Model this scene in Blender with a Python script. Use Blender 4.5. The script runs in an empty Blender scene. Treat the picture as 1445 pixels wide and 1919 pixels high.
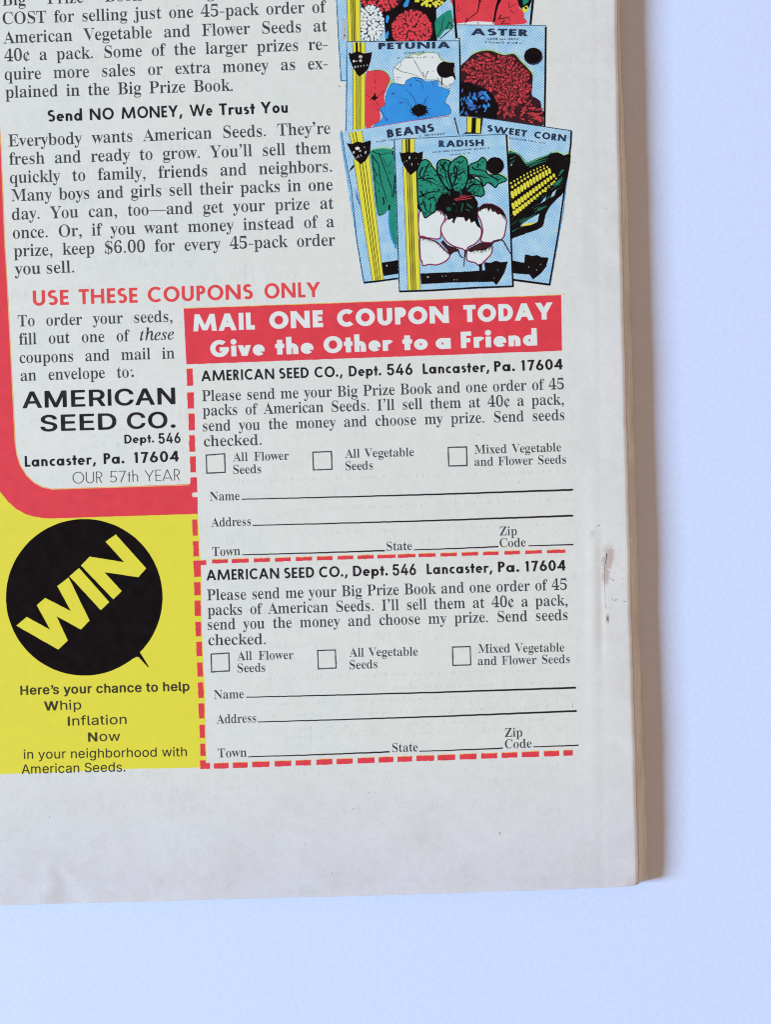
import bpy, math, random
from mathutils import Vector
from mathutils.geometry import tessellate_polygon

# ---------------------------------------------------------------- camera, light, exposure
# Real size: a comic book about 168 mm wide lying on a white table.  Page layout units ("u") are
# 0.13 mm, x to the right and y down, measured on the printed page.
S = 0.00013                     # metres per layout unit
CX, CY = 722.5, 959.5           # layout point under the camera
T = 0.0034                      # thickness of the comic
D = 0.34                        # camera height above the page
scene = bpy.context.scene

cam_data = bpy.data.cameras.new('camera')
cam = bpy.data.objects.new('camera', cam_data)
scene.collection.objects.link(cam)
cam.location = (0, 0, T + D)
cam_data.sensor_fit = 'VERTICAL'
cam_data.sensor_height = 24.0
cam_data.sensor_width = 18.0
cam_data.lens = 24.0 * D / (1919 * S)
cam_data.clip_start = 0.01
cam_data.clip_end = 50
scene.camera = cam

world = bpy.data.worlds.new('World')
scene.world = world
world.use_nodes = True
wb = world.node_tree.nodes['Background']
wb.inputs[0].default_value = (0.66, 0.462, 0.350, 1)      # warm light of the room
wb.inputs[1].default_value = 0.65

# the bright window on the left: low, cool and soft
az, el, dist = math.radians(187.5), math.radians(19.0), 5.0
lamp = bpy.data.lights.new('window_light', 'AREA')
lamp.shape = 'RECTANGLE'
lamp.size, lamp.size_y = 0.95, 1.10
lamp.energy = 855
lamp.color = (0.435, 0.663, 1.0)
lo = bpy.data.objects.new('window_light', lamp)
scene.collection.objects.link(lo)
lo.location = (dist * math.cos(el) * math.cos(az), dist * math.cos(el) * math.sin(az), dist * math.sin(el))
lo.rotation_euler = (-lo.location).to_track_quat('-Z', 'Y').to_euler()

vs = scene.view_settings
vs.view_transform = 'Standard'
vs.look = 'None'
vs.exposure = 0
vs.gamma = 1
vs.use_curve_mapping = False
scene.cycles.use_denoising = False
scene.cycles.pixel_filter_type = 'BLACKMAN_HARRIS'
scene.cycles.filter_width = 1.15

# ---------------------------------------------------------------- lettering outlines (cap height 240)
GLYPHS = {
'S': {' ':[91],
 '$':[199,[22,-7,33,-7,37,2,35,4,38,5,53,4,81,-4,87,-8,88,-32,98,-33,100,-31,101,-7,125,-5,150,6,154,5,164,12,163,14,165,13,167,15,165,16,167,18,164,17,176,33,184,57,184,78,181,96,173,113,158,128,139,140,101,159,100,230,101,233,108,232,127,226,132,227,144,219,156,207,167,190,169,185,165,185,164,183,169,168,178,167,180,169,180,183,179,187,175,185,174,187,174,234,175,236,178,234,180,235,179,247,168,247,166,240,167,237,153,236,126,244,101,247,100,275,89,276,87,247,76,245,59,234,49,226,41,215,36,204,32,188,31,169,33,157,40,140,49,128,63,116,87,100,87,13,83,11,71,15,61,21,52,30,43,42,33,65,33,67,37,67,38,70,34,84,22,85,21,68,23,66,26,67,27,64,27,7,27,4,24,7,21,5],[170,21,174,21,175,23,174,25,176,25,182,33,182,34,180,34,181,36,179,35],[101,10,101,94,130,80,140,72,149,61,152,46,147,29,136,17,124,12],[68,178,62,185,59,193,59,204,61,213,64,219,72,226,76,227,77,225,79,229,87,230,87,165]],
 "'":[91,[25,155,47,165,68,188,78,216,73,240,55,251,36,249,22,229,24,218,33,211,47,209,51,200,42,178,23,162]],
 ',':[91,[25,-56,47,-45,65,-26,69,-21,78,5,72,29,55,40,36,38,22,18,24,7,33,0,47,-2,51,-11,42,-33,23,-49]],
 '-':[120,[15,73,108,73,109,92,106,93,16,93]],
 '.':[91,[31,3,37,-1,44,-3,52,-2,60,3,65,11,66,18,65,26,60,33,52,38,43,39,36,37,30,32,26,25,24,18,26,11]],
 '0':[192,[47,17,58,8,70,1,92,-5,112,-4,136,5,139,4,146,8,146,10,148,10,148,15,162,34,173,60,179,91,181,125,179,162,174,190,167,210,152,234,139,245,120,255,102,258,90,257,73,253,59,246,48,238,40,227,31,213,26,198,21,177,17,150,17,113,19,92,22,69,29,47,37,31],[157,22,160,22,160,25,162,24,164,27,169,35,167,35,168,37,166,36],[78,27,73,35,70,44,63,87,62,145,66,191,71,214,80,227,90,231,108,231,117,228,124,220,128,210,132,194,135,151,135,102,132,62,127,38,122,30,117,25,106,21,93,21,84,23]],
 '4':[192,[63,-1,186,-2,189,0,189,6,186,7,184,4,183,6,184,15,189,13,189,20,172,21,158,24,153,29,150,39,151,64,190,64,192,65,193,68,192,72,187,70,187,72,187,85,190,83,192,83,192,90,152,91,150,92,150,248,150,250,153,247,156,247,155,254,113,255,109,253,107,254,104,254,102,250,108,250,10,89,9,69,6,72,3,71,3,66,5,64,107,64,107,43,104,29,99,25,88,21,63,20,63,13,65,12,68,15,69,5,68,3,65,6,63,6],[30,92,33,93,86,180,89,185,86,185,89,188,85,186],[27,91,80,179,98,214,109,214,107,92]],
 '5':[192,[29,14,39,6,53,0,63,-3,86,-5,107,-2,123,2,137,8,140,7,142,11,142,9,145,10,151,14,151,16,154,16,153,18,155,17,157,19,156,21,158,20,160,21,159,25,153,21,162,32,169,46,173,61,174,81,170,106,165,118,158,128,138,143,115,152,82,155,51,150,46,151,45,154,51,212,139,212,145,209,149,203,152,192,146,194,147,187,169,187,169,194,166,195,164,192,163,194,162,240,162,249,165,247,167,247,167,254,31,254,31,247,34,247,36,250,37,248,29,161,26,133,23,137,21,138,20,130,25,127,27,128,33,126,37,122,47,126,64,129,87,129,107,123,119,114,125,105,128,93,130,73,125,48,117,34,105,27,87,23,67,24,52,30,44,40,39,53,38,59,44,57,44,64,34,64,23,55,19,44,21,28],[161,27,165,27,167,30,173,40,170,40,172,42,170,42]],
 '6':[192,[50,19,62,8,82,-1,99,-5,121,-3,144,6,148,5,155,9,160,16,156,15,166,28,173,40,180,69,180,95,174,119,168,129,158,140,138,152,117,157,93,154,72,145,61,146,65,177,73,205,84,223,90,228,95,228,98,232,119,234,127,232,132,229,138,218,141,201,142,194,138,197,136,196,137,188,145,188,164,195,165,193,170,196,170,199,168,199,174,213,173,229,164,243,150,252,136,256,114,258,97,255,84,250,69,242,55,229,45,216,36,198,28,177,23,154,21,124,21,99,24,73,29,54,38,35],[163,20,167,20,166,24,169,23,171,26,177,36,174,35,176,38,174,38],[82,29,72,43,67,60,62,88,61,116,68,121,73,121,73,124,76,123,78,127,85,130,108,132,117,130,123,127,130,120,137,102,139,66,134,41,125,27,114,22,94,22]],
 ':':[102,[54,5,64,-1,75,-3,87,0,96,7,101,17,103,28,100,39,93,48,83,54,72,55,61,52,52,45,46,36,45,25,48,14],[37,131,44,127,51,125,58,127,65,131,69,137,71,144,69,153,65,160,58,164,51,165,43,164,38,160,33,154,31,148,32,139]],
 'A':[224,[-6,-1,68,-1,68,11,43,14,37,18,35,22,36,35,49,67,52,68,138,67,151,36,154,21,150,16,145,14,120,11,119,2,120,-1,231,-2,235,0,234,10,223,14,219,13,215,15,210,21,201,39,116,240,117,241,119,239,121,240,119,247,109,247,106,245,105,241,107,240,114,242,111,239,84,173,80,172,78,169,49,95,48,92,51,90,26,30,21,22,14,15,-6,10],[57,87,57,89,61,91,91,163,92,165,99,165,131,87]],
 'B':[227,[8,-1,137,-1,165,4,186,13,188,11,198,18,197,21,201,20,200,22,201,24,198,23,209,38,215,57,216,75,213,89,203,105,191,115,174,124,154,130,178,140,182,139,185,141,186,144,186,142,188,142,189,145,191,145,190,147,193,146,193,149,195,148,197,150,196,152,200,153,195,153,191,149,198,160,202,169,204,180,203,195,196,214,184,226,186,228,183,226,161,236,130,241,7,241,8,230,28,226,31,227,39,221,43,210,44,193,43,30,40,21,34,15,8,10],[204,27,206,28,207,27,209,29,208,31,210,31,215,38,212,38,214,41,212,40],[95,19,93,24,91,32,91,119,122,119,143,114,150,109,157,101,162,83,163,55,157,31,148,21,134,16,105,15],[92,135,91,210,94,222,99,226,102,225,113,227,134,225,140,222,146,218,150,211,154,193,154,171,149,152,142,143,132,138,106,134]],
 'C':[240,[51,30,70,14,93,1,115,-5,141,-7,166,-2,190,7,191,6,193,6,196,8,197,11,198,9,206,14,205,16,208,16,207,18,210,17,209,20,212,19,211,21,213,22,210,22,224,36,225,34,230,36,237,47,226,57,215,44,215,42,217,42,207,33,191,24,175,18,158,14,131,15,115,19,106,23,97,30,89,40,78,65,72,99,71,130,73,159,77,176,86,203,94,214,101,221,107,224,110,223,118,229,145,232,181,222,194,212,211,191,220,175,215,174,220,162,231,161,232,175,230,177,226,175,226,177,226,232,226,235,229,233,232,234,231,246,220,246,217,238,219,237,222,237,217,233,208,231,191,232,179,239,154,245,119,246,96,239,78,230,63,220,47,204,34,186,24,161,20,139,18,114,21,90,28,67,39,47]],
 'D':[255,[10,-1,136,-1,161,3,186,12,188,10,190,15,197,19,201,17,204,20,203,22,205,21,205,23,209,23,208,25,211,25,210,27,213,27,212,29,214,28,217,29,217,31,215,31,218,33,211,30,221,42,228,54,237,77,241,97,242,130,239,155,230,179,221,196,208,211,194,222,176,231,142,240,7,241,7,230,27,226,31,227,39,221,42,213,44,200,43,26,40,19,34,15,10,10],[223,41,227,41,229,44,235,55,232,55,234,58,232,57],[96,19,93,24,91,34,91,206,92,216,96,223,103,226,119,227,142,224,156,217,166,209,174,198,183,176,187,158,190,120,189,97,185,71,180,55,174,41,167,33,155,23,140,17,119,14,104,15]],
 'E':[227,[6,-1,210,-2,213,0,214,6,209,4,209,6,218,56,222,54,224,56,228,74,227,77,215,76,208,61,212,57,203,44,189,31,171,22,145,17,109,16,95,21,92,32,93,115,119,114,131,111,138,107,145,100,150,91,146,91,145,89,150,62,160,61,162,64,162,90,160,92,156,92,155,94,156,156,157,158,160,156,162,159,162,182,159,183,150,182,145,160,150,157,144,146,137,139,129,135,117,132,93,132,92,210,94,220,96,222,104,224,134,225,156,223,179,216,191,208,199,195,200,192,196,193,195,191,201,168,210,167,212,170,212,191,210,194,207,193,206,194,206,235,206,236,209,233,211,234,211,241,7,241,8,230,34,226,40,220,43,211,44,37,42,25,38,17,31,13,7,10]],
 'F':[207,[7,-1,136,-1,137,8,136,11,105,14,97,18,94,23,91,38,91,115,94,116,117,115,127,113,137,108,143,100,149,89,149,88,145,88,144,86,149,62,151,61,160,61,161,87,159,90,156,89,154,91,154,157,155,160,159,158,161,161,161,183,158,184,148,184,144,162,149,160,143,148,135,140,117,133,92,132,92,218,94,222,100,225,129,226,152,224,173,218,186,210,196,195,198,191,194,191,192,189,198,168,207,167,209,170,209,189,208,192,204,191,203,192,203,235,203,236,206,233,208,234,208,241,6,241,7,230,29,226,39,220,43,210,44,195,43,31,40,22,34,16,7,10]],
 'G':[261,[52,30,69,16,86,5,102,-1,125,-6,151,-7,169,-5,199,2,236,14,236,19,231,17,230,18,230,72,232,82,235,87,240,91,243,90,264,95,264,106,144,105,144,95,174,91,181,86,185,74,186,41,183,24,176,14,168,11,142,8,123,11,114,14,102,22,92,33,85,46,79,63,75,81,72,108,73,142,78,177,88,203,95,214,103,222,108,224,110,223,112,226,114,225,119,229,139,232,153,231,169,225,175,225,196,210,210,194,220,175,215,174,220,161,230,161,232,163,232,175,230,177,227,175,226,177,226,235,226,237,229,235,232,236,231,246,220,246,217,240,222,238,217,233,209,231,193,233,179,238,176,241,155,245,119,246,99,240,79,231,58,216,46,203,32,181,24,161,20,133,20,109,22,88,29,66,39,47]],
 'I':[131,[6,-1,127,-2,131,0,130,11,110,15,106,15,98,18,94,24,92,36,92,213,95,221,101,225,105,225,129,230,130,237,129,241,6,241,7,230,33,226,38,224,42,218,44,207,44,31,41,22,34,16,6,10]],
 'M':[328,[6,-1,87,-2,90,0,89,10,61,15,55,21,52,30,51,44,51,201,54,200,61,202,62,200,144,6,144,4,139,6,140,1,142,-1,150,-2,154,1,155,6,146,4,150,6,178,73,187,87,237,203,239,206,244,206,245,43,243,29,241,21,235,16,208,10,207,0,211,-2,326,-1,326,11,300,15,294,20,292,28,290,41,290,201,293,215,296,221,304,226,306,225,326,230,326,241,235,241,234,235,239,237,240,236,230,214,226,217,223,210,171,83,171,81,173,79,162,78,95,235,95,237,99,233,101,235,98,241,7,241,7,230,35,225,40,221,44,213,44,38,42,26,39,19,29,14,7,11]],
 'N':[254,[9,-1,86,-2,89,0,89,11,61,15,55,21,52,30,52,180,52,181,61,182,213,-1,210,-3,211,-6,223,-7,223,1,221,2,218,0,218,2,218,205,220,217,223,223,228,226,230,226,231,224,241,228,253,230,255,232,254,241,177,241,173,240,174,230,201,225,207,220,210,213,211,94,210,92,200,92,82,236,82,237,86,238,84,241,81,241,80,239,75,241,9,241,9,230,26,225,43,206,45,201,44,28,41,19,35,15,9,11]],
 'O':[270,[51,33,64,20,79,10,81,6,82,6,82,8,102,-1,125,-7,142,-7,163,-5,197,10,201,9,216,19,215,21,218,21,218,26,237,47,250,74,257,103,258,129,254,155,245,179,232,201,217,217,198,230,174,242,154,247,131,247,112,245,90,235,71,224,52,208,38,188,29,171,22,150,20,130,20,103,25,79,36,54],[233,39,236,39,236,42,238,41,241,44,249,57,246,57,248,60,246,59],[99,22,91,32,83,48,77,66,73,89,72,111,72,141,75,165,80,188,92,213,104,224,109,223,113,226,114,228,115,227,134,232,159,229,175,220,185,209,194,192,201,168,204,135,204,105,202,79,195,49,183,26,175,18,161,11,159,12,139,8,119,10,108,15]],
 'P':[214,[7,-1,129,-1,128,11,102,15,97,18,94,23,91,38,91,106,134,107,154,110,167,113,181,120,184,118,193,124,193,127,194,126,196,127,194,128,196,130,192,129,202,141,209,156,211,180,209,193,203,206,195,217,188,224,167,235,141,240,7,241,8,230,35,224,40,219,43,211,44,45,43,28,39,19,30,14,7,11],[92,123,91,211,93,220,99,224,111,226,128,225,141,221,147,216,152,210,157,192,158,160,153,141,144,131,133,126,113,123]],
 'S':[199,[22,-7,33,-7,37,2,35,4,38,5,54,4,87,-6,121,-6,150,6,154,5,164,12,163,14,165,13,167,15,165,16,167,18,164,17,172,26,179,39,184,62,183,87,177,106,168,119,150,134,88,164,69,177,60,189,59,204,61,213,64,219,73,226,76,227,75,225,78,226,79,229,102,233,115,231,127,226,132,227,148,215,162,198,169,185,165,185,164,183,169,168,179,167,180,169,180,184,178,187,175,185,174,187,174,233,175,236,178,234,180,235,179,247,168,247,166,240,168,237,162,236,150,236,132,243,110,247,80,246,56,232,41,215,34,197,31,182,33,157,40,139,53,124,68,112,130,80,140,72,149,60,152,45,146,28,138,19,131,14,108,10,78,12,65,18,51,30,43,43,33,65,33,67,37,67,38,70,34,84,22,85,21,68,23,66,26,67,27,64,27,7,27,4,24,7,21,5],[170,21,174,21,175,23,174,25,176,25,182,33,182,34,180,34,181,36,179,35]],
 'T':[217,[48,-1,174,-1,174,10,144,15,138,20,135,30,134,225,136,227,144,227,167,224,187,216,199,205,206,193,206,191,202,192,201,190,206,166,215,166,218,168,218,190,216,193,212,192,211,194,211,235,212,236,214,233,217,234,217,241,5,241,5,234,7,233,10,237,11,235,10,192,9,191,6,191,4,189,4,169,6,166,16,167,21,188,19,190,15,189,17,193,28,210,33,214,30,210,36,212,34,213,36,215,36,216,41,216,45,221,56,225,75,227,85,227,87,225,86,32,83,21,77,15,48,10]],
 'V':[219,[111,-8,121,-8,123,-6,124,0,119,-1,201,211,212,225,234,230,235,238,233,241,156,241,157,230,180,226,183,227,188,224,191,220,191,211,143,81,142,79,139,79,130,80,76,213,76,220,80,225,84,224,94,228,112,230,112,241,-9,241,-8,230,4,226,8,227,15,223,27,202,114,0,113,-2,110,0,108,-1]],
 'Y':[218,[52,-1,174,-1,173,11,148,15,142,18,139,24,137,38,137,106,200,210,214,225,217,226,218,224,232,230,232,241,155,241,155,230,182,226,187,220,188,212,182,196,136,122,126,122,124,125,78,217,78,223,83,227,86,227,86,225,95,229,110,230,110,241,-8,241,-8,230,12,225,24,212,89,93,90,45,86,22,82,17,77,14,53,11],[142,110,145,111,206,210,206,213,208,213,207,215,210,215,209,218,211,219,208,219,202,210]],
 'Z':[227,[10,-1,215,-1,216,6,214,7,211,4,210,6,216,61,220,60,223,65,225,85,223,88,213,87,206,65,211,63,208,56,194,38,180,27,164,21,144,17,84,18,215,232,215,241,29,241,28,234,31,233,34,237,34,233,30,188,26,189,23,185,22,167,24,165,32,165,34,167,40,184,39,186,35,186,45,203,53,211,55,210,59,214,59,212,61,213,67,219,93,224,148,224,16,8,13,10,10,8],[78,17,210,233,210,230,81,20,81,18,83,19,83,17]],
 'a':[175,[26,4,39,-4,54,-6,69,-2,85,5,87,3,104,15,109,16,119,-1,127,-5,136,-6,154,1,158,0,174,13,174,17,170,23,159,20,153,20,150,22,148,126,142,144,130,158,118,164,106,167,91,169,69,169,51,164,49,161,34,152,28,145,24,137,22,127,23,117,28,106,28,103,29,104,37,100,42,100,52,104,54,102,61,107,65,112,62,112,63,115,55,107,59,115,60,124,50,146,55,151,58,150,72,154,95,152,105,146,109,134,110,104,107,101,100,101,72,92,69,89,40,74,25,61,17,45,15,31,19,16],[63,23,59,31,57,44,59,57,64,67,72,75,66,66,69,65,68,68,71,68,70,70,72,70,72,73,75,72,74,75,76,78,79,76,97,85,109,87,109,33,102,27,102,30,99,30,92,24,82,20,71,20]],
 'b':[184,[22,-7,29,-7,37,-1,36,1,38,0,38,3,41,2,40,5,43,4,43,6,45,5,45,8,48,8,47,10,50,9,50,12,52,10,53,12,59,13,70,5,73,0,92,-6,107,-7,136,4,136,2,138,2,147,8,147,10,150,10,148,12,150,14,147,13,163,34,173,61,176,92,172,117,162,141,148,156,132,166,115,169,104,167,91,160,86,161,73,150,68,150,68,235,68,236,71,233,74,234,74,239,73,241,6,241,3,240,4,230,16,226,20,227,24,225,27,211,27,4,27,2,24,4,21,3],[156,20,159,20,159,24,162,23,161,26,163,25,165,27,169,35,167,35,169,37,166,36],[76,14,70,22,68,36,69,131,76,140,75,137,76,138,78,136,83,141,91,145,103,146,112,144,120,140,126,133,132,112,134,71,129,33,124,20,113,11,95,9,87,11,80,15,77,13]],
 'c':[148,[40,13,54,2,66,-4,81,-7,91,-6,103,-3,117,4,120,3,126,6,128,9,131,9,130,12,133,11,141,19,151,31,151,34,143,39,122,23,102,22,87,25,77,30,69,39,63,50,58,65,54,93,57,125,62,142,72,152,76,151,90,155,105,152,108,146,109,121,113,113,118,109,124,107,134,110,136,108,139,110,139,112,140,112,140,114,143,114,143,119,137,113,141,125,141,135,138,146,130,156,119,163,99,170,85,170,70,167,45,150,35,139,26,126,20,113,17,98,15,69,18,53,23,38,30,26]],
 'd':[189,[40,10,58,-3,73,-7,85,-4,97,1,98,-1,100,0,107,5,117,16,121,17,122,1,119,3,116,3,116,-5,118,-7,144,0,187,5,187,16,176,19,172,18,168,21,165,26,163,35,163,235,164,236,166,233,169,234,169,241,92,241,92,230,110,226,115,227,121,220,122,152,117,151,106,161,102,160,87,167,71,169,59,164,47,158,37,148,29,136,22,121,18,105,15,90,15,67,22,37,31,20],[70,22,62,35,58,58,57,95,61,121,65,134,73,143,81,146,97,146,111,138,115,139,122,128,122,40,115,27,111,29,104,23,95,17,80,17]],
 'e':[152,[40,12,55,1,68,-5,80,-7,93,-5,110,2,114,0,116,4,119,3,126,8,130,14,126,13,134,20,136,19,138,20,151,37,151,40,145,45,141,46,128,32,126,28,110,24,94,24,77,31,69,38,64,47,59,66,58,86,147,86,151,88,150,97,148,97,145,92,141,119,133,140,123,153,102,167,91,169,74,169,55,161,45,154,35,144,21,120,15,93,17,59,25,34],[57,103,59,132,62,142,67,150,69,151,67,146,69,149,71,148,71,151,73,150,78,153,85,155,95,152,99,153,104,149,108,142,110,131,110,103]],
 'f':[106,[7,-1,102,-2,106,0,106,10,80,14,75,19,73,28,73,143,107,145,108,152,106,153,103,150,102,159,107,157,109,161,106,165,74,166,73,211,76,224,80,230,84,228,93,232,102,230,103,231,106,231,108,227,104,215,102,205,106,193,117,186,126,190,129,189,130,191,133,192,138,198,136,198,137,200,129,193,134,206,132,222,122,236,109,245,95,247,80,246,62,239,52,233,41,221,35,207,33,195,32,166,7,164,8,157,10,157,12,160,13,159,13,149,10,153,7,152,8,145,30,144,32,143,32,28,31,19,27,14,7,9]],
 'g':[166,[20,-57,32,-66,44,-72,63,-75,89,-75,106,-74,126,-69,141,-63,147,-59,148,-56,150,-57,149,-54,151,-53,147,-54,158,-39,162,-19,159,0,150,13,138,21,122,25,57,29,50,33,49,39,52,47,57,45,64,53,92,53,103,54,123,62,126,60,134,66,134,68,137,68,136,70,137,71,134,70,144,84,149,101,147,122,139,139,168,140,168,147,166,148,163,146,162,154,163,157,165,154,168,154,168,161,120,162,97,169,69,169,43,158,34,152,25,141,19,129,17,121,16,110,19,95,24,83,31,74,51,59,26,39,18,25,17,12,20,4,27,-6,37,-13,20,-22,14,-31,12,-38,13,-45],[139,74,143,74,143,77,145,76,147,79,150,85,147,84,150,87,147,87],[39,-48,34,-41,35,-32,40,-24,42,-23,40,-27,44,-27,43,-24,45,-25,47,-23,46,-21,49,-22,50,-20,123,-20,138,-24,143,-32,142,-43,136,-50,133,-51,129,-50,118,-55,105,-58,78,-60,59,-58,49,-55],[64,72,59,83,55,105,56,130,60,143,63,149,69,153,71,153,72,152,83,155,97,153,105,145,109,129,110,100,105,78,100,71,93,68,83,67,70,68]],
 'h':[194,[9,-1,96,-1,96,9,84,13,79,13,74,21,73,122,81,132,78,127,81,126,81,129,83,128,97,141,100,141,115,141,122,139,126,133,129,120,128,22,125,15,122,12,117,12,105,9,105,-1,189,-2,193,0,192,10,181,13,176,12,170,20,169,122,165,141,158,155,151,162,152,164,149,163,139,167,130,169,120,168,104,162,91,151,86,152,78,144,74,144,73,235,74,236,76,233,79,234,80,239,78,241,12,241,9,240,9,231,21,227,27,227,30,223,32,215,32,26,31,18,27,13,9,9]],
 'i':[98,[9,-1,92,-2,96,0,96,9,85,13,79,13,76,16,74,23,73,159,74,160,76,157,79,158,78,165,13,165,10,164,10,154,28,150,31,147,32,141,32,26,31,18,27,13,8,9],[39,197,52,190,65,194,67,193,70,195,70,198,67,198,74,210,74,225,67,238,57,244,52,245,43,241,37,235,33,227,31,218,32,211,34,204]],
 'j':[104,[-14,-62,3,-74,27,-75,54,-66,58,-67,64,-62,64,-60,65,-61,67,-60,66,-57,69,-58,69,-55,71,-56,72,-54,71,-52,74,-53,79,-45,76,-45,78,-43,76,-43,69,-53,64,-58,75,-40,79,-19,79,159,79,160,82,157,85,158,84,165,13,165,10,164,11,154,28,149,32,150,36,147,38,140,38,-40,35,-53,31,-58,16,-60,4,-58,1,-53,8,-42,9,-36,8,-27,2,-18,4,-16,1,-17,-6,-14,-11,-15,-20,-22,-25,-35,-22,-49],[42,197,55,190,68,195,69,193,74,197,73,199,76,198,75,201,78,200,78,203,80,203,82,206,80,206,81,208,79,208,72,199,78,213,77,227,70,238,59,246,53,246,44,240,36,228,35,212,37,204]],
 'k':[183,[8,-1,96,-1,96,9,84,13,79,13,75,17,73,24,73,69,78,74,85,75,92,74,130,19,130,15,127,12,110,9,111,-1,196,-2,200,0,199,10,188,14,184,13,178,19,114,110,115,111,119,110,131,121,135,125,134,130,145,140,149,141,148,143,153,142,153,145,155,144,158,145,161,150,163,148,182,153,182,165,108,165,108,154,130,151,133,147,132,142,128,136,121,135,107,120,106,117,108,115,85,92,74,92,73,235,74,236,76,233,79,234,80,239,78,241,13,241,10,240,10,230,28,227,30,224,32,217,32,26,30,17,27,13,8,9]],
 'l':[99,[9,-1,93,-2,96,0,96,10,84,13,81,12,77,15,73,29,73,235,74,236,76,233,79,234,80,239,78,241,12,241,9,240,10,230,28,227,30,224,32,216,32,26,31,18,27,13,8,9]],
 'm':[286,[9,-1,94,-1,94,9,84,13,78,13,75,16,73,22,72,122,80,133,77,126,79,126,79,125,86,133,97,141,111,141,122,138,126,127,127,28,126,19,123,14,104,9,104,-1,188,-1,189,9,177,13,172,13,169,16,167,22,166,123,171,130,171,127,174,127,190,141,205,141,215,138,220,128,221,29,219,19,216,14,198,9,198,-1,283,-1,283,9,272,13,267,12,262,20,260,123,256,141,252,151,242,162,244,164,240,163,221,169,211,168,197,162,184,151,178,152,169,142,165,141,156,155,148,162,150,165,146,163,132,169,123,169,111,166,92,152,86,153,77,143,73,142,72,159,76,157,78,157,77,165,9,165,9,154,21,150,27,151,30,146,32,140,32,26,31,18,27,13,9,9]],
 'n':[194,[9,-1,96,-1,96,9,84,13,79,13,74,21,73,122,81,132,78,127,81,126,81,129,83,128,95,140,100,141,115,141,122,139,126,133,129,120,128,22,125,15,122,12,117,12,105,9,105,-1,192,-1,192,9,181,13,176,12,170,20,169,122,165,141,158,155,151,162,152,164,149,163,139,167,130,169,118,168,102,161,90,150,86,152,79,145,74,144,73,159,77,157,79,157,78,165,9,164,9,154,21,150,27,151,30,146,32,140,32,26,31,18,27,13,9,9]],
 'o':[171,[40,15,53,4,72,-5,84,-7,104,-6,123,4,128,3,136,8,135,11,138,10,137,12,139,14,136,13,145,24,155,40,159,55,162,75,162,94,157,116,150,132,141,144,128,156,108,167,82,169,69,167,52,157,40,148,30,135,23,122,15,95,16,63,25,36],[145,20,148,20,148,24,150,23,152,25,157,33,155,34,156,36,154,35],[68,14,61,27,57,52,57,99,61,137,66,148,73,153,76,153,89,156,101,152,105,153,110,149,114,141,120,113,120,56,116,25,111,14,103,9,85,8,78,10,74,10]],
 'p':[189,[8,-74,104,-75,105,-72,104,-64,86,-59,82,-60,76,-53,73,-38,73,13,79,13,91,1,95,3,107,-4,119,-7,130,-5,146,2,148,0,154,5,153,7,156,7,155,9,157,10,153,9,166,27,176,51,180,78,179,97,175,120,168,136,157,152,144,162,129,169,114,168,100,162,92,156,87,156,76,143,72,142,71,159,74,157,76,157,76,165,9,164,9,155,27,150,30,146,32,137,32,-45,31,-55,27,-60,8,-64],[161,14,164,14,164,18,166,17,168,20,173,27,171,28,172,30,170,29],[81,24,73,37,74,124,78,132,78,127,80,128,98,145,119,143,126,140,131,133,136,109,138,67,132,35,124,22,113,17,99,16,91,20,85,26]],
 'q':[186,[91,-74,184,-75,188,-73,187,-64,168,-60,164,-49,164,160,165,162,168,159,170,161,169,170,160,169,157,166,158,166,157,162,139,150,129,151,120,159,119,162,102,169,84,170,67,165,51,156,39,145,28,130,20,111,15,81,18,50,27,26,41,8,57,-2,75,-6,88,-3,99,2,102,0,117,12,122,12,123,-43,121,-54,118,-58,114,-60,92,-64],[70,24,64,33,60,44,57,71,58,104,63,134,70,146,75,150,80,150,82,153,99,153,110,148,113,151,120,142,123,126,123,38,121,31,116,23,112,25,97,18,81,18]],
 'r':[145,[9,-1,105,-1,104,10,85,14,81,13,77,16,75,21,74,103,75,115,80,126,85,124,96,135,111,134,122,120,128,116,140,120,141,118,144,120,145,122,146,121,148,123,147,125,149,124,151,128,149,127,150,129,148,129,143,123,147,134,147,145,145,155,139,163,125,169,116,167,102,159,88,144,84,147,77,138,73,137,72,159,76,157,78,157,77,165,10,164,10,154,28,150,31,147,32,141,32,26,31,18,27,13,8,9]],
 's':[146,[18,-6,27,-6,32,3,41,3,66,-5,85,-7,108,2,111,1,117,5,117,7,118,9,115,8,127,26,131,43,130,61,126,75,118,87,110,93,58,122,52,129,51,139,54,147,63,153,65,152,82,154,98,148,101,150,112,141,119,132,118,130,115,132,114,131,119,116,129,116,130,131,128,134,124,133,124,157,124,160,127,157,130,158,129,169,121,169,116,163,113,162,107,162,84,169,63,169,46,160,34,148,27,136,24,121,25,105,30,93,37,84,49,74,97,47,104,40,106,29,104,22,101,16,88,10,71,10,62,12,52,17,49,15,39,24,29,38,29,40,33,39,34,41,29,56,19,57,18,39,20,37,22,39,24,37,24,7,23,4,20,7,18,5]],
 't':[114,[42,2,53,-4,63,-6,73,-5,88,1,90,-1,98,5,97,7,98,8,95,7,101,13,103,11,107,13,118,34,117,37,108,40,100,28,92,23,77,24,75,27,72,32,71,43,71,144,109,146,111,149,110,153,106,151,105,152,105,160,108,157,111,158,110,165,72,166,71,212,72,214,75,212,77,214,77,223,75,225,66,224,63,218,64,215,67,216,62,208,37,180,16,160,15,150,12,154,9,152,10,146,28,145,30,144,31,28,35,12]],
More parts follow.
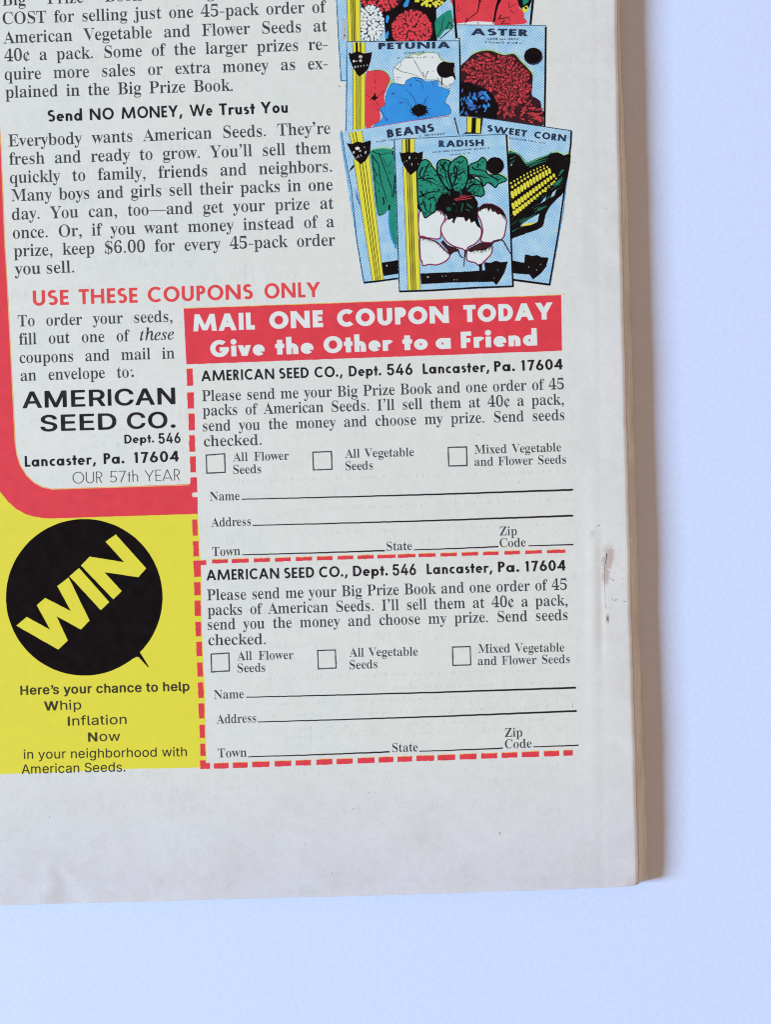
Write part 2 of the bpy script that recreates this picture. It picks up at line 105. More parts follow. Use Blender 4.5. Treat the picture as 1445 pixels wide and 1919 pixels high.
 'u':[191,[43,0,45,1,63,-6,77,-6,97,3,101,2,119,17,124,18,125,1,122,4,119,3,119,-5,120,-7,149,1,191,6,191,17,172,20,168,24,166,32,166,159,166,160,169,157,172,157,171,165,98,164,99,154,118,151,122,147,124,141,125,37,118,28,115,30,106,24,96,21,85,21,78,23,72,28,70,35,70,159,71,160,73,157,76,157,76,164,5,164,5,154,17,150,22,151,26,148,28,142,29,41,34,19,44,2]],
 'v':[155,[74,-6,84,-7,86,-5,88,0,87,2,81,-1,79,-1,82,1,105,60,107,61,110,58,112,62,141,133,140,136,137,138,146,150,149,151,152,150,161,154,162,162,161,165,106,164,106,154,122,150,127,151,131,148,132,142,130,138,128,140,124,138,97,69,93,68,63,145,64,149,67,152,71,150,87,154,87,164,-3,164,-2,154,8,150,13,151,21,140,77,1,76,0,74,2,72,1]],
 'w':[223,[63,-6,73,-7,76,-5,77,2,68,-1,72,1,96,62,102,63,117,99,122,101,154,3,148,4,150,-5,153,-7,161,-6,164,4,156,1,159,4,186,70,193,74,217,133,217,137,214,137,214,139,221,151,222,152,222,149,224,150,223,149,224,148,228,152,235,155,235,164,186,164,187,154,200,150,205,151,208,148,209,144,207,139,204,140,201,137,179,79,173,78,171,80,151,144,152,148,155,151,171,154,171,164,88,165,88,154,98,151,103,152,106,149,115,124,109,109,105,110,106,111,103,109,88,71,83,70,55,144,59,151,62,152,63,150,74,154,74,164,-7,164,-7,154,0,150,6,151,13,141,66,2,66,0,63,2,61,1]],
 'x':[162,[2,-1,63,-1,63,9,47,13,44,12,40,15,40,20,43,26,50,28,72,57,77,58,98,28,102,17,102,14,98,12,81,9,81,-1,169,-1,169,9,160,13,156,12,152,15,101,97,104,101,104,99,107,98,109,101,133,130,134,134,135,133,136,135,135,136,137,138,132,137,140,145,144,147,149,147,165,155,165,164,105,165,105,154,121,150,125,151,128,149,128,145,125,140,120,141,97,112,92,111,75,136,70,147,72,151,76,150,90,154,90,165,1,164,1,154,11,149,15,151,24,143,69,72,65,67,62,69,63,70,60,69,37,39,36,34,38,31,27,20,17,13,13,14,2,9]],
 'y':[152,[10,-70,12,-69,28,-75,48,-69,50,-71,56,-67,56,-64,54,-64,60,-57,61,-56,61,-58,64,-58,70,-50,88,-10,88,-5,83,-6,107,58,111,58,113,60,137,124,138,129,134,133,136,137,145,151,159,154,159,165,106,164,106,154,126,151,129,148,130,143,128,135,125,136,122,133,99,68,97,66,93,66,63,145,64,149,67,151,71,150,86,154,86,164,-4,164,-4,154,7,150,8,152,12,151,21,138,78,-3,77,-5,75,-3,72,-4,66,-25,54,-44,53,-50,41,-51,35,-49,33,-31,25,-22,18,-20,9,-25,2,-36,1,-45,3,-56,11,-68]],
 'z':[148,[6,-1,142,-1,143,6,140,7,138,4,137,8,139,38,140,39,144,37,146,40,147,55,145,58,135,57,130,42,131,40,135,40,127,29,117,21,97,15,63,16,140,152,140,160,144,157,146,158,146,165,16,164,15,158,18,157,21,160,21,157,19,133,15,134,13,131,12,115,14,112,24,113,30,130,29,132,25,131,29,138,36,144,39,145,39,143,44,148,61,150,91,149,14,12,11,5,9,10,6,9]],
 '¢':[148,[62,-36,75,-36,80,-7,101,-3,117,4,121,3,128,7,128,9,130,9,130,12,132,11,138,15,152,32,143,39,121,23,102,22,86,26,108,148,109,123,112,115,117,110,124,107,134,110,136,108,139,112,140,112,140,114,143,114,142,116,144,119,142,119,137,113,141,123,141,133,135,150,126,159,111,167,115,196,104,196,98,170,70,167,44,150,28,130,18,103,15,79,16,60,20,48,28,28,39,14,54,2,67,-5],[72,35,63,49,57,66,54,93,55,118,59,135,65,146,73,152,76,151,91,155,95,154,96,152,75,36,74,34]],
 '—':[345,[1,77,343,76,345,78,345,91,342,93,2,93,0,91]]},
'I': {'e':[157,[8,10,18,1,32,-4,51,-5,66,-3,81,1,96,9,110,19,123,33,125,39,120,44,114,44,94,28,79,19,66,15,53,17,44,22,37,32,34,44,34,61,37,74,72,81,95,89,114,99,128,112,137,125,140,137,139,150,133,160,122,166,111,168,95,168,82,166,68,161,53,153,38,142,26,130,5,98,-2,80,-6,64,-6,46,-4,32,1,18],[40,86,50,113,67,139,85,153,94,155,100,153,103,146,103,135,98,121,91,112,80,102,69,95,52,89]],
 'h':[217,[10,0,45,-2,50,0,70,92,78,115,88,133,102,151,116,163,131,169,137,167,141,162,144,154,144,145,125,49,124,29,128,13,134,4,141,-1,151,-5,163,-5,182,-1,194,6,207,16,203,25,199,28,194,28,182,22,175,21,170,23,167,31,168,59,187,151,185,169,177,183,166,191,156,194,140,194,129,193,119,189,107,182,83,159,106,264,107,268,105,270,38,270,33,268,31,254,52,249,57,244,58,236]],
 's':[136,[-15,-3,-3,-4,4,1,27,-5,56,-5,74,3,89,16,94,26,98,37,99,52,97,60,84,84,57,121,53,131,52,141,55,148,62,154,69,156,79,154,84,150,92,139,99,113,111,112,114,116,120,163,119,166,108,167,104,162,101,161,75,168,53,167,38,162,25,151,20,142,17,132,19,112,26,96,59,50,62,36,61,26,56,17,47,9,37,7,27,9,18,17,12,27,6,56,2,57,-6,57,-9,52]],
 't':[104,[1,0,8,-5,14,-6,26,-5,36,-2,54,10,74,35,70,42,63,43,40,20,37,19,36,26,67,146,95,148,98,152,100,159,98,161,72,163,83,205,82,208,68,207,51,185,39,173,27,165,8,156,6,150,8,148,30,147,-3,26,-4,10]]},
'G': {' ':[94],
 '.':[93,[27,2,33,-2,42,-4,52,-4,61,1,67,9,70,17,68,28,63,37,55,41,45,43,35,41,28,37,23,30,20,22,21,12]],
 'A':[230,[6,-1,38,-2,43,-1,66,63,69,65,159,64,184,-1,217,-2,221,0,137,232,132,242,96,242,92,241,6,4],[78,97,113,203,148,97]],
 'C':[245,[49,26,64,13,83,3,104,-4,132,-6,155,-2,178,7,198,21,210,35,221,55,226,76,223,78,194,78,190,76,185,62,176,49,167,40,155,33,141,29,129,27,114,28,98,33,81,44,67,60,57,82,53,103,52,120,53,140,56,155,62,170,69,183,80,195,88,202,101,208,125,213,149,209,164,202,176,191,183,181,191,162,225,163,226,165,224,176,216,195,204,213,188,227,170,237,150,243,126,246,107,244,88,239,70,231,51,216,40,203,29,184,20,158,16,134,16,106,19,85,25,65,35,44]],
 'D':[241,[26,-1,111,-2,141,2,158,8,176,18,191,31,202,46,213,68,219,91,221,120,218,153,213,174,202,194,191,210,172,226,147,237,120,242,30,242,26,241],[63,30,63,210,114,210,132,207,144,203,157,194,169,181,177,166,182,151,185,128,184,107,181,87,175,70,169,60,161,50,151,42,136,35,107,29]],
 'E':[201,[26,-1,175,-2,180,-1,180,26,178,29,65,29,63,30,62,32,63,105,167,106,170,107,171,110,171,134,168,137,63,138,63,210,176,211,179,215,179,239,177,242,30,242,26,241]],
 'I':[78,[21,-1,50,-2,53,1,53,238,53,241,50,242,24,242,20,240]],
 'M':[300,[26,-1,57,-2,61,1,61,182,75,143,131,0,135,-2,159,-2,163,-2,165,2,219,139,235,183,235,1,238,-2,270,-1,270,241,226,242,222,241,163,89,149,47,133,91,75,241,70,242,26,242]],
 'N':[251,[26,-1,58,-2,62,1,61,188,93,135,180,-1,184,-2,217,-2,221,-1,222,238,220,242,189,242,185,240,185,52,169,80,67,241,62,242,29,242,26,241]],
 'O':[256,[52,22,72,8,93,-1,120,-6,142,-5,165,1,188,13,203,25,216,43,227,65,234,92,236,127,234,148,227,175,216,197,204,213,184,230,165,239,145,244,126,246,102,243,83,237,63,226,47,211,36,197,26,177,19,157,16,134,16,105,20,79,28,58,40,37],[79,45,69,58,61,71,57,84,53,103,52,120,53,140,58,160,62,171,69,183,79,195,90,203,100,208,114,212,127,213,140,211,153,207,169,198,180,187,187,176,195,158,199,134,200,112,197,92,191,72,181,55,172,45,159,36,144,30,128,27,109,29,93,36]],
 'R':[216,[26,-1,58,-2,62,0,62,89,65,91,114,91,164,-1,167,-2,201,-2,205,0,153,97,170,107,182,120,192,137,196,158,195,182,189,202,177,219,162,231,142,239,124,242,30,242,26,241],[63,123,63,210,124,210,138,205,150,196,158,180,159,161,155,144,146,133,134,126,120,123]],
 'S':[215,[35,18,50,6,72,-3,93,-6,119,-6,142,-2,161,6,173,15,187,32,194,50,196,73,191,91,181,106,169,116,152,125,132,132,96,142,76,150,63,161,58,172,58,180,60,189,69,201,85,211,100,214,120,213,137,206,150,195,158,176,191,177,192,180,191,190,184,207,174,221,158,233,140,241,123,245,107,246,83,243,65,238,51,231,37,219,29,208,23,191,21,171,25,153,35,138,47,127,64,118,127,99,142,92,155,81,159,69,157,53,148,39,130,30,108,25,85,28,69,36,58,47,51,66,16,67,15,65,15,59,20,40,25,30]],
 'W':[328,[71,-1,108,-2,112,0,162,187,212,0,216,-2,249,-2,253,-1,318,236,318,241,285,242,281,240,232,47,182,240,178,242,142,242,91,47,42,240,38,242,5,242,6,235]],
 'a':[188,[25,13,34,5,42,0,55,-4,67,-6,85,-6,100,-3,117,6,127,16,127,1,129,-2,158,-2,162,-1,161,133,155,152,148,163,139,171,126,178,111,182,99,184,78,183,62,179,47,173,35,165,25,155,18,142,17,136,46,127,50,128,59,142,72,150,90,154,107,152,115,148,122,141,125,132,127,121,125,115,120,112,56,101,36,94,23,85,14,71,11,50,15,29],[53,33,48,40,47,52,49,61,55,67,64,72,74,75,127,84,127,67,124,51,118,41,109,32,96,26,80,24,64,26]],
 'b':[204,[23,-1,55,-2,56,1,57,21,71,5,81,-1,90,-4,115,-6,127,-4,139,0,156,10,169,25,180,45,186,70,187,99,185,114,181,131,168,155,152,170,140,177,128,182,116,183,99,183,87,181,78,177,68,171,57,159,57,239,56,241,54,242,25,242,22,240],[76,35,69,43,64,51,58,73,57,98,62,123,72,140,85,149,103,153,119,151,129,145,136,139,143,129,148,116,151,101,151,84,149,69,145,54,139,42,132,35,117,26,108,25,94,26,84,29]],
 'c':[191,[38,18,53,6,69,-2,86,-6,105,-6,122,-3,141,4,152,12,162,23,171,37,174,49,145,57,141,56,136,46,131,38,116,28,98,24,86,26,79,28,67,37,59,46,52,63,49,79,50,102,56,125,67,141,81,150,99,153,119,149,132,138,140,123,142,121,172,129,173,133,166,148,158,160,147,170,135,176,116,182,106,184,82,182,66,178,53,172,43,164,30,150,22,136,17,120,13,101,13,83,15,65,20,48,27,33]],
 'd':[204,[38,16,50,6,65,-2,81,-6,99,-6,111,-4,122,0,134,8,144,21,144,1,146,-2,175,-2,178,-1,179,238,177,242,148,242,144,241,143,159,133,170,118,180,101,183,84,183,64,179,51,172,36,159,28,148,20,134,15,115,13,95,13,76,16,57,21,42,28,30],[67,36,60,44,55,54,49,79,50,104,56,126,66,141,80,150,96,153,113,150,122,145,130,137,137,125,141,114,144,86,141,67,137,53,132,43,125,35,118,30,107,26,94,25,86,26,75,30]],
 'e':[195,[37,19,49,8,66,-1,83,-5,108,-6,125,-3,142,3,156,12,166,24,172,34,175,44,146,52,141,51,136,41,130,34,118,27,99,24,80,28,68,35,59,45,53,56,49,73,49,77,51,77,177,78,178,107,172,132,160,155,147,168,132,177,115,182,105,184,84,183,68,179,52,172,40,162,30,150,22,136,16,119,13,101,13,83,15,62,20,47,28,31],[50,107,53,123,61,137,68,143,78,149,94,153,113,151,127,142,136,129,142,108,140,107]],
 'f':[124,[36,-1,66,-2,70,0,70,151,107,152,110,153,111,157,111,178,109,181,71,182,71,205,74,214,82,220,92,221,106,219,110,220,118,245,114,249,100,252,84,252,70,250,56,244,45,235,38,221,35,210,34,182,3,181,0,179,0,156,1,153,35,151]],
 'g':[204,[34,-51,50,-63,68,-70,86,-73,109,-73,127,-70,145,-63,158,-55,171,-39,176,-28,179,-12,179,176,177,181,146,180,144,158,131,172,116,180,100,184,75,182,62,178,49,171,36,159,28,148,21,136,16,121,13,103,13,84,15,66,19,50,27,35,35,24,46,14,58,7,73,2,86,0,105,1,120,5,131,11,143,24,143,23,142,-15,138,-25,130,-34,118,-40,108,-43,92,-43,82,-42,66,-35,59,-28,50,-18,47,-17,21,-32,23,-38],[67,41,56,55,50,77,49,100,55,125,63,138,71,146,79,150,96,153,115,150,125,143,132,135,141,116,144,99,144,83,138,58,133,48,126,40,110,32,98,30,84,32,75,35]],
 'h':[197,[23,-1,53,-2,57,-1,57,111,59,124,63,134,71,143,84,150,97,153,111,151,122,146,130,137,135,125,136,114,137,-1,140,-2,167,-2,170,-2,172,1,172,120,170,136,165,149,156,164,147,172,134,179,116,183,99,183,81,179,69,172,57,162,57,239,56,241,54,242,25,242,22,240]],
 'i':[83,[23,-1,53,-2,57,1,57,177,56,180,54,181,26,181,22,179],[23,213,30,208,37,207,46,207,56,212,61,219,63,225,62,234,58,241,51,247,41,250,30,248,23,244,18,236,16,228,18,220]],
 'l':[93,[32,9,42,1,58,-3,81,-2,87,-1,88,2,83,27,63,28,59,32,57,40,57,238,56,241,54,242,25,242,23,242,22,239,22,34,25,20]],
 'm':[292,[23,-1,53,-2,57,-1,57,117,58,124,62,135,69,144,81,151,92,153,103,153,112,149,121,141,125,132,126,-1,130,-2,160,-1,161,117,163,127,168,139,176,147,186,152,200,153,211,151,221,145,226,140,230,130,231,121,231,0,235,-2,265,-2,266,2,266,125,262,146,254,162,247,171,236,178,222,183,212,184,192,183,177,179,161,168,150,155,142,168,135,175,127,180,115,183,98,184,80,180,67,172,57,161,56,178,55,181,23,180,22,176]],
 'n':[197,[23,-1,53,-2,57,-1,57,111,59,124,63,134,71,143,84,150,97,153,111,151,122,146,130,137,135,125,136,114,137,-1,142,-2,168,-2,171,-1,171,130,164,152,156,165,146,173,137,178,123,182,96,183,82,179,72,175,63,168,57,160,56,178,55,181,26,181,22,180]],
 'o':[200,[38,18,53,6,69,-2,86,-6,105,-6,126,-2,141,4,153,13,165,27,175,44,181,62,183,82,182,106,178,125,172,139,161,156,147,169,132,178,117,182,106,184,85,183,66,178,53,172,43,164,30,150,22,136,17,120,13,101,13,83,15,65,20,48,27,33],[67,37,60,45,55,54,49,79,50,102,56,125,67,141,81,150,98,153,115,150,123,146,132,138,138,129,144,115,147,100,147,82,145,68,141,54,136,45,128,35,119,29,108,25,98,24,85,26,76,30]],
 'p':[204,[23,-69,53,-70,57,-68,57,19,68,8,82,-2,101,-6,120,-6,137,-1,153,8,166,20,176,36,183,54,187,80,187,104,183,124,175,144,167,157,155,168,140,177,116,183,90,182,73,174,65,168,57,158,56,178,55,181,26,181,22,179],[76,35,69,43,64,51,58,73,57,98,62,123,72,140,85,149,103,153,119,151,129,145,136,139,143,129,148,116,151,101,151,84,149,69,145,54,139,42,132,35,117,26,108,25,94,26,84,29]],
 'r':[126,[23,-1,53,-2,57,-1,57,115,59,125,67,139,80,148,97,151,117,151,118,179,116,183,97,184,80,180,67,173,57,163,56,178,54,181,26,181,22,179]],
 's':[176,[29,14,40,5,59,-3,77,-6,94,-6,113,-3,131,4,144,13,153,25,159,40,159,55,156,69,148,81,137,90,124,97,69,112,59,118,55,128,55,137,61,145,72,152,83,154,98,154,108,150,115,144,124,130,126,129,154,135,156,139,149,154,142,163,130,174,119,179,103,183,71,182,57,179,43,172,34,165,26,155,20,141,19,124,23,110,30,98,40,90,54,83,111,67,120,59,123,49,120,39,112,31,102,26,86,24,71,26,60,31,53,38,45,52,16,47,14,43,16,35,21,23]],
 't':[111,[39,10,52,1,69,-4,92,-4,101,-1,104,1,98,27,79,26,72,27,66,32,63,38,63,151,98,153,100,156,100,177,99,180,96,181,63,182,63,221,59,224,28,224,27,182,2,181,0,178,1,153,27,151,27,39,30,24]],
 'u':[197,[39,13,52,3,63,-1,75,-4,92,-5,106,-2,117,2,128,10,137,19,137,1,139,-2,167,-2,171,-1,172,176,170,180,141,181,137,179,136,69,134,56,129,44,121,35,109,28,94,26,82,28,71,33,64,41,59,53,57,64,57,179,52,181,22,180,22,51,28,30]],
 'w':[272,[62,-1,93,-2,97,0,134,131,171,0,175,-2,205,-1,259,173,259,180,228,181,223,179,187,49,153,179,149,181,116,180,80,48,44,179,40,181,9,180,8,176]],
 'y':[188,[20,-67,37,-71,49,-71,61,-68,78,-60,92,-44,100,-26,176,172,178,178,177,181,145,181,141,179,102,72,92,41,43,179,38,181,9,181,6,180,6,177,73,-1,66,-22,58,-34,52,-38,46,-40,30,-38,26,-39,19,-64]]},
'B': {' ':[94],
 "'":[61,[20,129,28,127,50,138,74,165,83,193,78,214,75,218,58,228,51,229,32,227,16,205,17,192,29,183,41,181,43,176,35,155,16,139,16,136]],
 '4':[214,[8,43,13,40,19,39,112,39,113,1,115,-3,120,-6,126,-7,149,-8,157,-6,162,-3,163,2,163,38,186,40,192,43,194,48,194,69,193,75,187,79,163,80,163,139,161,144,156,147,149,148,126,148,120,147,115,144,113,139,113,80,65,80,147,221,148,226,145,230,136,233,111,233,104,232,98,228,8,75,6,69,6,49]],
 '5':[214,[32,16,47,3,63,-5,81,-9,102,-11,124,-7,139,-2,159,12,171,26,181,49,184,62,184,76,180,101,168,124,160,133,150,140,130,151,102,155,73,151,78,192,160,192,167,193,172,197,173,201,173,225,169,230,160,233,45,233,38,232,32,228,31,222,19,116,20,109,26,105,56,101,63,102,75,110,88,114,99,115,107,113,117,108,126,98,132,86,134,71,131,54,124,43,115,34,102,30,89,31,77,37,68,47,64,60,59,64,29,65,21,64,17,61,15,57,17,44,23,28]],
 '6':[214,[39,13,58,-1,74,-7,97,-11,121,-8,138,-3,154,7,166,19,177,36,183,57,183,79,178,100,170,116,155,131,140,140,123,144,101,147,152,221,153,227,147,232,113,233,106,232,101,228,44,145,29,119,22,103,18,88,17,63,20,45,24,35,31,23],[79,37,71,49,67,61,67,79,71,91,82,104,92,109,105,110,116,106,126,96,132,82,133,63,129,48,119,36,106,29,92,30]],
 'H':[242,[17,-3,21,-6,27,-7,53,-8,60,-6,66,-2,67,2,67,93,69,95,161,95,163,-2,168,-6,176,-8,201,-7,207,-6,212,-3,214,3,214,222,212,228,207,232,199,233,174,233,168,232,163,228,162,223,161,136,69,135,67,137,67,223,65,228,60,232,53,233,27,233,21,232,17,229,15,222,15,3]],
 'I':[82,[12,-3,17,-6,23,-7,44,-7,53,-5,57,1,57,223,55,228,48,232,18,232,12,229,11,225,11,3]],
 'N':[245,[17,-3,21,-6,27,-7,53,-8,60,-6,66,-1,67,145,161,-3,166,-6,172,-7,202,-8,210,-6,215,-3,216,3,216,222,215,228,210,232,204,233,178,233,171,232,167,229,165,226,165,81,71,228,66,231,58,233,27,233,21,232,17,229,15,222,15,3]],
 'W':[317,[58,-3,63,-6,69,-7,100,-8,107,-6,112,-3,152,140,191,-3,196,-6,204,-8,233,-7,240,-6,245,-3,306,220,307,225,306,228,301,232,295,233,269,233,262,232,256,228,218,80,178,228,173,232,166,233,136,233,131,232,126,229,86,80,47,228,41,232,34,233,8,233,2,232,-3,229,-4,223]],
 'a':[186,[15,11,26,1,36,-4,47,-8,63,-11,78,-11,93,-9,111,-1,117,-6,124,-8,148,-7,154,-6,159,-3,161,3,160,120,155,141,148,152,142,159,128,168,115,174,93,177,78,177,60,174,44,169,28,159,18,150,12,141,7,130,8,125,13,122,38,115,49,115,55,118,62,129,69,134,79,138,90,139,100,136,105,131,109,124,110,113,109,110,105,108,58,102,41,97,29,92,14,82,5,68,2,48,6,26],[57,34,53,40,52,49,54,55,59,60,75,66,110,71,110,56,108,49,102,39,94,32,84,28,75,27,64,29]],
 'c':[189,[28,15,41,4,57,-5,75,-10,97,-11,116,-8,129,-4,145,5,158,17,165,28,172,44,170,49,166,52,141,58,129,58,124,55,119,43,109,32,98,28,85,29,73,34,62,46,57,61,54,81,56,102,61,117,70,130,82,137,95,138,108,134,117,125,124,113,129,110,140,109,167,117,171,123,169,131,162,144,152,156,138,166,121,173,99,177,85,177,68,175,53,169,38,161,26,150,16,136,9,118,5,102,4,79,5,61,10,44,18,28]],
 'e':[192,[27,16,40,5,58,-5,79,-10,99,-11,119,-8,134,-3,148,5,161,16,168,27,173,39,171,43,166,47,142,53,130,53,125,50,118,38,111,32,98,28,86,28,73,34,65,41,59,50,55,65,57,67,163,67,169,68,174,72,176,76,176,93,172,117,163,139,152,154,139,164,124,172,102,177,84,177,68,175,56,171,40,162,28,153,17,137,10,121,5,104,4,86,5,64,9,46,16,31],[56,106,59,117,66,127,73,134,87,138,98,138,110,132,119,120,124,107,122,105]],
 'h':[195,[14,-3,18,-6,24,-7,48,-8,55,-6,61,-2,62,2,62,104,63,113,66,122,74,131,80,135,90,138,99,138,108,133,115,125,118,116,119,107,119,2,121,-3,126,-6,131,-7,157,-7,165,-5,169,1,169,113,166,133,160,147,154,156,144,165,132,172,120,175,107,177,93,177,76,174,62,168,62,225,60,228,53,232,19,232,14,229,12,225,12,3]],
 'l':[97,[24,5,38,-5,56,-8,68,-8,84,-6,89,-2,91,1,85,27,80,30,64,31,62,34,62,224,61,228,58,230,49,233,19,232,14,229,12,224,12,31,15,17]],
 'n':[195,[14,-3,18,-6,24,-7,48,-8,55,-6,61,-2,62,2,62,104,63,113,66,122,74,131,82,136,91,138,99,137,108,133,115,125,118,116,119,107,119,2,121,-3,126,-6,134,-8,157,-7,163,-6,168,-3,169,3,169,118,163,142,157,152,149,161,129,173,107,177,94,177,80,175,62,167,55,174,48,175,24,175,18,174,14,171,12,165,12,2]],
 'o':[197,[28,15,41,4,57,-5,75,-10,97,-11,114,-9,129,-4,144,5,158,17,169,34,175,48,179,67,180,89,177,109,170,130,162,144,150,157,134,168,121,173,99,177,85,177,67,175,53,169,38,161,26,150,16,136,9,118,5,102,4,79,5,61,10,44,18,28],[70,36,60,50,55,67,54,85,57,108,64,122,74,133,85,138,101,137,109,134,115,128,122,118,126,107,129,94,130,78,126,58,122,47,115,39,109,33,103,30,97,28,85,28,76,32]],
 'p':[201,[14,-66,18,-70,24,-71,48,-71,55,-70,60,-66,62,-61,62,0,77,-8,92,-11,107,-11,126,-8,141,-1,154,8,163,17,172,31,179,48,183,69,184,92,181,112,175,130,166,147,156,158,140,169,126,174,107,177,94,177,80,175,62,167,57,173,49,175,24,175,18,174,13,171,12,165,12,-61],[77,36,68,49,63,65,61,91,64,109,71,123,80,134,91,138,106,137,113,134,120,129,127,119,131,108,133,95,134,79,130,58,127,50,121,40,109,31,102,28,93,28,83,32]],
 'r':[128,[14,-3,18,-6,24,-7,48,-8,55,-6,61,-3,62,2,62,108,63,116,71,129,79,134,90,137,110,136,117,139,119,144,119,169,117,173,113,176,99,178,87,177,74,175,61,169,55,174,48,175,24,175,18,174,13,171,12,165,12,3]],
 's':[175,[18,12,29,2,44,-5,68,-10,87,-11,105,-9,121,-4,137,6,148,17,155,31,158,50,155,64,147,78,138,86,122,94,69,109,63,113,60,119,60,127,65,134,75,139,83,140,90,139,97,136,104,128,108,120,113,116,124,116,150,123,153,125,154,129,151,140,142,154,131,164,119,171,107,175,91,177,75,177,57,174,44,170,28,160,19,150,11,135,9,117,12,104,20,90,31,81,44,74,100,58,106,52,107,45,105,39,98,32,88,28,80,27,71,28,62,33,56,39,52,50,47,53,40,54,11,48,6,45,5,40,9,26]],
 't':[114,[30,6,38,0,48,-5,70,-9,80,-9,98,-6,104,-3,105,1,99,27,95,30,89,31,72,30,69,33,67,41,67,136,93,138,100,141,102,146,102,167,100,171,95,174,68,176,67,209,61,215,55,216,30,216,24,215,19,212,17,207,17,176,-2,174,-7,171,-9,167,-9,146,-7,142,-2,138,17,136,17,36,21,21,25,12]],
 'u':[195,[30,9,40,1,51,-5,75,-10,101,-7,120,1,124,-5,133,-7,157,-7,163,-6,168,-3,169,3,169,165,168,171,163,174,155,175,132,175,126,174,121,171,119,166,119,64,118,54,113,43,105,35,97,31,88,30,79,31,72,35,66,43,63,54,61,169,55,174,49,175,24,175,18,174,14,171,12,165,12,49,18,26,24,17]],
 'y':[186,[11,-65,18,-69,35,-72,58,-70,68,-66,76,-62,84,-55,91,-47,102,-26,175,164,175,169,171,173,163,175,137,175,130,174,125,171,86,66,48,171,43,174,35,175,9,175,3,174,-2,171,-3,164,60,0,53,-21,46,-30,41,-32,25,-31,17,-35,10,-60]]},
'A': {' ':[94],
 '.':[95,[21,1,28,-4,37,-8,49,-7,60,-3,67,4,72,13,72,21,69,30,61,39,50,44,36,44,26,40,19,34,14,22,14,11]],
 'A':[226,[0,-2,8,-6,39,-6,45,-3,47,0,67,56,70,58,147,58,168,0,171,-3,176,-6,208,-6,213,-4,216,-1,215,4,135,222,132,229,130,232,124,234,90,234,82,230,0,5,-1,1],[81,95,107,174,134,96]],
 'C':[240,[41,24,57,10,79,-2,103,-8,126,-9,149,-6,173,4,192,18,205,32,213,45,219,62,221,72,216,76,213,78,184,78,179,76,175,74,171,61,165,51,153,40,144,34,133,31,122,30,112,30,93,36,75,50,69,59,62,73,56,98,55,114,57,134,59,148,64,161,71,173,80,183,88,190,99,195,120,199,142,195,153,189,162,181,168,172,175,155,178,152,183,150,212,150,218,152,221,156,220,161,211,186,199,204,183,218,164,229,144,235,123,237,101,236,83,232,63,222,47,211,33,195,22,177,15,158,11,139,9,111,12,84,18,61,28,41]],
 'D':[236,[20,-2,27,-6,107,-6,132,-3,152,4,168,12,181,23,195,38,206,58,213,81,216,114,215,136,210,160,202,180,187,200,173,213,161,221,145,227,119,233,27,234,19,231,18,226,18,3],[66,32,65,196,107,197,130,191,142,185,152,175,159,165,166,148,170,128,170,107,168,90,163,72,157,60,149,50,141,43,130,37,106,32]],
 'E':[199,[20,-2,27,-6,168,-6,174,-4,176,-1,177,25,174,29,170,31,67,31,65,34,66,97,160,97,167,100,168,105,168,128,165,132,161,134,66,135,65,196,169,197,173,199,176,204,176,227,173,232,167,234,27,234,19,231,18,226,18,3]],
 'I':[80,[15,-2,22,-6,47,-6,52,-4,55,1,55,227,52,232,47,234,21,234,15,231,14,227,13,3]],
 'M':[293,[20,-2,26,-6,55,-6,60,-4,63,0,64,139,119,0,122,-4,129,-6,154,-6,162,-1,217,139,218,0,220,-4,225,-6,255,-6,261,-3,264,3,264,226,262,231,255,234,214,234,206,231,141,62,76,230,68,234,27,234,20,231,18,226,18,3]],
 'N':[246,[20,-2,26,-6,57,-6,62,-4,65,0,65,157,166,-3,173,-6,207,-6,215,-2,217,3,217,226,214,232,208,234,178,234,172,232,170,228,170,72,69,231,61,234,26,234,20,231,18,226,18,3]],
 'O':[250,[43,22,58,9,83,-3,103,-8,127,-9,150,-5,171,3,190,15,207,34,219,55,227,80,230,107,229,133,224,160,216,179,200,203,184,218,167,227,145,235,122,237,101,236,79,230,61,221,47,211,33,196,21,174,14,154,9,127,9,101,12,81,20,57,29,39],[80,45,71,56,64,68,57,91,56,125,58,142,63,159,69,170,77,180,85,187,96,194,106,197,120,199,132,197,143,194,156,186,165,177,173,166,179,150,184,128,184,106,182,87,177,70,168,54,158,44,147,36,136,32,121,30,106,31,93,36]],
 'R':[212,[20,-2,26,-6,56,-6,61,-4,64,-1,65,81,68,83,105,82,148,3,152,-4,158,-6,193,-6,198,-4,200,-1,198,6,152,91,168,101,179,113,188,129,193,151,192,173,185,193,174,209,161,220,140,230,119,234,27,234,19,231,18,226,18,3],[66,121,66,197,117,196,128,193,137,186,144,172,146,153,142,138,134,128,127,124,113,121]],
 'S':[211,[29,15,43,4,68,-6,93,-10,115,-9,137,-5,157,4,169,12,183,29,191,47,192,68,187,87,177,102,165,112,147,122,76,145,65,154,61,163,62,177,67,187,80,196,97,200,115,198,130,192,138,183,143,168,149,164,180,164,186,166,189,170,188,176,181,197,172,211,155,224,137,232,121,236,100,237,80,236,65,231,46,222,35,214,24,202,16,183,14,163,19,145,28,131,41,119,58,109,76,103,113,92,131,85,143,75,146,63,143,49,132,37,119,31,99,28,81,31,68,38,61,45,56,62,51,66,46,67,13,66,10,65,8,61,12,43,18,29]]},
'F': {' ':[86],
 ',':[91,[9,-41,56,-40,85,51,37,51]],
 '.':[91,[18,7,28,1,40,-2,51,0,62,7,68,15,71,27,69,39,62,50,53,57,40,60,30,58,19,51,13,42,10,31,11,18]],
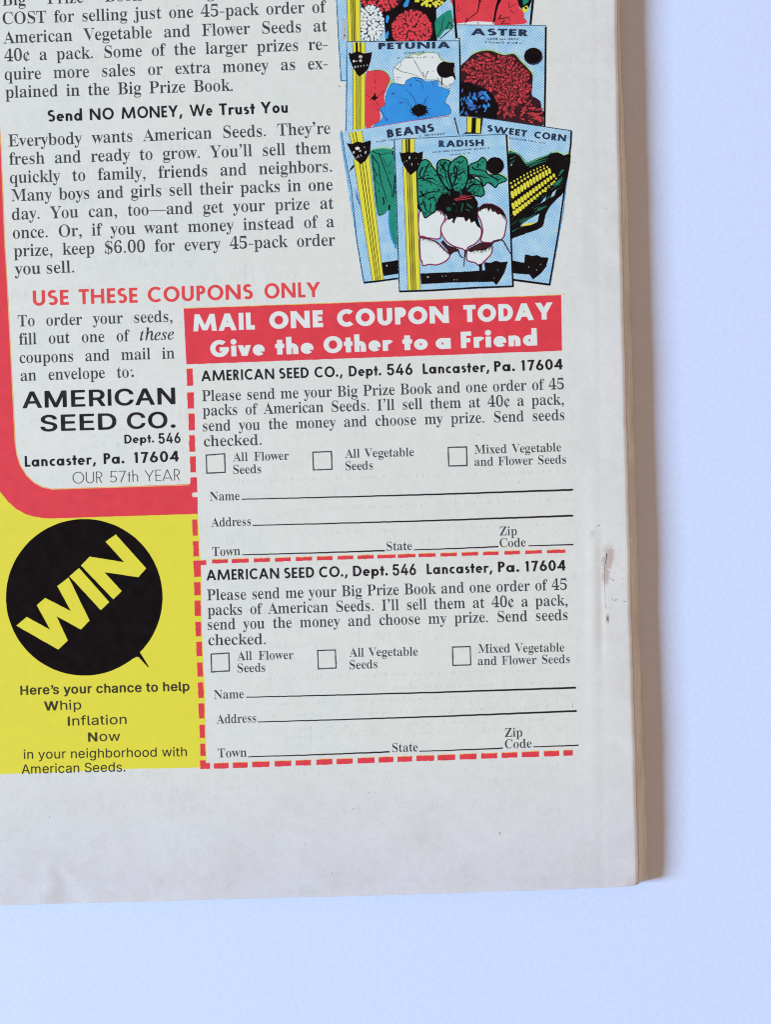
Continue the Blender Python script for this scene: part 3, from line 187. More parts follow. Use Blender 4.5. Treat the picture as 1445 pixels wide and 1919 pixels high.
 '0':[193,[55,17,69,6,86,-2,94,-3,106,-3,123,2,139,12,146,19,155,30,166,49,175,73,180,98,181,129,177,156,171,179,162,199,157,208,146,221,131,234,115,241,100,243,86,242,75,237,62,229,49,216,38,200,32,187,25,167,20,144,19,123,19,107,22,84,27,66,34,48,43,32],[89,46,80,60,74,81,71,107,71,133,74,159,81,180,89,194,95,198,100,199,107,197,113,191,119,181,122,171,126,157,129,136,129,104,124,74,120,62,114,50,108,44,102,41,95,42]],
 '1':[161,[66,1,114,0,116,1,117,234,118,239,118,240,66,240,64,235,30,189,63,189,65,187]],
 '4':[204,[10,52,117,51,118,49,119,1,169,1,170,51,172,51,189,52,190,55,190,95,188,96,171,96,170,97,169,239,117,240,114,239,35,97,33,96,11,95],[88,96,118,151,118,96]],
 '5':[182,[28,21,42,10,58,2,76,-2,92,-2,109,2,123,8,136,18,148,31,157,48,161,69,160,86,155,103,149,113,141,123,133,131,123,138,112,143,102,146,90,148,77,148,80,193,80,195,82,196,174,196,175,199,174,240,31,239,31,198,33,194,27,102,58,101,66,95,73,101,78,103,86,104,92,102,99,98,105,91,109,82,110,72,108,63,105,55,100,49,92,44,83,42,75,44,68,49,61,57,18,36,18,35,20,31]],
 '6':[189,[37,21,52,10,70,2,92,-2,110,0,129,6,146,16,159,30,168,45,173,61,175,74,174,83,171,99,162,117,151,130,137,141,119,149,101,153,140,240,87,240,84,239,31,123,20,105,17,96,14,83,14,73,15,61,23,40,29,31],[75,51,68,60,66,70,66,82,70,93,74,95,78,103,86,107,97,108,108,105,113,100,117,95,123,83,123,69,118,57,114,51,109,47,104,44,97,43,85,44]],
 '7':[173,[37,0,87,0,90,1,145,194,146,196,158,196,159,197,159,237,159,240,17,240,14,239,14,196,89,196,91,195]],
 'A':[266,[11,0,65,0,85,50,89,51,179,51,181,49,201,0,255,1,160,240,108,240,105,239],[104,96,133,169,162,96]],
 'B':[194,[19,1,97,0,117,4,131,10,143,19,153,31,162,47,165,58,166,69,164,90,161,101,156,110,142,128,150,142,155,157,156,173,154,188,147,204,138,218,126,228,112,235,101,239,89,240,22,240,19,239],[71,45,71,100,93,101,102,99,110,91,114,79,114,67,110,55,105,49,98,45],[71,146,71,195,72,196,86,196,92,195,99,188,104,179,105,168,102,157,97,150,91,146,86,145]],
 'C':[239,[54,33,69,19,92,6,116,-1,138,-4,160,-3,182,3,201,12,222,27,221,30,188,60,170,47,159,43,149,41,138,40,127,42,117,45,108,50,100,55,91,63,81,78,73,97,70,118,72,138,79,159,85,168,91,177,106,189,117,195,127,198,138,200,148,199,159,197,170,193,188,180,221,211,222,212,221,213,201,228,182,237,160,243,138,244,116,241,92,233,69,221,53,206,38,187,27,164,21,143,19,118,22,93,29,70,39,52]],
 'D':[220,[19,1,102,0,115,1,129,5,145,12,163,23,180,39,190,55,201,76,207,101,208,127,205,149,198,172,185,193,168,212,150,226,129,235,108,240,19,239],[71,45,70,195,72,196,98,196,109,194,120,190,132,182,142,171,149,159,153,145,157,127,156,109,153,94,148,81,142,70,133,59,124,52,114,47,104,45]],
 'E':[163,[19,1,149,1,148,44,72,44,71,45,70,47,71,97,138,98,140,98,140,101,139,142,71,143,71,195,73,196,148,196,148,240,19,239]],
 'H':[243,[19,1,70,1,70,95,71,97,73,98,172,97,173,1,224,1,224,239,173,239,173,142,114,142,73,142,71,143,70,239,19,239]],
 'I':[89,[19,1,68,0,70,1,70,237,69,240,21,240,19,239]],
 'L':[147,[19,1,134,0,137,1,136,44,73,44,70,45,70,237,69,240,21,240,19,239]],
 'M':[349,[17,0,65,0,68,1,84,149,149,11,152,10,197,10,200,11,201,13,265,149,281,1,284,0,332,1,307,239,258,240,255,239,174,66,94,239,91,240,42,240]],
 'N':[266,[19,1,68,0,70,1,71,163,190,1,251,0,247,9,246,239,198,240,196,239,195,77,75,239,15,240,19,231]],
 'O':[275,[55,31,74,17,94,5,118,-2,143,-4,165,-2,189,6,209,17,219,25,233,38,242,50,248,61,258,84,263,108,263,132,258,156,249,179,235,199,219,215,198,230,178,238,154,243,132,244,106,239,88,232,72,223,53,206,39,188,28,168,21,144,19,119,21,96,29,71,39,51],[93,62,86,70,78,83,73,96,71,112,71,128,73,142,77,155,83,165,91,177,102,186,114,194,126,198,139,200,149,199,162,196,174,191,187,181,196,170,204,157,210,139,212,126,210,105,206,90,199,75,188,60,179,53,163,44,148,41,134,41,120,44,107,50]],
 'P':[164,[19,1,70,1,71,100,100,102,109,105,120,110,129,116,138,123,146,134,151,145,155,158,156,173,154,185,150,199,144,210,134,221,125,228,112,235,101,239,89,240,22,240,19,239],[71,146,71,195,72,196,86,196,92,195,99,188,104,179,105,168,102,157,97,150,91,146,86,145]],
 'R':[194,[19,1,70,1,71,94,115,1,172,0,120,109,138,124,146,134,151,145,154,156,156,167,156,179,154,188,147,204,138,218,126,228,112,235,101,239,89,240,22,240,19,239],[71,146,71,195,72,196,86,196,92,195,99,188,104,179,105,168,102,157,97,150,91,146,86,145]],
 'S':[179,[35,22,49,10,67,1,86,-2,105,-1,123,6,139,16,152,30,161,47,165,67,165,85,161,100,152,117,141,129,126,139,109,146,90,149,89,152,81,155,76,159,71,169,71,178,72,184,76,191,81,195,88,198,94,197,99,195,106,189,147,213,143,219,132,228,123,234,113,238,98,242,86,242,70,239,57,234,47,229,37,220,29,210,23,197,19,181,20,165,24,150,32,136,42,126,55,117,71,111,88,108,90,105,101,101,105,97,110,91,114,77,114,69,112,61,108,53,102,46,94,43,85,43,77,47,70,54,69,55,28,30,28,29]],
 'T':[173,[62,1,110,0,112,1,113,195,115,196,166,196,166,237,165,240,10,240,7,239,7,196,59,196,61,195]],
 'U':[221,[46,24,59,12,77,3,95,-2,115,-3,137,0,155,8,171,19,184,34,190,43,196,54,200,68,202,80,202,240,154,240,151,239,151,87,150,78,144,62,135,51,124,43,111,41,98,43,86,51,77,62,71,78,70,87,70,239,67,240,19,239,20,77,23,62,27,50,35,37]],
 'W':[385,[91,1,138,0,141,1,193,161,244,1,247,0,294,1,374,240,328,240,325,239,270,77,218,239,215,240,168,240,115,77,60,239,58,240,11,240]],
 'Y':[242,[96,1,146,1,147,100,152,102,233,240,174,239,121,152,68,239,8,239,90,102,95,100]],
 'a':[200,[38,19,48,10,60,4,69,0,82,-2,92,-3,105,-1,118,3,127,7,128,1,129,0,178,1,178,155,129,156,128,155,127,149,118,153,105,157,92,159,82,158,69,156,60,152,49,146,40,139,30,128,21,112,16,96,14,79,15,62,20,47,27,33],[77,47,71,55,66,67,65,80,67,91,71,102,78,110,86,114,95,114,100,111,105,107,112,95,115,80,113,65,107,52,102,46,97,43,92,42,87,42,81,44]],
 'c':[151,[36,22,48,11,60,4,72,-1,87,-3,101,-2,115,2,126,7,138,15,138,17,106,49,99,44,92,42,85,42,78,46,73,52,69,59,66,68,65,77,66,87,69,96,73,104,78,110,84,114,91,114,99,112,106,107,138,139,138,140,137,142,125,150,111,156,94,159,82,158,68,155,55,150,44,142,32,131,23,117,18,104,15,89,14,75,16,60,20,46,26,34]],
 'd':[200,[38,19,48,10,60,4,69,0,82,-2,92,-3,105,-1,118,3,127,7,128,1,129,0,179,1,178,253,130,254,128,253,127,149,112,155,99,158,88,159,74,157,60,152,48,145,35,134,26,122,20,109,16,96,14,80,14,69,17,54,22,41,30,28],[77,47,71,55,66,67,65,80,67,91,71,102,78,110,86,114,95,114,100,111,105,107,112,95,115,80,113,65,107,52,102,46,97,43,92,42,87,42,81,44]],
 'e':[177,[36,22,46,12,60,4,75,-1,92,-3,107,-1,120,4,133,11,145,23,145,25,109,53,99,44,93,42,88,42,82,43,77,47,72,53,69,60,71,61,164,62,165,76,166,81,165,94,162,104,153,124,139,140,128,148,117,154,103,158,87,159,72,156,59,152,47,145,35,134,25,121,19,107,15,93,14,76,16,59,20,46,27,33],[69,95,72,103,77,109,84,113,90,114,96,113,102,110,108,103,111,96,109,95]],
 'n':[175,[19,1,70,1,71,95,73,103,76,108,81,112,87,114,94,112,98,108,102,103,104,95,105,1,156,1,156,92,155,103,151,115,145,127,138,136,128,145,113,153,95,158,84,158,70,156,19,155]],
 'o':[180,[38,19,48,10,61,3,75,-1,92,-3,106,-1,121,4,135,13,147,25,157,40,163,54,166,70,166,86,163,102,157,116,149,129,139,140,125,149,112,155,98,158,82,158,68,155,55,150,41,140,33,131,23,116,17,103,14,87,14,76,16,61,20,46,27,33],[77,47,71,55,66,67,65,80,67,91,71,102,78,110,86,114,95,114,100,111,105,107,112,95,115,80,113,65,107,52,102,46,97,43,92,42,87,42,81,44]],
 'p':[200,[19,-65,70,-64,71,7,86,1,100,-2,110,-3,126,0,138,4,151,11,162,21,172,34,179,47,183,62,184,78,182,96,178,109,169,126,160,137,145,149,130,155,110,159,90,156,71,149,70,155,69,156,19,155],[94,48,88,57,84,68,83,82,85,92,90,102,96,110,104,114,112,114,117,112,122,108,130,95,133,82,133,73,131,64,125,51,122,47,115,43,110,42,105,42,99,44]],
 'r':[136,[19,1,70,1,70,89,73,102,79,110,88,114,95,113,100,110,103,106,105,106,142,133,142,135,134,142,125,149,116,153,97,158,85,159,69,156,19,155]],
 's':[132,[25,15,37,6,49,0,63,-2,75,-1,89,3,100,9,110,18,117,30,121,42,122,54,119,68,112,81,104,90,94,97,83,102,67,104,66,105,66,113,108,138,106,141,100,146,89,153,80,156,69,158,58,158,48,155,38,151,29,144,23,137,18,130,15,119,14,110,16,97,22,87,30,77,39,71,52,66,65,64,66,60,69,57,70,52,69,46,67,43,65,43,61,45,21,21,21,19]],
 't':[113,[31,1,80,0,82,1,82,110,84,112,106,112,106,153,105,156,84,156,83,157,82,212,81,214,32,214,31,157,29,156,9,156,7,155,7,112,29,112,31,110]],
 'u':[175,[37,19,46,11,55,5,66,1,77,-2,90,-3,107,0,155,1,155,155,105,155,104,61,102,53,98,47,94,43,87,42,81,43,76,47,73,53,71,61,70,155,19,155,19,59,22,46,25,37,31,27]]},
'X': {' ':[86],
 'A':[292,[12,0,87,0,108,50,112,51,182,51,204,0,280,1,184,240,110,240,107,239],[134,113,146,143,158,113]],
 'C':[252,[55,34,73,19,96,6,121,-1,145,-4,170,-2,194,4,214,13,234,27,234,29,230,33,188,73,170,62,152,57,136,59,127,62,119,66,106,77,98,89,93,102,90,118,92,135,97,150,106,163,118,173,125,177,136,181,152,183,170,178,188,167,230,207,234,211,234,213,214,227,194,236,170,242,145,244,121,241,96,234,73,221,55,206,40,187,28,166,22,145,19,121,21,96,28,75,40,53]],
 'D':[235,[19,1,117,0,140,4,156,10,174,20,190,34,202,49,213,69,221,95,223,116,221,141,215,166,205,186,191,205,174,220,162,227,150,233,125,239,116,240,19,239],[91,62,90,177,93,179,119,178,128,174,136,168,141,161,146,150,150,139,152,124,151,112,149,99,146,89,141,79,136,72,128,66,122,63,115,61]],
 'E':[171,[19,1,157,1,157,61,92,61,91,62,90,64,90,87,91,89,144,89,147,90,146,150,91,151,90,153,90,177,91,178,93,179,157,179,156,240,19,239]],
 'F':[167,[19,1,89,0,91,82,143,83,143,143,91,144,90,177,93,179,157,179,156,240,19,239]],
 'G':[290,[55,34,65,25,78,16,99,5,125,-2,152,-4,181,0,203,8,214,13,230,23,246,38,259,55,270,76,277,77,278,78,278,136,277,138,149,138,149,78,190,77,183,69,173,63,165,60,155,58,145,57,132,60,121,65,111,72,103,81,96,92,92,104,90,117,92,134,97,149,106,163,117,173,124,177,133,181,142,182,152,183,162,181,171,178,188,167,230,207,234,211,234,213,220,224,209,230,189,238,166,243,139,244,115,240,94,233,69,218,53,204,39,187,29,167,24,155,21,140,19,118,21,96,24,85,30,69,41,50]],
 'I':[109,[19,1,87,0,90,1,90,237,89,240,22,240,19,239]],
 'L':[157,[19,1,144,0,147,1,147,61,93,61,90,63,90,237,89,240,22,240,19,239]],
 'M':[382,[18,0,88,1,102,119,155,11,226,11,280,119,293,1,364,0,364,5,339,239,267,239,191,84,115,239,43,240]],
 'N':[296,[19,1,87,0,90,1,90,138,198,0,283,0,277,9,277,11,276,239,208,240,206,239,205,102,98,240,12,240,18,231,19,229]],
 'O':[290,[56,33,76,17,99,5,123,-2,148,-4,173,-2,197,5,221,17,240,32,256,51,268,72,276,96,278,118,276,144,270,164,262,180,247,200,229,217,219,224,202,233,186,239,174,242,150,244,124,242,100,235,76,223,57,208,41,189,29,168,21,144,19,120,21,96,29,73,40,51],[110,73,102,82,95,95,91,107,90,117,91,128,93,139,97,149,103,159,111,168,117,173,127,178,138,182,150,183,160,182,170,178,181,172,190,164,197,154,203,143,206,132,207,119,205,107,202,95,194,81,186,72,176,65,164,60,152,57,138,58,128,61,117,67]],
 'P':[175,[19,1,90,1,90,98,115,101,125,105,134,109,149,121,156,131,162,141,166,153,168,168,167,181,164,193,158,205,149,217,138,227,128,233,115,238,101,240,22,240,19,239],[91,161,90,177,92,179,96,178,97,161]],
 'T':[187,[58,1,126,0,129,1,129,177,131,179,180,179,180,237,179,240,10,240,7,239,7,179,56,179,58,177]],
 'U':[239,[48,27,64,14,82,4,101,-2,123,-3,143,-1,164,7,182,18,197,33,205,44,212,58,217,73,220,87,220,239,149,239,148,88,144,75,137,66,128,60,120,58,109,60,100,67,94,77,91,89,90,239,19,239,19,95,20,85,23,68,29,53,37,39]],
 'Y':[267,[98,1,169,1,169,100,175,101,176,102,258,240,176,240,133,171,91,240,9,239,91,102,92,101,97,100]],
 'a':[219,[36,24,45,15,58,7,73,1,88,-2,105,-2,126,2,129,0,198,1,198,155,129,156,126,154,106,158,89,158,75,156,64,152,52,146,43,140,32,129,23,116,17,102,14,86,14,70,18,54,24,39],[91,61,88,66,86,72,86,84,88,90,91,95,94,97,99,97,104,94,107,88,109,78,108,71,106,65,101,60,96,59]],
 'd':[219,[36,24,45,15,58,7,73,1,88,-2,105,-2,126,2,129,0,198,1,197,253,128,253,126,154,113,157,98,159,88,158,72,155,58,149,45,141,35,132,28,123,20,110,16,96,14,86,14,70,16,60,20,46,28,33],[91,61,88,66,86,72,86,84,88,90,91,95,94,97,99,97,104,94,107,88,109,78,108,71,106,65,101,60,96,59]],
 'e':[190,[36,24,48,13,60,6,79,-1,94,-3,109,-2,127,3,142,10,154,19,158,23,158,25,120,54,179,56,179,76,180,79,179,100,176,102,169,118,162,129,151,139,138,148,121,155,105,158,89,158,71,155,57,149,43,140,30,127,22,113,17,99,14,81,15,65,18,52,24,39]],
 'h':[195,[19,1,90,1,90,82,93,92,95,96,97,97,100,96,102,92,105,82,105,1,173,0,176,1,176,83,174,96,171,107,166,117,158,129,150,138,138,147,127,152,116,156,91,158,90,251,89,254,22,254,19,253]],
 'i':[109,[19,1,87,0,90,1,90,153,89,156,22,156,19,155],[25,183,31,178,39,174,54,171,69,173,77,177,83,182,92,194,95,204,96,212,95,220,92,228,84,241,78,246,70,250,61,253,55,253,48,253,39,250,31,246,25,241,17,228,14,220,13,212,14,204,17,194]],
 'n':[195,[19,1,90,1,90,82,93,92,95,96,97,97,100,96,102,92,105,82,105,1,175,1,176,82,174,95,171,108,166,117,159,128,150,138,141,145,131,151,119,155,108,157,95,158,78,156,19,155]],
 'o':[194,[36,24,45,15,58,7,73,1,89,-2,105,-2,120,1,136,7,150,16,161,27,170,40,177,55,180,71,180,85,177,101,170,116,162,129,150,141,136,149,120,155,105,158,89,158,72,155,58,149,43,140,32,129,23,116,17,102,14,86,14,70,18,54,24,39],[91,61,88,66,86,72,86,84,88,90,91,95,94,97,99,97,104,94,107,88,109,78,108,71,106,65,101,60,96,59]],
 'r':[155,[19,1,90,1,90,87,91,92,94,96,98,97,107,95,159,132,160,134,159,135,148,144,136,151,126,155,113,158,96,159,76,156,19,155]],
 't':[133,[31,1,99,0,102,1,102,93,104,95,124,95,126,96,126,153,125,156,104,156,102,157,102,212,101,214,32,214,31,157,29,156,9,156,7,155,7,96,9,95,29,95,31,93]],
 'v':[195,[60,1,135,1,189,156,115,156,97,108,80,156,5,156]]},
'L': {' ':[86],
 '5':[162,[26,20,38,9,51,2,67,-2,82,-2,97,2,111,9,124,20,131,31,139,49,141,61,142,72,139,87,136,97,131,107,125,115,118,123,108,130,100,134,89,138,80,140,68,139,57,137,45,133,51,221,51,223,53,224,154,224,155,226,155,240,31,239,31,225,34,224,34,221,25,96,42,96,43,111,49,116,59,121,71,123,78,123,88,121,102,114,114,101,121,84,123,66,120,52,114,38,104,26,94,19,84,15,75,14,68,15,59,17,44,26,39,31,32,41,16,33]],
 '7':[163,[37,0,56,0,58,1,142,222,143,224,149,224,149,240,14,239,14,225,15,224,122,223]],
 'A':[223,[9,0,28,1,53,64,54,52,56,51,169,51,170,52,170,63,195,1,215,0,121,240,103,240,101,239],[55,68,112,213,168,68]],
 'E':[150,[19,0,136,1,136,15,135,16,39,16,38,16,38,18,38,111,127,112,128,112,128,114,128,127,127,128,38,129,38,223,135,224,136,226,136,240,19,239]],
 'O':[251,[52,31,68,17,89,4,109,-2,121,-4,137,-4,160,1,179,10,198,23,214,41,226,63,234,84,238,108,239,124,237,140,234,156,230,168,220,189,206,208,189,224,170,235,151,242,130,244,109,242,89,236,76,229,60,216,44,199,32,179,24,156,19,131,19,109,23,85,28,71,38,51],[71,37,59,51,49,68,42,88,39,101,38,118,39,139,42,152,49,173,59,189,71,203,86,215,100,222,111,226,129,228,147,226,164,220,180,209,194,195,205,179,213,162,216,153,219,131,219,109,217,93,213,80,205,61,193,43,180,31,163,20,145,14,129,12,115,13,105,16,86,25]],
 'R':[168,[19,0,38,1,38,103,38,104,40,104,65,104,111,1,112,0,131,0,85,106,98,111,109,118,119,127,126,136,132,149,135,160,136,175,135,184,130,201,120,216,113,224,105,229,88,237,72,240,21,240,19,239],[38,121,38,223,70,224,80,222,90,219,98,214,105,207,111,199,115,188,117,179,118,169,115,157,111,147,101,133,94,128,85,124,77,121]],
 'U':[192,[40,20,53,9,70,1,88,-3,104,-3,121,1,136,8,148,16,161,32,169,49,173,71,173,240,156,240,154,239,154,75,153,63,150,52,142,37,130,24,114,16,97,13,80,15,72,18,63,24,55,30,49,38,41,53,38,71,38,239,36,240,19,239,19,66,21,54,26,42,32,31]],
 'Y':[202,[92,0,109,0,110,1,111,100,114,105,194,240,172,239,101,120,29,239,8,240,89,102,91,100]],
 'h':[142,[19,0,36,0,38,1,38,108,40,119,45,128,52,135,61,140,71,142,81,140,90,135,98,128,102,120,105,108,105,1,106,0,122,0,123,1,123,109,121,122,116,133,106,144,98,151,86,156,74,158,62,157,51,154,38,147,38,252,36,254,20,254,19,252]],
 't':[81,[31,0,48,0,50,1,50,139,73,140,74,141,73,156,50,157,50,213,48,214,31,214,31,157,8,156,7,155,7,140,29,140,31,139]]},
'T': {' ':[86],
 'A':[286,[12,0,83,0,103,50,107,51,182,51,203,0,274,1,179,239,110,240,107,239],[127,109,143,149,159,110]],
 'B':[207,[19,1,100,0,120,3,137,11,150,20,161,32,169,48,173,59,175,70,176,81,174,92,172,103,168,112,155,132,161,145,164,160,165,173,163,187,156,204,148,216,136,227,123,234,110,238,98,240,22,240,19,239],[86,58,86,98,88,99,99,99,104,96,107,88,109,78,107,69,104,62,100,58],[86,158,86,181,88,182,95,182,97,179,98,173,97,160,95,157]],
 'C':[249,[55,34,72,19,95,6,119,-1,143,-4,167,-3,193,4,211,13,231,27,232,28,228,32,188,70,169,58,152,54,134,55,118,61,104,72,95,85,88,101,86,118,87,134,92,150,101,165,114,176,124,182,132,185,142,186,151,186,169,182,188,170,230,210,232,212,231,213,211,227,193,236,167,243,143,244,119,241,95,233,72,221,52,203,38,185,27,164,21,141,19,118,22,94,28,74,40,52]],
 'D':[231,[19,1,113,0,137,4,156,11,170,19,187,35,198,49,210,70,217,93,220,115,220,127,218,142,211,166,201,187,188,205,169,221,147,233,136,236,122,239,112,240,19,239],[86,58,86,181,88,182,117,182,126,178,134,172,141,163,147,153,150,141,153,125,152,110,150,99,146,87,141,77,135,69,126,62,120,59,113,58]],
 'E':[169,[19,1,155,1,155,57,88,58,86,58,86,61,86,91,143,91,145,92,145,148,86,149,86,180,86,182,88,182,155,183,155,240,19,239]],
 'H':[268,[19,1,85,1,86,89,86,91,89,91,182,91,183,1,249,1,249,239,183,239,182,150,180,149,139,149,86,149,85,240,19,239]],
 'I':[105,[19,1,83,0,86,1,86,237,85,240,22,240,19,239]],
 'N':[289,[19,1,83,0,85,1,86,143,196,1,276,0,271,8,270,11,270,239,206,240,203,239,203,97,93,239,13,240,18,232,19,229]],
 'O':[287,[55,34,76,17,97,6,121,-1,138,-4,161,-3,184,1,208,11,230,25,246,41,260,62,269,84,274,109,274,132,269,156,260,179,245,199,227,216,207,229,183,239,157,244,133,243,109,239,86,229,64,214,49,200,41,190,29,169,21,145,19,122,21,95,29,73,41,51],[106,71,97,81,92,90,88,101,86,113,86,127,88,139,92,150,97,159,104,168,113,176,124,182,135,185,145,187,159,185,169,182,180,176,190,167,198,156,203,145,207,131,208,116,205,101,201,88,194,78,186,69,175,61,164,56,151,54,140,54,128,56,118,61]],
 'P':[173,[19,1,85,1,86,99,111,101,122,105,130,109,140,116,147,122,154,132,159,140,163,153,165,167,164,181,161,194,154,207,145,219,135,227,123,234,110,238,98,240,22,240,19,239],[86,158,86,181,88,182,95,182,97,179,98,173,97,160,95,157]],
 'R':[207,[19,1,85,1,86,63,118,0,191,1,136,112,152,129,157,137,162,148,165,168,164,180,162,190,156,205,148,216,136,227,123,234,110,238,98,240,22,240,19,239],[86,158,86,181,88,182,95,182,97,179,98,173,97,160,95,157]],
 'S':[191,[35,24,50,11,67,3,87,-2,108,-1,126,4,145,14,160,28,170,45,176,64,177,82,173,101,165,118,151,134,140,143,131,148,120,152,96,156,95,159,89,163,87,169,87,177,92,183,97,184,104,180,157,212,152,219,145,225,128,235,114,240,99,242,83,241,68,237,54,231,43,222,32,211,25,198,20,183,20,167,23,151,31,135,43,122,59,111,74,105,95,102,96,98,102,96,106,92,109,86,110,79,108,66,106,61,102,58,97,56,92,56,88,59,83,64,82,64,29,32,29,31]],
 'T':[184,[59,1,122,0,125,1,126,181,128,182,176,183,177,237,176,240,10,240,7,239,7,183,56,182,58,181]],
 'U':[235,[49,24,63,13,83,3,102,-2,122,-3,146,1,165,9,181,19,195,34,203,45,209,57,213,71,216,85,216,95,216,240,150,239,149,98,149,87,145,74,138,64,129,57,118,54,108,56,98,63,91,73,87,86,85,239,19,239,19,93,20,81,23,66,30,49,39,36]],
 'W':[421,[97,1,159,0,162,1,211,143,259,1,262,0,324,0,409,240,348,240,345,239,293,95,243,239,179,240,129,95,76,239,12,240]]}}


rnd = random.Random(7)

# ---------------------------------------------------------------- geometry helpers
def smooth01(a, b, x):
    t = min(1, max(0, (x - a) / (b - a)))
    return t * t * (3 - 2 * t)

def ripple(x, y):
    return (math.sin(x * .013 + 1.3 + y * .004) + math.sin(y * .017 + .4 - x * .003) + .6 * math.sin(x * .031 - y * .022))

def page_height(x, y):
    """height of the paper above the flat printed area (metres)"""
    m = max(smooth01(1088, 1116, x), smooth01(1462, 1500, y))
    h = 0.00003 * ripple(x, y) * m
    # the fold for the staple: a groove running along the spine, deepest next to the rust
    g = 0.00001 + 0.00005 * smooth01(980, 1050, y) * (1 - smooth01(1170, 1290, y))
    h -= g * math.exp(-((x - (1126 + .008 * (y - 900))) / 7.0) ** 2)
    h += 0.8 * g * math.exp(-((x - 1112) / 11.0) ** 2) * smooth01(1090, 1104, x)
    # the small dent in the bottom margin
    if 40 < x < 190 and y > 1560:
        d = y - 1622
        w = 4 + max(0, d) * .36
        h += 0.00011 * math.exp(-((x - 96 - d * .02) / w) ** 2) * smooth01(1612, 1640, y)
        h -= 0.00011 * math.exp(-((x - 96 - w * 1.3) / w) ** 2) * smooth01(1612, 1640, y)
    # the paper bends down towards the bottom edge and the spine
    h -= 0.00035 * smooth01(1500, 1720, y) * m
    return h

def W(x, y, z):
    """layout point at height z -> world"""
    k = S * (T + D - z) / D
    return ((x - CX) * k, (CY - y) * k, z)

def P(x, y, lvl=0.0):
    """point of the printed page, lvl micrometres above the paper"""
    return ((x - CX) * S, (CY - y) * S, T + page_height(x, y) + lvl * 1e-6)

def shoelace(p):
    return .5 * sum(p[i - 1][0] * p[i][1] - p[i][0] * p[i - 1][1] for i in range(len(p)))

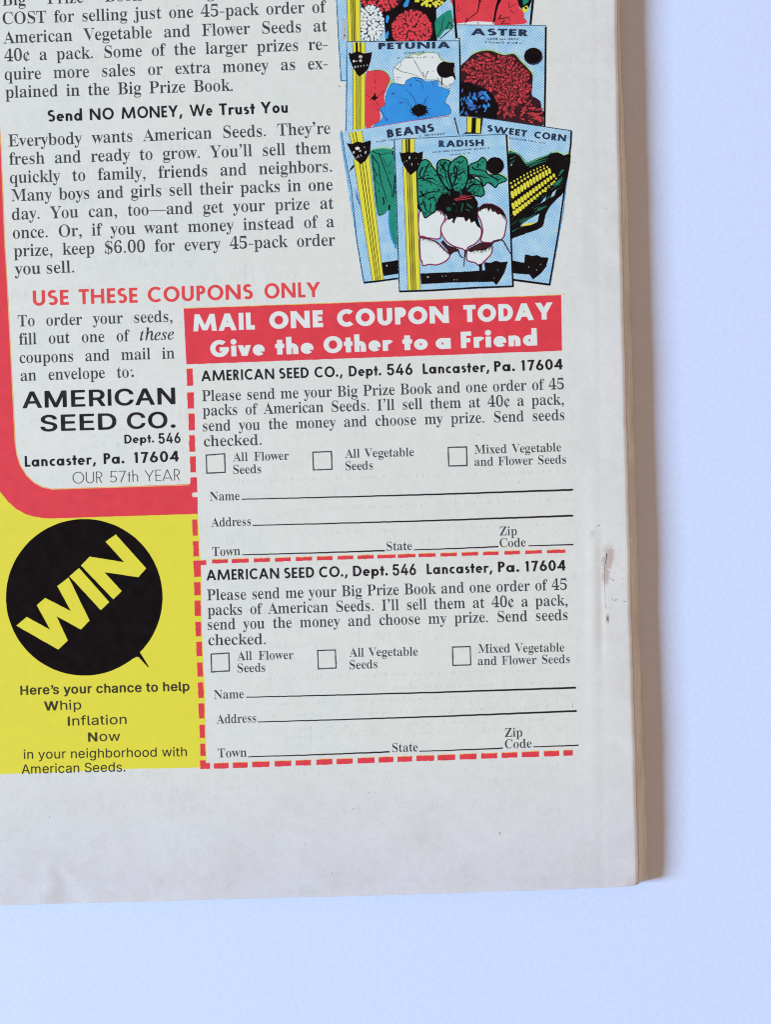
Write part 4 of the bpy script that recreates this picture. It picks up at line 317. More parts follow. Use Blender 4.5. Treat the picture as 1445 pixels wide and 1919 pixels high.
class Ink:
    """collects flat printed shapes and links them as one mesh object"""
    def __init__(self, lvl):
        self.v, self.f, self.m, self.mats = [], [], [], []
        self.lvl = lvl
    def slot(self, mat):
        if mat not in self.mats:
            self.mats.append(mat)
        return self.mats.index(mat)
    def poly(self, pts, mat, dz=0.0, holes=()):
        loops = [list(pts)] + [list(h) for h in holes]
        tri = tessellate_polygon([[Vector((x, y, 0)) for x, y in l] for l in loops])
        flat = [q for l in loops for q in l]
        b = len(self.v)
        self.v += [P(x, y, self.lvl + dz) for x, y in flat]
        s = self.slot(mat)
        for t in tri:
            a, c, d = (flat[i] for i in t)
            ar = (c[0] - a[0]) * (d[1] - a[1]) - (d[0] - a[0]) * (c[1] - a[1])
            if abs(ar) < 1e-9:
                continue
            self.f.append(tuple(b + i for i in (t if ar < 0 else t[::-1])))   # y is down: face up
            self.m.append(s)
        return self
    def line(self, pts, w, mat, dz=0.0, closed=False, w1=None):
        """stroke of width w (ending in w1) along points, as one mitred strip"""
        n = len(pts)
        L, R = [], []
        for i in range(n):
            p = pts[i]
            a = pts[i - 1] if (i > 0 or closed) else None
            c = pts[(i + 1) % n] if (i < n - 1 or closed) else None
            def nrm(u, v):
                d = math.hypot(v[0] - u[0], v[1] - u[1]) or 1
                return (-(v[1] - u[1]) / d, (v[0] - u[0]) / d)
            if a is None: nx, ny = nrm(p, c); k = 1
            elif c is None: nx, ny = nrm(a, p); k = 1
            else:
                n1, n2 = nrm(a, p), nrm(p, c)
                nx, ny = n1[0] + n2[0], n1[1] + n2[1]
                d = math.hypot(nx, ny) or 1
                nx, ny = nx / d, ny / d
                k = min(1.8, 1 / max(.3, nx * n1[0] + ny * n1[1]))
            ww = w if w1 is None else w + (w1 - w) * i / (n - 1)
            h = ww / 2 * k
            L.append((p[0] + nx * h, p[1] + ny * h)); R.append((p[0] - nx * h, p[1] - ny * h))
        s = self.slot(mat)
        b = len(self.v)
        for i in range(n):
            self.v += [P(*L[i], self.lvl + dz), P(*R[i], self.lvl + dz)]
        for i in range(n if closed else n - 1):
            j = (i + 1) % n
            q = (b + 2 * i, b + 2 * i + 1, b + 2 * j + 1, b + 2 * j)
            self.f.append(q[::-1]); self.m.append(s)
        return self
    def text(self, fk, s, x0, y0, x1, y1, cap, mat, mode='fit', xs=1.0, dz=0.0, slant=0.0):
        """one line of lettering from (x0,y0) to (x1,y1); 'fit' stretches the glyphs, 'just' the spaces"""
        G = GLYPHS[fk]
        if isinstance(s, str):
            s = [(c, fk) for c in s]
        k = cap / 240
        adv = lambda c, f: GLYPHS[f][c][0] * k
        length = math.hypot(x1 - x0, y1 - y0)
        ux, uy = (x1 - x0) / length, (y1 - y0) / length
        first = GLYPHS[s[0][1]][s[0][0]]
        lsb = min(min(c[0::2]) for c in first[1:]) * k
        lst = GLYPHS[s[-1][1]][s[-1][0]]
        rsb = (lst[0] - max(max(c[0::2]) for c in lst[1:])) * k
        nat = sum(adv(*c) for c in s) - lsb - rsb
        nsp = sum(1 for c in s if c[0] == ' ')
        if mode == 'fit' or nsp == 0:
            xs = length / nat; gap = 0
        else:
            gap = (length - nat * xs) / nsp
        x = -lsb * xs
        for c, f in s:
            g = glyph_mesh(f, c)
            if g:
                b = len(self.v)
                jx, jy = rnd.gauss(0, .12), rnd.gauss(0, .14)
                for gx, gy in g[0]:
                    px = x + gx * k * xs + jx + slant * gy * k; py = gy * k + jy
                    self.v.append(P(x0 + ux * px + uy * py, y0 + uy * px - ux * py, self.lvl + dz))
                sl = self.slot(mat)
                for t in g[1]:
                    self.f.append(tuple(b + i for i in t)); self.m.append(sl)
            x += adv(c, f) * xs + (gap if c == ' ' else 0)
        return self
    def words(self, spec, x0, y0, x1, y1, cap, mat, ox=0.0, k=1.0):
        """separately measured words on the line through (x0,y0) and (x1,y1)"""
        f = lambda x: y0 + (y1 - y0) * (x - x0) / (x1 - x0)
        for fk, w, a, b, *c in spec:
            a, b = ox + a / k, ox + b / k
            self.text(fk, w, a, f(a), b, f(b), c[0] if c else cap, mat)
        return self
    def build(self, name, parent, label=None):
        me = bpy.data.meshes.new(name)
        me.from_pydata(self.v, [], self.f)
        for m in self.mats: me.materials.append(m)
        me.polygons.foreach_set('material_index', self.m)
        me.update()
        o = bpy.data.objects.new(name, me)
        scene.collection.objects.link(o)
        o.parent = parent
        if label: o['label'] = label
        return o

_gc = {}
def glyph_mesh(f, c):
    if (f, c) in _gc: return _gc[f, c]
    cs = [[(l[i], l[i + 1]) for i in range(0, len(l), 2)] for l in GLYPHS[f][c][1:]]
    V, F = [], []
    def inside(p, q):
        r = False
        for i in range(len(q)):
            a, b = q[i], q[i - 1]
            if (a[1] > p[1]) != (b[1] > p[1]) and p[0] < (b[0] - a[0]) * (p[1] - a[1]) / (b[1] - a[1]) + a[0]: r = not r
        return r
    for o in [q for q in cs if shoelace(q) > 0]:
        grp = [o] + [h for h in cs if shoelace(h) < 0 and inside(h[0], o)]
        flat = [p for l in grp for p in l]
        b = len(V); V += flat
        for t in tessellate_polygon([[Vector((x, y, 0)) for x, y in l] for l in grp]):
            a, c2, d = (flat[i] for i in t)
            ar = (c2[0] - a[0]) * (d[1] - a[1]) - (d[0] - a[0]) * (c2[1] - a[1])
            if abs(ar) > 1e-9: F.append(tuple(b + i for i in (t if ar > 0 else t[::-1])))
    _gc[f, c] = (V, F) if V else None
    return _gc[f, c]

def curve(pts, n=6, closed=True):
    """smooth (Catmull-Rom) closed curve through points"""
    out = []; m = len(pts)
    for i in range(m if closed else m - 1):
        p0 = pts[i - 1] if (closed or i > 0) else pts[i]; p1 = pts[i]; p2 = pts[(i + 1) % m]; p3 = pts[(i + 2) % m] if (closed or i < m - 2) else p2
        for k in range(n):
            t = k / n
            out.append(tuple(.5 * (2 * p1[a] + (p2[a] - p0[a]) * t + (2 * p0[a] - 5 * p1[a] + 4 * p2[a] - p3[a]) * t * t + (3 * p1[a] - p0[a] - 3 * p2[a] + p3[a]) * t ** 3) for a in (0, 1)))
    if not closed: out.append(tuple(pts[-1]))
    return out

def disc(cx, cy, rx, ry=None, n=48, rough=0.0, a0=0.0):
    ry = ry or rx
    return [(cx + rx * (1 + rnd.uniform(-rough, rough)) * math.cos(a0 + 2 * math.pi * i / n), cy + ry * (1 + rnd.uniform(-rough, rough)) * math.sin(a0 + 2 * math.pi * i / n)) for i in range(n)]

def oval(cx, cy, rl, rw, ang, n=12):
    c, s = math.cos(ang), math.sin(ang)
    return [(cx + rl * math.cos(t) * c - rw * math.sin(t) * s, cy + rl * math.cos(t) * s + rw * math.sin(t) * c) for t in (2 * math.pi * i / n for i in range(n))]

def petal(cx, cy, l, w, ang, n=7):
    """teardrop with its tip at (cx,cy), growing along ang"""
    c, s = math.cos(ang), math.sin(ang)
    prof = [(i / n, math.sin(math.pi * (i / n) ** 1.5) ** .8) for i in range(n + 1)]
    up = [(t * l, w * h / 2) for t, h in prof]; dn = [(t * l, -w * h / 2) for t, h in prof[-2:0:-1]]
    return [(cx + x * c - y * s, cy + x * s + y * c) for x, y in up + dn]

def wobbly(pts, amp=.4, step=5):
    """subdivide edges and roughen them like ink on cheap paper"""
    out = []
    for i in range(len(pts)):
        a, b = pts[i], pts[(i + 1) % len(pts)]
        n = max(1, int(math.hypot(b[0] - a[0], b[1] - a[1]) / step))
        for k in range(n):
            t = k / n
            j = amp if k else amp * .4
            out.append((a[0] + (b[0] - a[0]) * t + rnd.uniform(-j, j), a[1] + (b[1] - a[1]) * t + rnd.uniform(-j, j)))
    return out

def shift(pts, dx, dy): return [(x + dx, y + dy) for x, y in pts]

# ---------------------------------------------------------------- materials
def nodes_of(name):
    m = bpy.data.materials.new(name); m.use_nodes = True
    nt = m.node_tree
    return m, nt, nt.nodes['Principled BSDF']

def node(nt, t, **kw):
    n = nt.nodes.new(t)
    for k, v in kw.items():
        if k.startswith('i_'):
            key = k[2:]; n.inputs[int(key) if key.isdigit() else key.replace('_', ' ')].default_value = v
        else: setattr(n, k, v)
    return n

def math_node(nt, op, a, b=None, clamp=False):
    n = nt.nodes.new('ShaderNodeMath'); n.operation = op; n.use_clamp = clamp
    for i, q in enumerate((a, b)):
        if q is None: continue
        if isinstance(q, (int, float)): n.inputs[i].default_value = q
        else: nt.links.new(q, n.inputs[i])
    return n.outputs[0]

def mix(nt, fac, a, b, blend='MIX'):
    n = nt.nodes.new('ShaderNodeMix'); n.data_type = 'RGBA'; n.blend_type = blend
    for idx, q in ((0, fac), (6, a), (7, b)):
        if isinstance(q, (int, float)): n.inputs[idx].default_value = q
        elif isinstance(q, tuple): n.inputs[idx].default_value = (*q, 1) if len(q) == 3 else q
        else: nt.links.new(q, n.inputs[idx])
    return n.outputs[2]

def ramp(nt, val, lo, hi, a=0.0, b=1.0):
    n = nt.nodes.new('ShaderNodeMapRange'); n.clamp = True
    nt.links.new(val, n.inputs[0])
    for i, q in zip((1, 2, 3, 4), (lo, hi, a, b)): n.inputs[i].default_value = q
    return n.outputs[0]

def noise(nt, co, scale, detail=3.0, rough=.55):
    n = node(nt, 'ShaderNodeTexNoise', i_Scale=scale, i_Detail=detail, i_Roughness=rough)
    nt.links.new(co, n.inputs['Vector'])
    return n.outputs['Fac']

PAPER = (0.77, 0.73, 0.57)

def paper_bump(nt, bsdf, co, strength=.12):
    a = noise(nt, co, 1400, 3, .6)
    b = noise(nt, co, 190, 2, .5)
    h = math_node(nt, 'ADD', math_node(nt, 'MULTIPLY', a, .35), b)
    bp = node(nt, 'ShaderNodeBump', i_Strength=strength, i_Distance=.00012)
    nt.links.new(h, bp.inputs['Height']); nt.links.new(bp.outputs[0], bsdf.inputs['Normal'])

def ink(name, col, rough=.5, wear=.06, mottle=.10, wear_to=PAPER, spec=.25):
    m, nt, b = nodes_of(name)
    co = node(nt, 'ShaderNodeTexCoord').outputs['Object']
    v = ramp(nt, noise(nt, co, 330, 4), .3, .7, 1 - mottle, 1 + mottle)
    c = node(nt, 'ShaderNodeVectorMath', operation='SCALE'); c.inputs[0].default_value = col
    nt.links.new(v, c.inputs['Scale'])
    fleck = ramp(nt, noise(nt, co, 2600, 2, .7), .66, .80, 0, 1)
    gate = ramp(nt, noise(nt, co, 120, 2), .42, .62, 0, wear * 4)
    f = math_node(nt, 'MULTIPLY', fleck, gate, True)
    nt.links.new(mix(nt, f, c.outputs[0], wear_to), b.inputs['Base Color'])
    b.inputs['Roughness'].default_value = rough
    b.inputs['Specular IOR Level'].default_value = spec
    paper_bump(nt, b, co, .10)
    return m

def halftone(name, col, ground, ang, pitch=.00043, lo=.05, hi=.95):
    """dots of one ink colour on another, as in cheap four-colour printing"""
    m, nt, b = nodes_of(name)
    co = node(nt, 'ShaderNodeTexCoord').outputs['Object']
    mp = node(nt, 'ShaderNodeMapping'); nt.links.new(co, mp.inputs['Vector'])
    mp.inputs['Rotation'].default_value = (0, 0, math.radians(ang))
    k = 2 * math.pi / pitch
    sx = node(nt, 'ShaderNodeSeparateXYZ'); nt.links.new(mp.outputs[0], sx.inputs[0])
    wx = math_node(nt, 'SINE', math_node(nt, 'MULTIPLY', sx.outputs[0], k))
    wy = math_node(nt, 'SINE', math_node(nt, 'MULTIPLY', sx.outputs[1], k))
    d = math_node(nt, 'ADD', math_node(nt, 'MULTIPLY', math_node(nt, 'ADD', wx, wy), .25), .5)
    d = math_node(nt, 'ADD', d, math_node(nt, 'MULTIPLY', math_node(nt, 'SUBTRACT', noise(nt, co, 420, 3), .5), .55))
    f = ramp(nt, d, .38, .66, lo, hi)
    nt.links.new(mix(nt, f, ground, col), b.inputs['Base Color'])
    b.inputs['Roughness'].default_value = .5
    b.inputs['Specular IOR Level'].default_value = .25
    paper_bump(nt, b, co, .10)
    return m

def paper_material():
    m, nt, b = nodes_of('cover_paper')
    co = node(nt, 'ShaderNodeTexCoord').outputs['Object']
    sx = node(nt, 'ShaderNodeSeparateXYZ'); nt.links.new(co, sx.inputs[0])
    X, Y = sx.outputs[0], sx.outputs[1]
    # uneven yellowing
    big = noise(nt, co, 22, 3, .6)
    c = mix(nt, ramp(nt, big, .35, .65), (0.735, 0.68, 0.525), (0.76, 0.69, 0.53))
    mid = noise(nt, co, 130, 4, .65)
    c = mix(nt, ramp(nt, mid, .5, .75, 0, .28), c, (0.66, 0.63, 0.48))
    # margin tones along the spine and the bottom edge, then grime broken up by noise
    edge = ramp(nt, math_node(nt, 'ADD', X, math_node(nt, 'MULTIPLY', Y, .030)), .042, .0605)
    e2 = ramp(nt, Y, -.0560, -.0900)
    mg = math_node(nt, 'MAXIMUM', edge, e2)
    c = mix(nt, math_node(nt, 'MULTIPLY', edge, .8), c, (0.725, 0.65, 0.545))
    c = mix(nt, math_node(nt, 'MULTIPLY', e2, .8), c, (0.66, 0.598, 0.545))  # margin toning plus light falloff towards the bottom edge, painted into the colour
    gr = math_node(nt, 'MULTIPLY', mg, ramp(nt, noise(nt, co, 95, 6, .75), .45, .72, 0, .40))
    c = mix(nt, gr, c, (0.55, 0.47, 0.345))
    # print showing through from the inside of the cover: faint vertical and horizontal bands of tone
    mp = node(nt, 'ShaderNodeMapping'); nt.links.new(co, mp.inputs['Vector']); mp.inputs['Rotation'].default_value = (0, 0, math.radians(-2)); mp.inputs['Scale'].default_value = (1, .22, 1)
    g1 = noise(nt, mp.outputs[0], 900, 2, .6)
    mp2 = node(nt, 'ShaderNodeMapping'); nt.links.new(co, mp2.inputs['Vector']); mp2.inputs['Rotation'].default_value = (0, 0, math.radians(-2)); mp2.inputs['Scale'].default_value = (.10, 1, 1)
    g2 = noise(nt, mp2.outputs[0], 340, 2, .5)
    gh = math_node(nt, 'MULTIPLY', ramp(nt, g1, .5, .68), ramp(nt, g2, .5, .62, 0, .17))
    inner = math_node(nt, 'MULTIPLY', ramp(nt, X, .0475, .0455), ramp(nt, Y, -.0765, -.0735))
    c = mix(nt, math_node(nt, 'MULTIPLY', gh, inner), c, (0.42, 0.44, 0.38))
    fine = node(nt, 'ShaderNodeVectorMath', operation='SCALE'); nt.links.new(c, fine.inputs[0])
    fv = math_node(nt, 'ADD', ramp(nt, noise(nt, co, 2300, 3, .7), .25, .75, -.055, .055), ramp(nt, noise(nt, co, 420, 4, .65), .25, .75, .965, 1.035))
    nt.links.new(fv, fine.inputs['Scale']); c = fine.outputs[0]
    # dust specks
    sp = ramp(nt, noise(nt, co, 2100, 1, .5), .765, .80, 0, .5)
    c = mix(nt, sp, c, (0.33, 0.30, 0.26))
    # rust bleeding round the staple
    def blot(px, py, rx, ry, amt, col, c):
        dx = math_node(nt, 'DIVIDE', math_node(nt, 'SUBTRACT', X, (px - CX) * S), rx * S)
        dy = math_node(nt, 'DIVIDE', math_node(nt, 'SUBTRACT', Y, (CY - py) * S), ry * S)
        r = math_node(nt, 'SQRT', math_node(nt, 'ADD', math_node(nt, 'MULTIPLY', dx, dx), math_node(nt, 'MULTIPLY', dy, dy)))
        r = math_node(nt, 'ADD', r, math_node(nt, 'MULTIPLY', math_node(nt, 'SUBTRACT', noise(nt, co, 620, 5, .75), .5), 2.3))
        return mix(nt, ramp(nt, r, 1.15, .55, 0, amt), c, col)
    c = blot(1141, 1044, 12, 25, .62, (0.44, 0.27, 0.19), c)
    c = blot(1135.5, 1080, 8, 15, .6, (0.42, 0.25, 0.17), c)
    c = blot(1139, 1160, 4, 9, .8, (0.33, 0.25, 0.19), c)
    c = blot(1132, 1052, 5, 13, .5, (0.36, 0.34, 0.28), c)
    c = blot(1111, 1000, 6, 7, .35, (0.50, 0.38, 0.27), c)
    c = blot(937, 1561, 1.6, 3.0, .9, (0.33, 0.20, 0.07), c)
    c = blot(92, 1688, 24, 18, .22, (0.50, 0.45, 0.36), c)
    c = blot(575, 1672, 22, 16, .22, (0.50, 0.47, 0.38), c)
    nt.links.new(c, b.inputs['Base Color'])
    b.inputs['Roughness'].default_value = .55
    b.inputs['Specular IOR Level'].default_value = .22
    paper_bump(nt, b, co, .16)
    return m

def simple(name, col, rough, scale, var, bump=0.0, spec=.3, stretch=None):
    m, nt, b = nodes_of(name)
    co = node(nt, 'ShaderNodeTexCoord').outputs['Object']
    if stretch:
        mp = node(nt, 'ShaderNodeMapping'); nt.links.new(co, mp.inputs['Vector']); mp.inputs['Scale'].default_value = stretch; co = mp.outputs[0]
    n = noise(nt, co, scale, 4, .6)
    c = node(nt, 'ShaderNodeVectorMath', operation='SCALE'); c.inputs[0].default_value = col
    nt.links.new(ramp(nt, n, .3, .7, 1 - var, 1 + var), c.inputs['Scale'])
    nt.links.new(c.outputs[0], b.inputs['Base Color'])
    b.inputs['Roughness'].default_value = rough
    b.inputs['Specular IOR Level'].default_value = spec
    if bump:
        bp = node(nt, 'ShaderNodeBump', i_Strength=bump, i_Distance=.0002)
        nt.links.new(n, bp.inputs['Height']); nt.links.new(bp.outputs[0], b.inputs['Normal'])
    return m

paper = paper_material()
def spine_material():
    m = simple('spine_paper', (0.83, 0.82, 0.73), .7, 260, .16, .3, stretch=(1, .22, 1))
    nt = m.node_tree; b = nt.nodes['Principled BSDF']
    src = b.inputs['Base Color'].links[0].from_socket
    co = node(nt, 'ShaderNodeTexCoord').outputs['Object']
    mp = node(nt, 'ShaderNodeMapping'); nt.links.new(co, mp.inputs['Vector']); mp.inputs['Rotation'].default_value = (0, 0, math.radians(-1.9)); mp.inputs['Scale'].default_value = (1, .05, .6)
    streak = ramp(nt, noise(nt, mp.outputs[0], 2200, 3, .6), .45, .7, 0, .45)
    c = mix(nt, streak, src, (0.60, 0.54, 0.44))
    scuff = ramp(nt, noise(nt, co, 330, 4, .7), .56, .70, 0, .75)
    c = mix(nt, scuff, c, (0.86, 0.85, 0.78))
    nt.links.new(c, b.inputs['Base Color'])
    return m
spine_mat = spine_material() #'spine_paper', (0.80, 0.775, 0.65), .7, 260, .20, .3, stretch=(1, .22, 1))
pages_mat = simple('newsprint', (0.62, 0.55, 0.40), .9, 90, .14, .2)
table_mat = simple('white_tabletop', (0.665, 0.695, 0.775), .55, 900, .03, .10, .25)
red = ink('red_ink', (0.755, 0.046, 0.053), wear=.05, mottle=.07)
yellow = ink('yellow_ink', (0.78, 0.645, 0.040), wear=.03, mottle=.025)
black = ink('black_ink', (0.0100, 0.0060, 0.0052), rough=.8, wear=.05, mottle=.25, wear_to=(.10, .07, .05), spec=.02)
fringe = ink('orange_fringe', (0.83, 0.47, 0.10), wear=0)
type_ink = ink('type_ink', (0.058, 0.056, 0.053), wear=.25, mottle=.45, spec=.1)
bold_ink = ink('bold_type_ink', (0.022, 0.018, 0.017), wear=.12, mottle=.4, spec=.08)
red_type = ink('red_type_ink', (0.77, 0.062, 0.055), wear=.12, mottle=.10)
olive_type = ink('type_on_yellow', (0.040, 0.035, 0.012), wear=.10, mottle=.3, wear_to=(.8, .7, .04))
green = ink('green_ink', (0.012, 0.235, 0.125), wear=.02, mottle=.12)
dark_green = ink('dark_green_ink', (0.008, 0.085, 0.045), wear=0)
white = ink('bare_paper', (0.77, 0.735, 0.585), wear=0, mottle=.03)
crimson = halftone('crimson_ink', (0.66, 0.050, 0.050), (0.44, 0.030, 0.034), 15)
maroon = ink('maroon_ink', (0.040, 0.006, 0.008), wear=0, mottle=.3)
magenta = ink('magenta_ink', (0.50, 0.045, 0.14), wear=0)
grey_fleck = ink('pale_fleck', (0.50, 0.46, 0.34), wear=0)
blue_edge = ink('blue_fringe', (0.13, 0.40, 0.60), wear=.3, mottle=.3)
sky_tint = halftone('pale_blue_tint', (0.115, 0.385, 0.57), (0.68, 0.74, 0.60), 38, pitch=.00050, lo=.08, hi=1.0)
blue_tint = halftone('blue_tint', (0.022, 0.20, 0.50), (0.045, 0.33, 0.60), 45)
deep_blue = ink('deep_blue_ink', (0.045, 0.13, 0.36), wear=0, mottle=.3)
navy = ink('navy_line', (0.018, 0.028, 0.055), wear=.1, mottle=.4)

# ---------------------------------------------------------------- table
def mesh_object(name, V, F, mats, parent=None, smooth=False, mi=None):
    me = bpy.data.meshes.new(name); me.from_pydata(V, [], F)
    for q in mats: me.materials.append(q)
    if mi: me.polygons.foreach_set('material_index', mi)
    if smooth: me.polygons.foreach_set('use_smooth', [True] * len(me.polygons))
    me.update()
    o = bpy.data.objects.new(name, me); scene.collection.objects.link(o); o.parent = parent
    return o

a, b_, zt = .8, .6, -.02
V = [(x, y, z) for z in (zt, 0) for x, y in ((-a, -b_), (a, -b_), (a, b_), (-a, b_))]
F = [(4, 5, 6, 7), (3, 2, 1, 0), (0, 1, 5, 4), (1, 2, 6, 5), (2, 3, 7, 6), (3, 0, 4, 7)]
table = mesh_object('tabletop', V, F, [table_mat])
table['kind'] = 'structure'
table['label'] = 'smooth white tabletop under the comic book'
table['category'] = 'table'

# ---------------------------------------------------------------- the comic book
comic = bpy.data.objects.new('comic_book', None)
scene.collection.objects.link(comic)
comic.empty_display_size = .02
comic['label'] = 'old comic book lying back cover up, with a printed seed advertisement and order coupons'
comic['category'] = 'comic book'

def lerp_table(tab, t):
    for (a, va), (b, vb) in zip(tab, tab[1:]):
        if t <= b: return va + (vb - va) * (t - a) / (b - a)
    return tab[-1][1]

FOLD = [(-330, 1153), (0, 1159), (240, 1163.3), (384, 1167.5), (480, 1169.4), (720, 1175), (960, 1182), (1140, 1185.5), (1300, 1190.5), (1520, 1196.5), (1640, 1200), (1700, 1201)]
OUTER = [(-330, 1155), (0, 1162), (166, 1167), (240, 1171.5), (384, 1177.5), (480, 1179.4), (720, 1187.5), (960, 1193.3), (1140, 1198.3), (1300, 1203), (1520, 1211.3), (1650, 1215), (1700, 1216)]
BOTTOM = [(-120, 1701), (0, 1697.5), (250, 1691), (500, 1684), (800, 1676.5), (1040, 1668), (1150, 1664), (1186, 1661.5), (1196, 1659.5), (1202, 1656.5)]
LEFT, TOP = -118, -290

def jitter(k, amp):
    return amp * (math.sin(k * 1.7 + 2) + .6 * math.sin(k * 4.1) + .5 * math.sin(k * 9.3 + 1))

# back cover: one curved sheet, its right edge rolled over into the spine
ys = [TOP + (1640 - TOP) * j / 250 for j in range(251)]
us = [i / 110 for i in range(111)]
us = sorted(set([u * .93 for u in us] + [.93 + .07 * k / 36 for k in range(37)]))
V, F = [], []
nx = len(us)
def cover_point(u, v):
    yb = TOP + v * (1655 - TOP)
    xr = lerp_table(FOLD, yb) + jitter(yb * .021, .35)
    x = LEFT + (xr - LEFT) * u
    ybot = lerp_table(BOTTOM, x) + jitter(x * .011, .25)
    y = TOP + (ybot - TOP) * v
    drop = 0.00022 * smooth01(11, 0, xr - x) ** 2 if xr - x < 11 else 0
    drop += 0.00012 * smooth01(5, 0, ybot - y) ** 2
    corner = 0.00016 * smooth01(30, 0, math.hypot(xr - x, ybot - y))
    return P(x, y, -(drop + corner) * 1e6)
vs_ = sorted(set([j / 200 * .96 for j in range(201)] + [.96 + .04 * k / 40 for k in range(41)]))
for v in vs_:
    for u in us: V.append(cover_point(u, v))
for j in range(len(vs_) - 1):
    for i in range(nx - 1):
        q = j * nx + i
        F.append((q, q + nx, q + nx + 1, q + 1))
top_n = len(V)
V += [(x, y, z - .00012) for x, y, z in V]        # paper thickness
F += [tuple(i + top_n for i in f[::-1]) for f in F]
nv = len(vs_)
rim = [i for i in range(nx)] + [j * nx + nx - 1 for j in range(1, nv)] + [(nv - 1) * nx + i for i in range(nx - 2, -1, -1)] + [j * nx for j in range(nv - 2, 0, -1)]
for i in range(len(rim)):
    p, q = rim[i], rim[(i + 1) % len(rim)]
    F.append((p, q, q + top_n, p + top_n))
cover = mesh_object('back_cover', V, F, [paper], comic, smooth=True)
cover['label'] = 'worn cream back cover with a rust stain by the spine'

# spine: from the fold of the back cover out and down to the table
V, F = [], []
NZ = 9
rows = [TOP + (1653 - TOP) * j / 300 for j in range(301)]
for y in rows:
    v = (y - TOP) / (1655 - TOP)
    a = cover_point(1.0, v)
    x1 = lerp_table(OUTER, y) + jitter(y * .035, .3)
    b = W(x1, y - 3.5 * smooth01(1500, 1653, y), 0.0001)
    for k in range(NZ):
        t = k / (NZ - 1)
        bulge = .35 * S * math.sin(math.pi * t) * (1 + .4 * math.sin(y * .06))
        z = a[2] - .00003 + (b[2] - a[2]) * t
        V.append((a[0] - .00001 + (b[0] - a[0]) * t + bulge, a[1] + (b[1] - a[1]) * t, z))
for j in range(len(rows) - 1):
    for k in range(NZ - 1):
        q = j * NZ + k
        F.append((q, q + NZ, q + NZ + 1, q + 1))
n0 = len(V)
V += [(x - .00014, y, z) for x, y, z in V]
F += [tuple(i + n0 for i in f[::-1]) for f in F]
for k in range(NZ - 1):
    q = (len(rows) - 1) * NZ + k
    F.append((q + 1, q, q + n0, q + 1 + n0)); F.append((k, k + 1, k + 1 + n0, k + n0))
spine = mesh_object('spine', V, F, [spine_mat], comic, smooth=True)
spine['label'] = 'worn tan folded spine edge'

# the leaves between the covers: stacked sheets whose cut edges step in and out
V, F = [], []
levels = 26
prof = []
for k in range(levels + 1):
    z = .0003 + (T - .00085 - .0003) * k / levels
    prof.append((z, rnd.uniform(0, 2.2) + (1.2 if k % 2 else 0)))
def leaf_outline(inset):
    pts = []
    for i in range(41):
        x = LEFT + 2 + inset + (1186 - LEFT - 6 - inset) * i / 40
        pts.append((x, lerp_table(BOTTOM, x) - 4.5 - inset))
    for i in range(41):
        y = 1640 - (1640 - TOP - 2 - inset) * i / 40
        pts.append((lerp_table(FOLD, y) - 5, y))
    pts.append((LEFT + 2 + inset, TOP + 2 + inset))
    return pts
for z, ins in prof:
    V += [W(x, y, z) for x, y in leaf_outline(ins)]
m = len(leaf_outline(0))
for k in range(levels):
    for i in range(m):
        p, q = k * m + i, k * m + (i + 1) % m
        F.append((p, q, q + m, p + m))
F.append(tuple(range(m - 1, -1, -1))); F.append(tuple(levels * m + i for i in range(m)))
pages = mesh_object('inner_pages', V, F, [pages_mat], comic)

# front cover, face down on the table
V, F = [], []
pts = []
for i in range(41):
    x = LEFT + (1190 - LEFT) * i / 40
    pts.append((x, lerp_table(BOTTOM, min(x, 1186)) - 9))
for i in range(31):
    y = 1640 - (1640 - TOP) * i / 30
    pts.append((lerp_table(OUTER, y) - 7.0, y))
pts.append((LEFT, TOP))
m = len(pts)
V = [W(x, y, .00004) for x, y in pts] + [W(x, y, .00019) for x, y in pts]
F = [tuple(range(m - 1, -1, -1)), tuple(range(m, 2 * m))] + [(i, (i + 1) % m, (i + 1) % m + m, i + m) for i in range(m)]
mesh_object('front_cover', V, F, [spine_mat], comic)

# rusty staple under the paper and the slit it has worn
k = Ink(2)
rust = ink('rusty_slit', (0.085, 0.055, 0.030), wear=0, mottle=.5)
k.line([(1137.2, 1037), (1137.8, 1042), (1136.6, 1049), (1135.8, 1055), (1133.8, 1062), (1133.2, 1072)], 1.8, rust, w1=.7)
k.line([(1133.3, 1074), (1133.6, 1092), (1134.6, 1110), (1134.8, 1128), (1135.6, 1140)], .9, ink('crease_line', (0.20, 0.17, 0.13), wear=.3), w1=.6)
k.line([(1138, 1156), (1140, 1161), (1141, 1167)], 1.6, rust, w1=.8)
k.build('staple_slit', comic)

# specks of stray ink round the print
k = Ink(2)
speck = ink('stray_ink', (0.20, 0.20, 0.19), wear=0, mottle=.6)
for i in range(230):
    x, y = rnd.uniform(5, 1190), rnd.uniform(5, 1655)
    if rnd.random() < .45: x, y = rnd.uniform(380, 1090), rnd.uniform(690, 1440)
    r = rnd.uniform(.35, .8)
    n = rnd.choice((5, 6, 7))
    k.poly([(x + r * rnd.uniform(.6, 1.5) * math.cos(2 * math.pi * j / n), y + r * rnd.uniform(.6, 1.8) * math.sin(2 * math.pi * j / n)) for j in range(n)], speck)
for x, y, r in ((636, 162, 1.6), (1057, 551, 1.2), (1123, 985, 1.6), (1119, 987, 1.2), (1150, 1087, 1.2), (1155, 1123, 1.4), (1170, 1066, 1.0), (92, 1531, 1.2), (662, 1516, 1.3)):
    k.poly(disc(x, y, r, r * .8, 9, .25), speck)
for p in (((1143, 1083), (1147, 1086), (1151, 1088)), ((1147, 1120), (1151, 1126), (1158, 1124)), ((1169, 1127), (1175, 1128)), ((1073, 1318), (1074, 1326))):
    k.line(p, .8, speck)
k.build('stray_ink', comic)['kind'] = 'stuff'

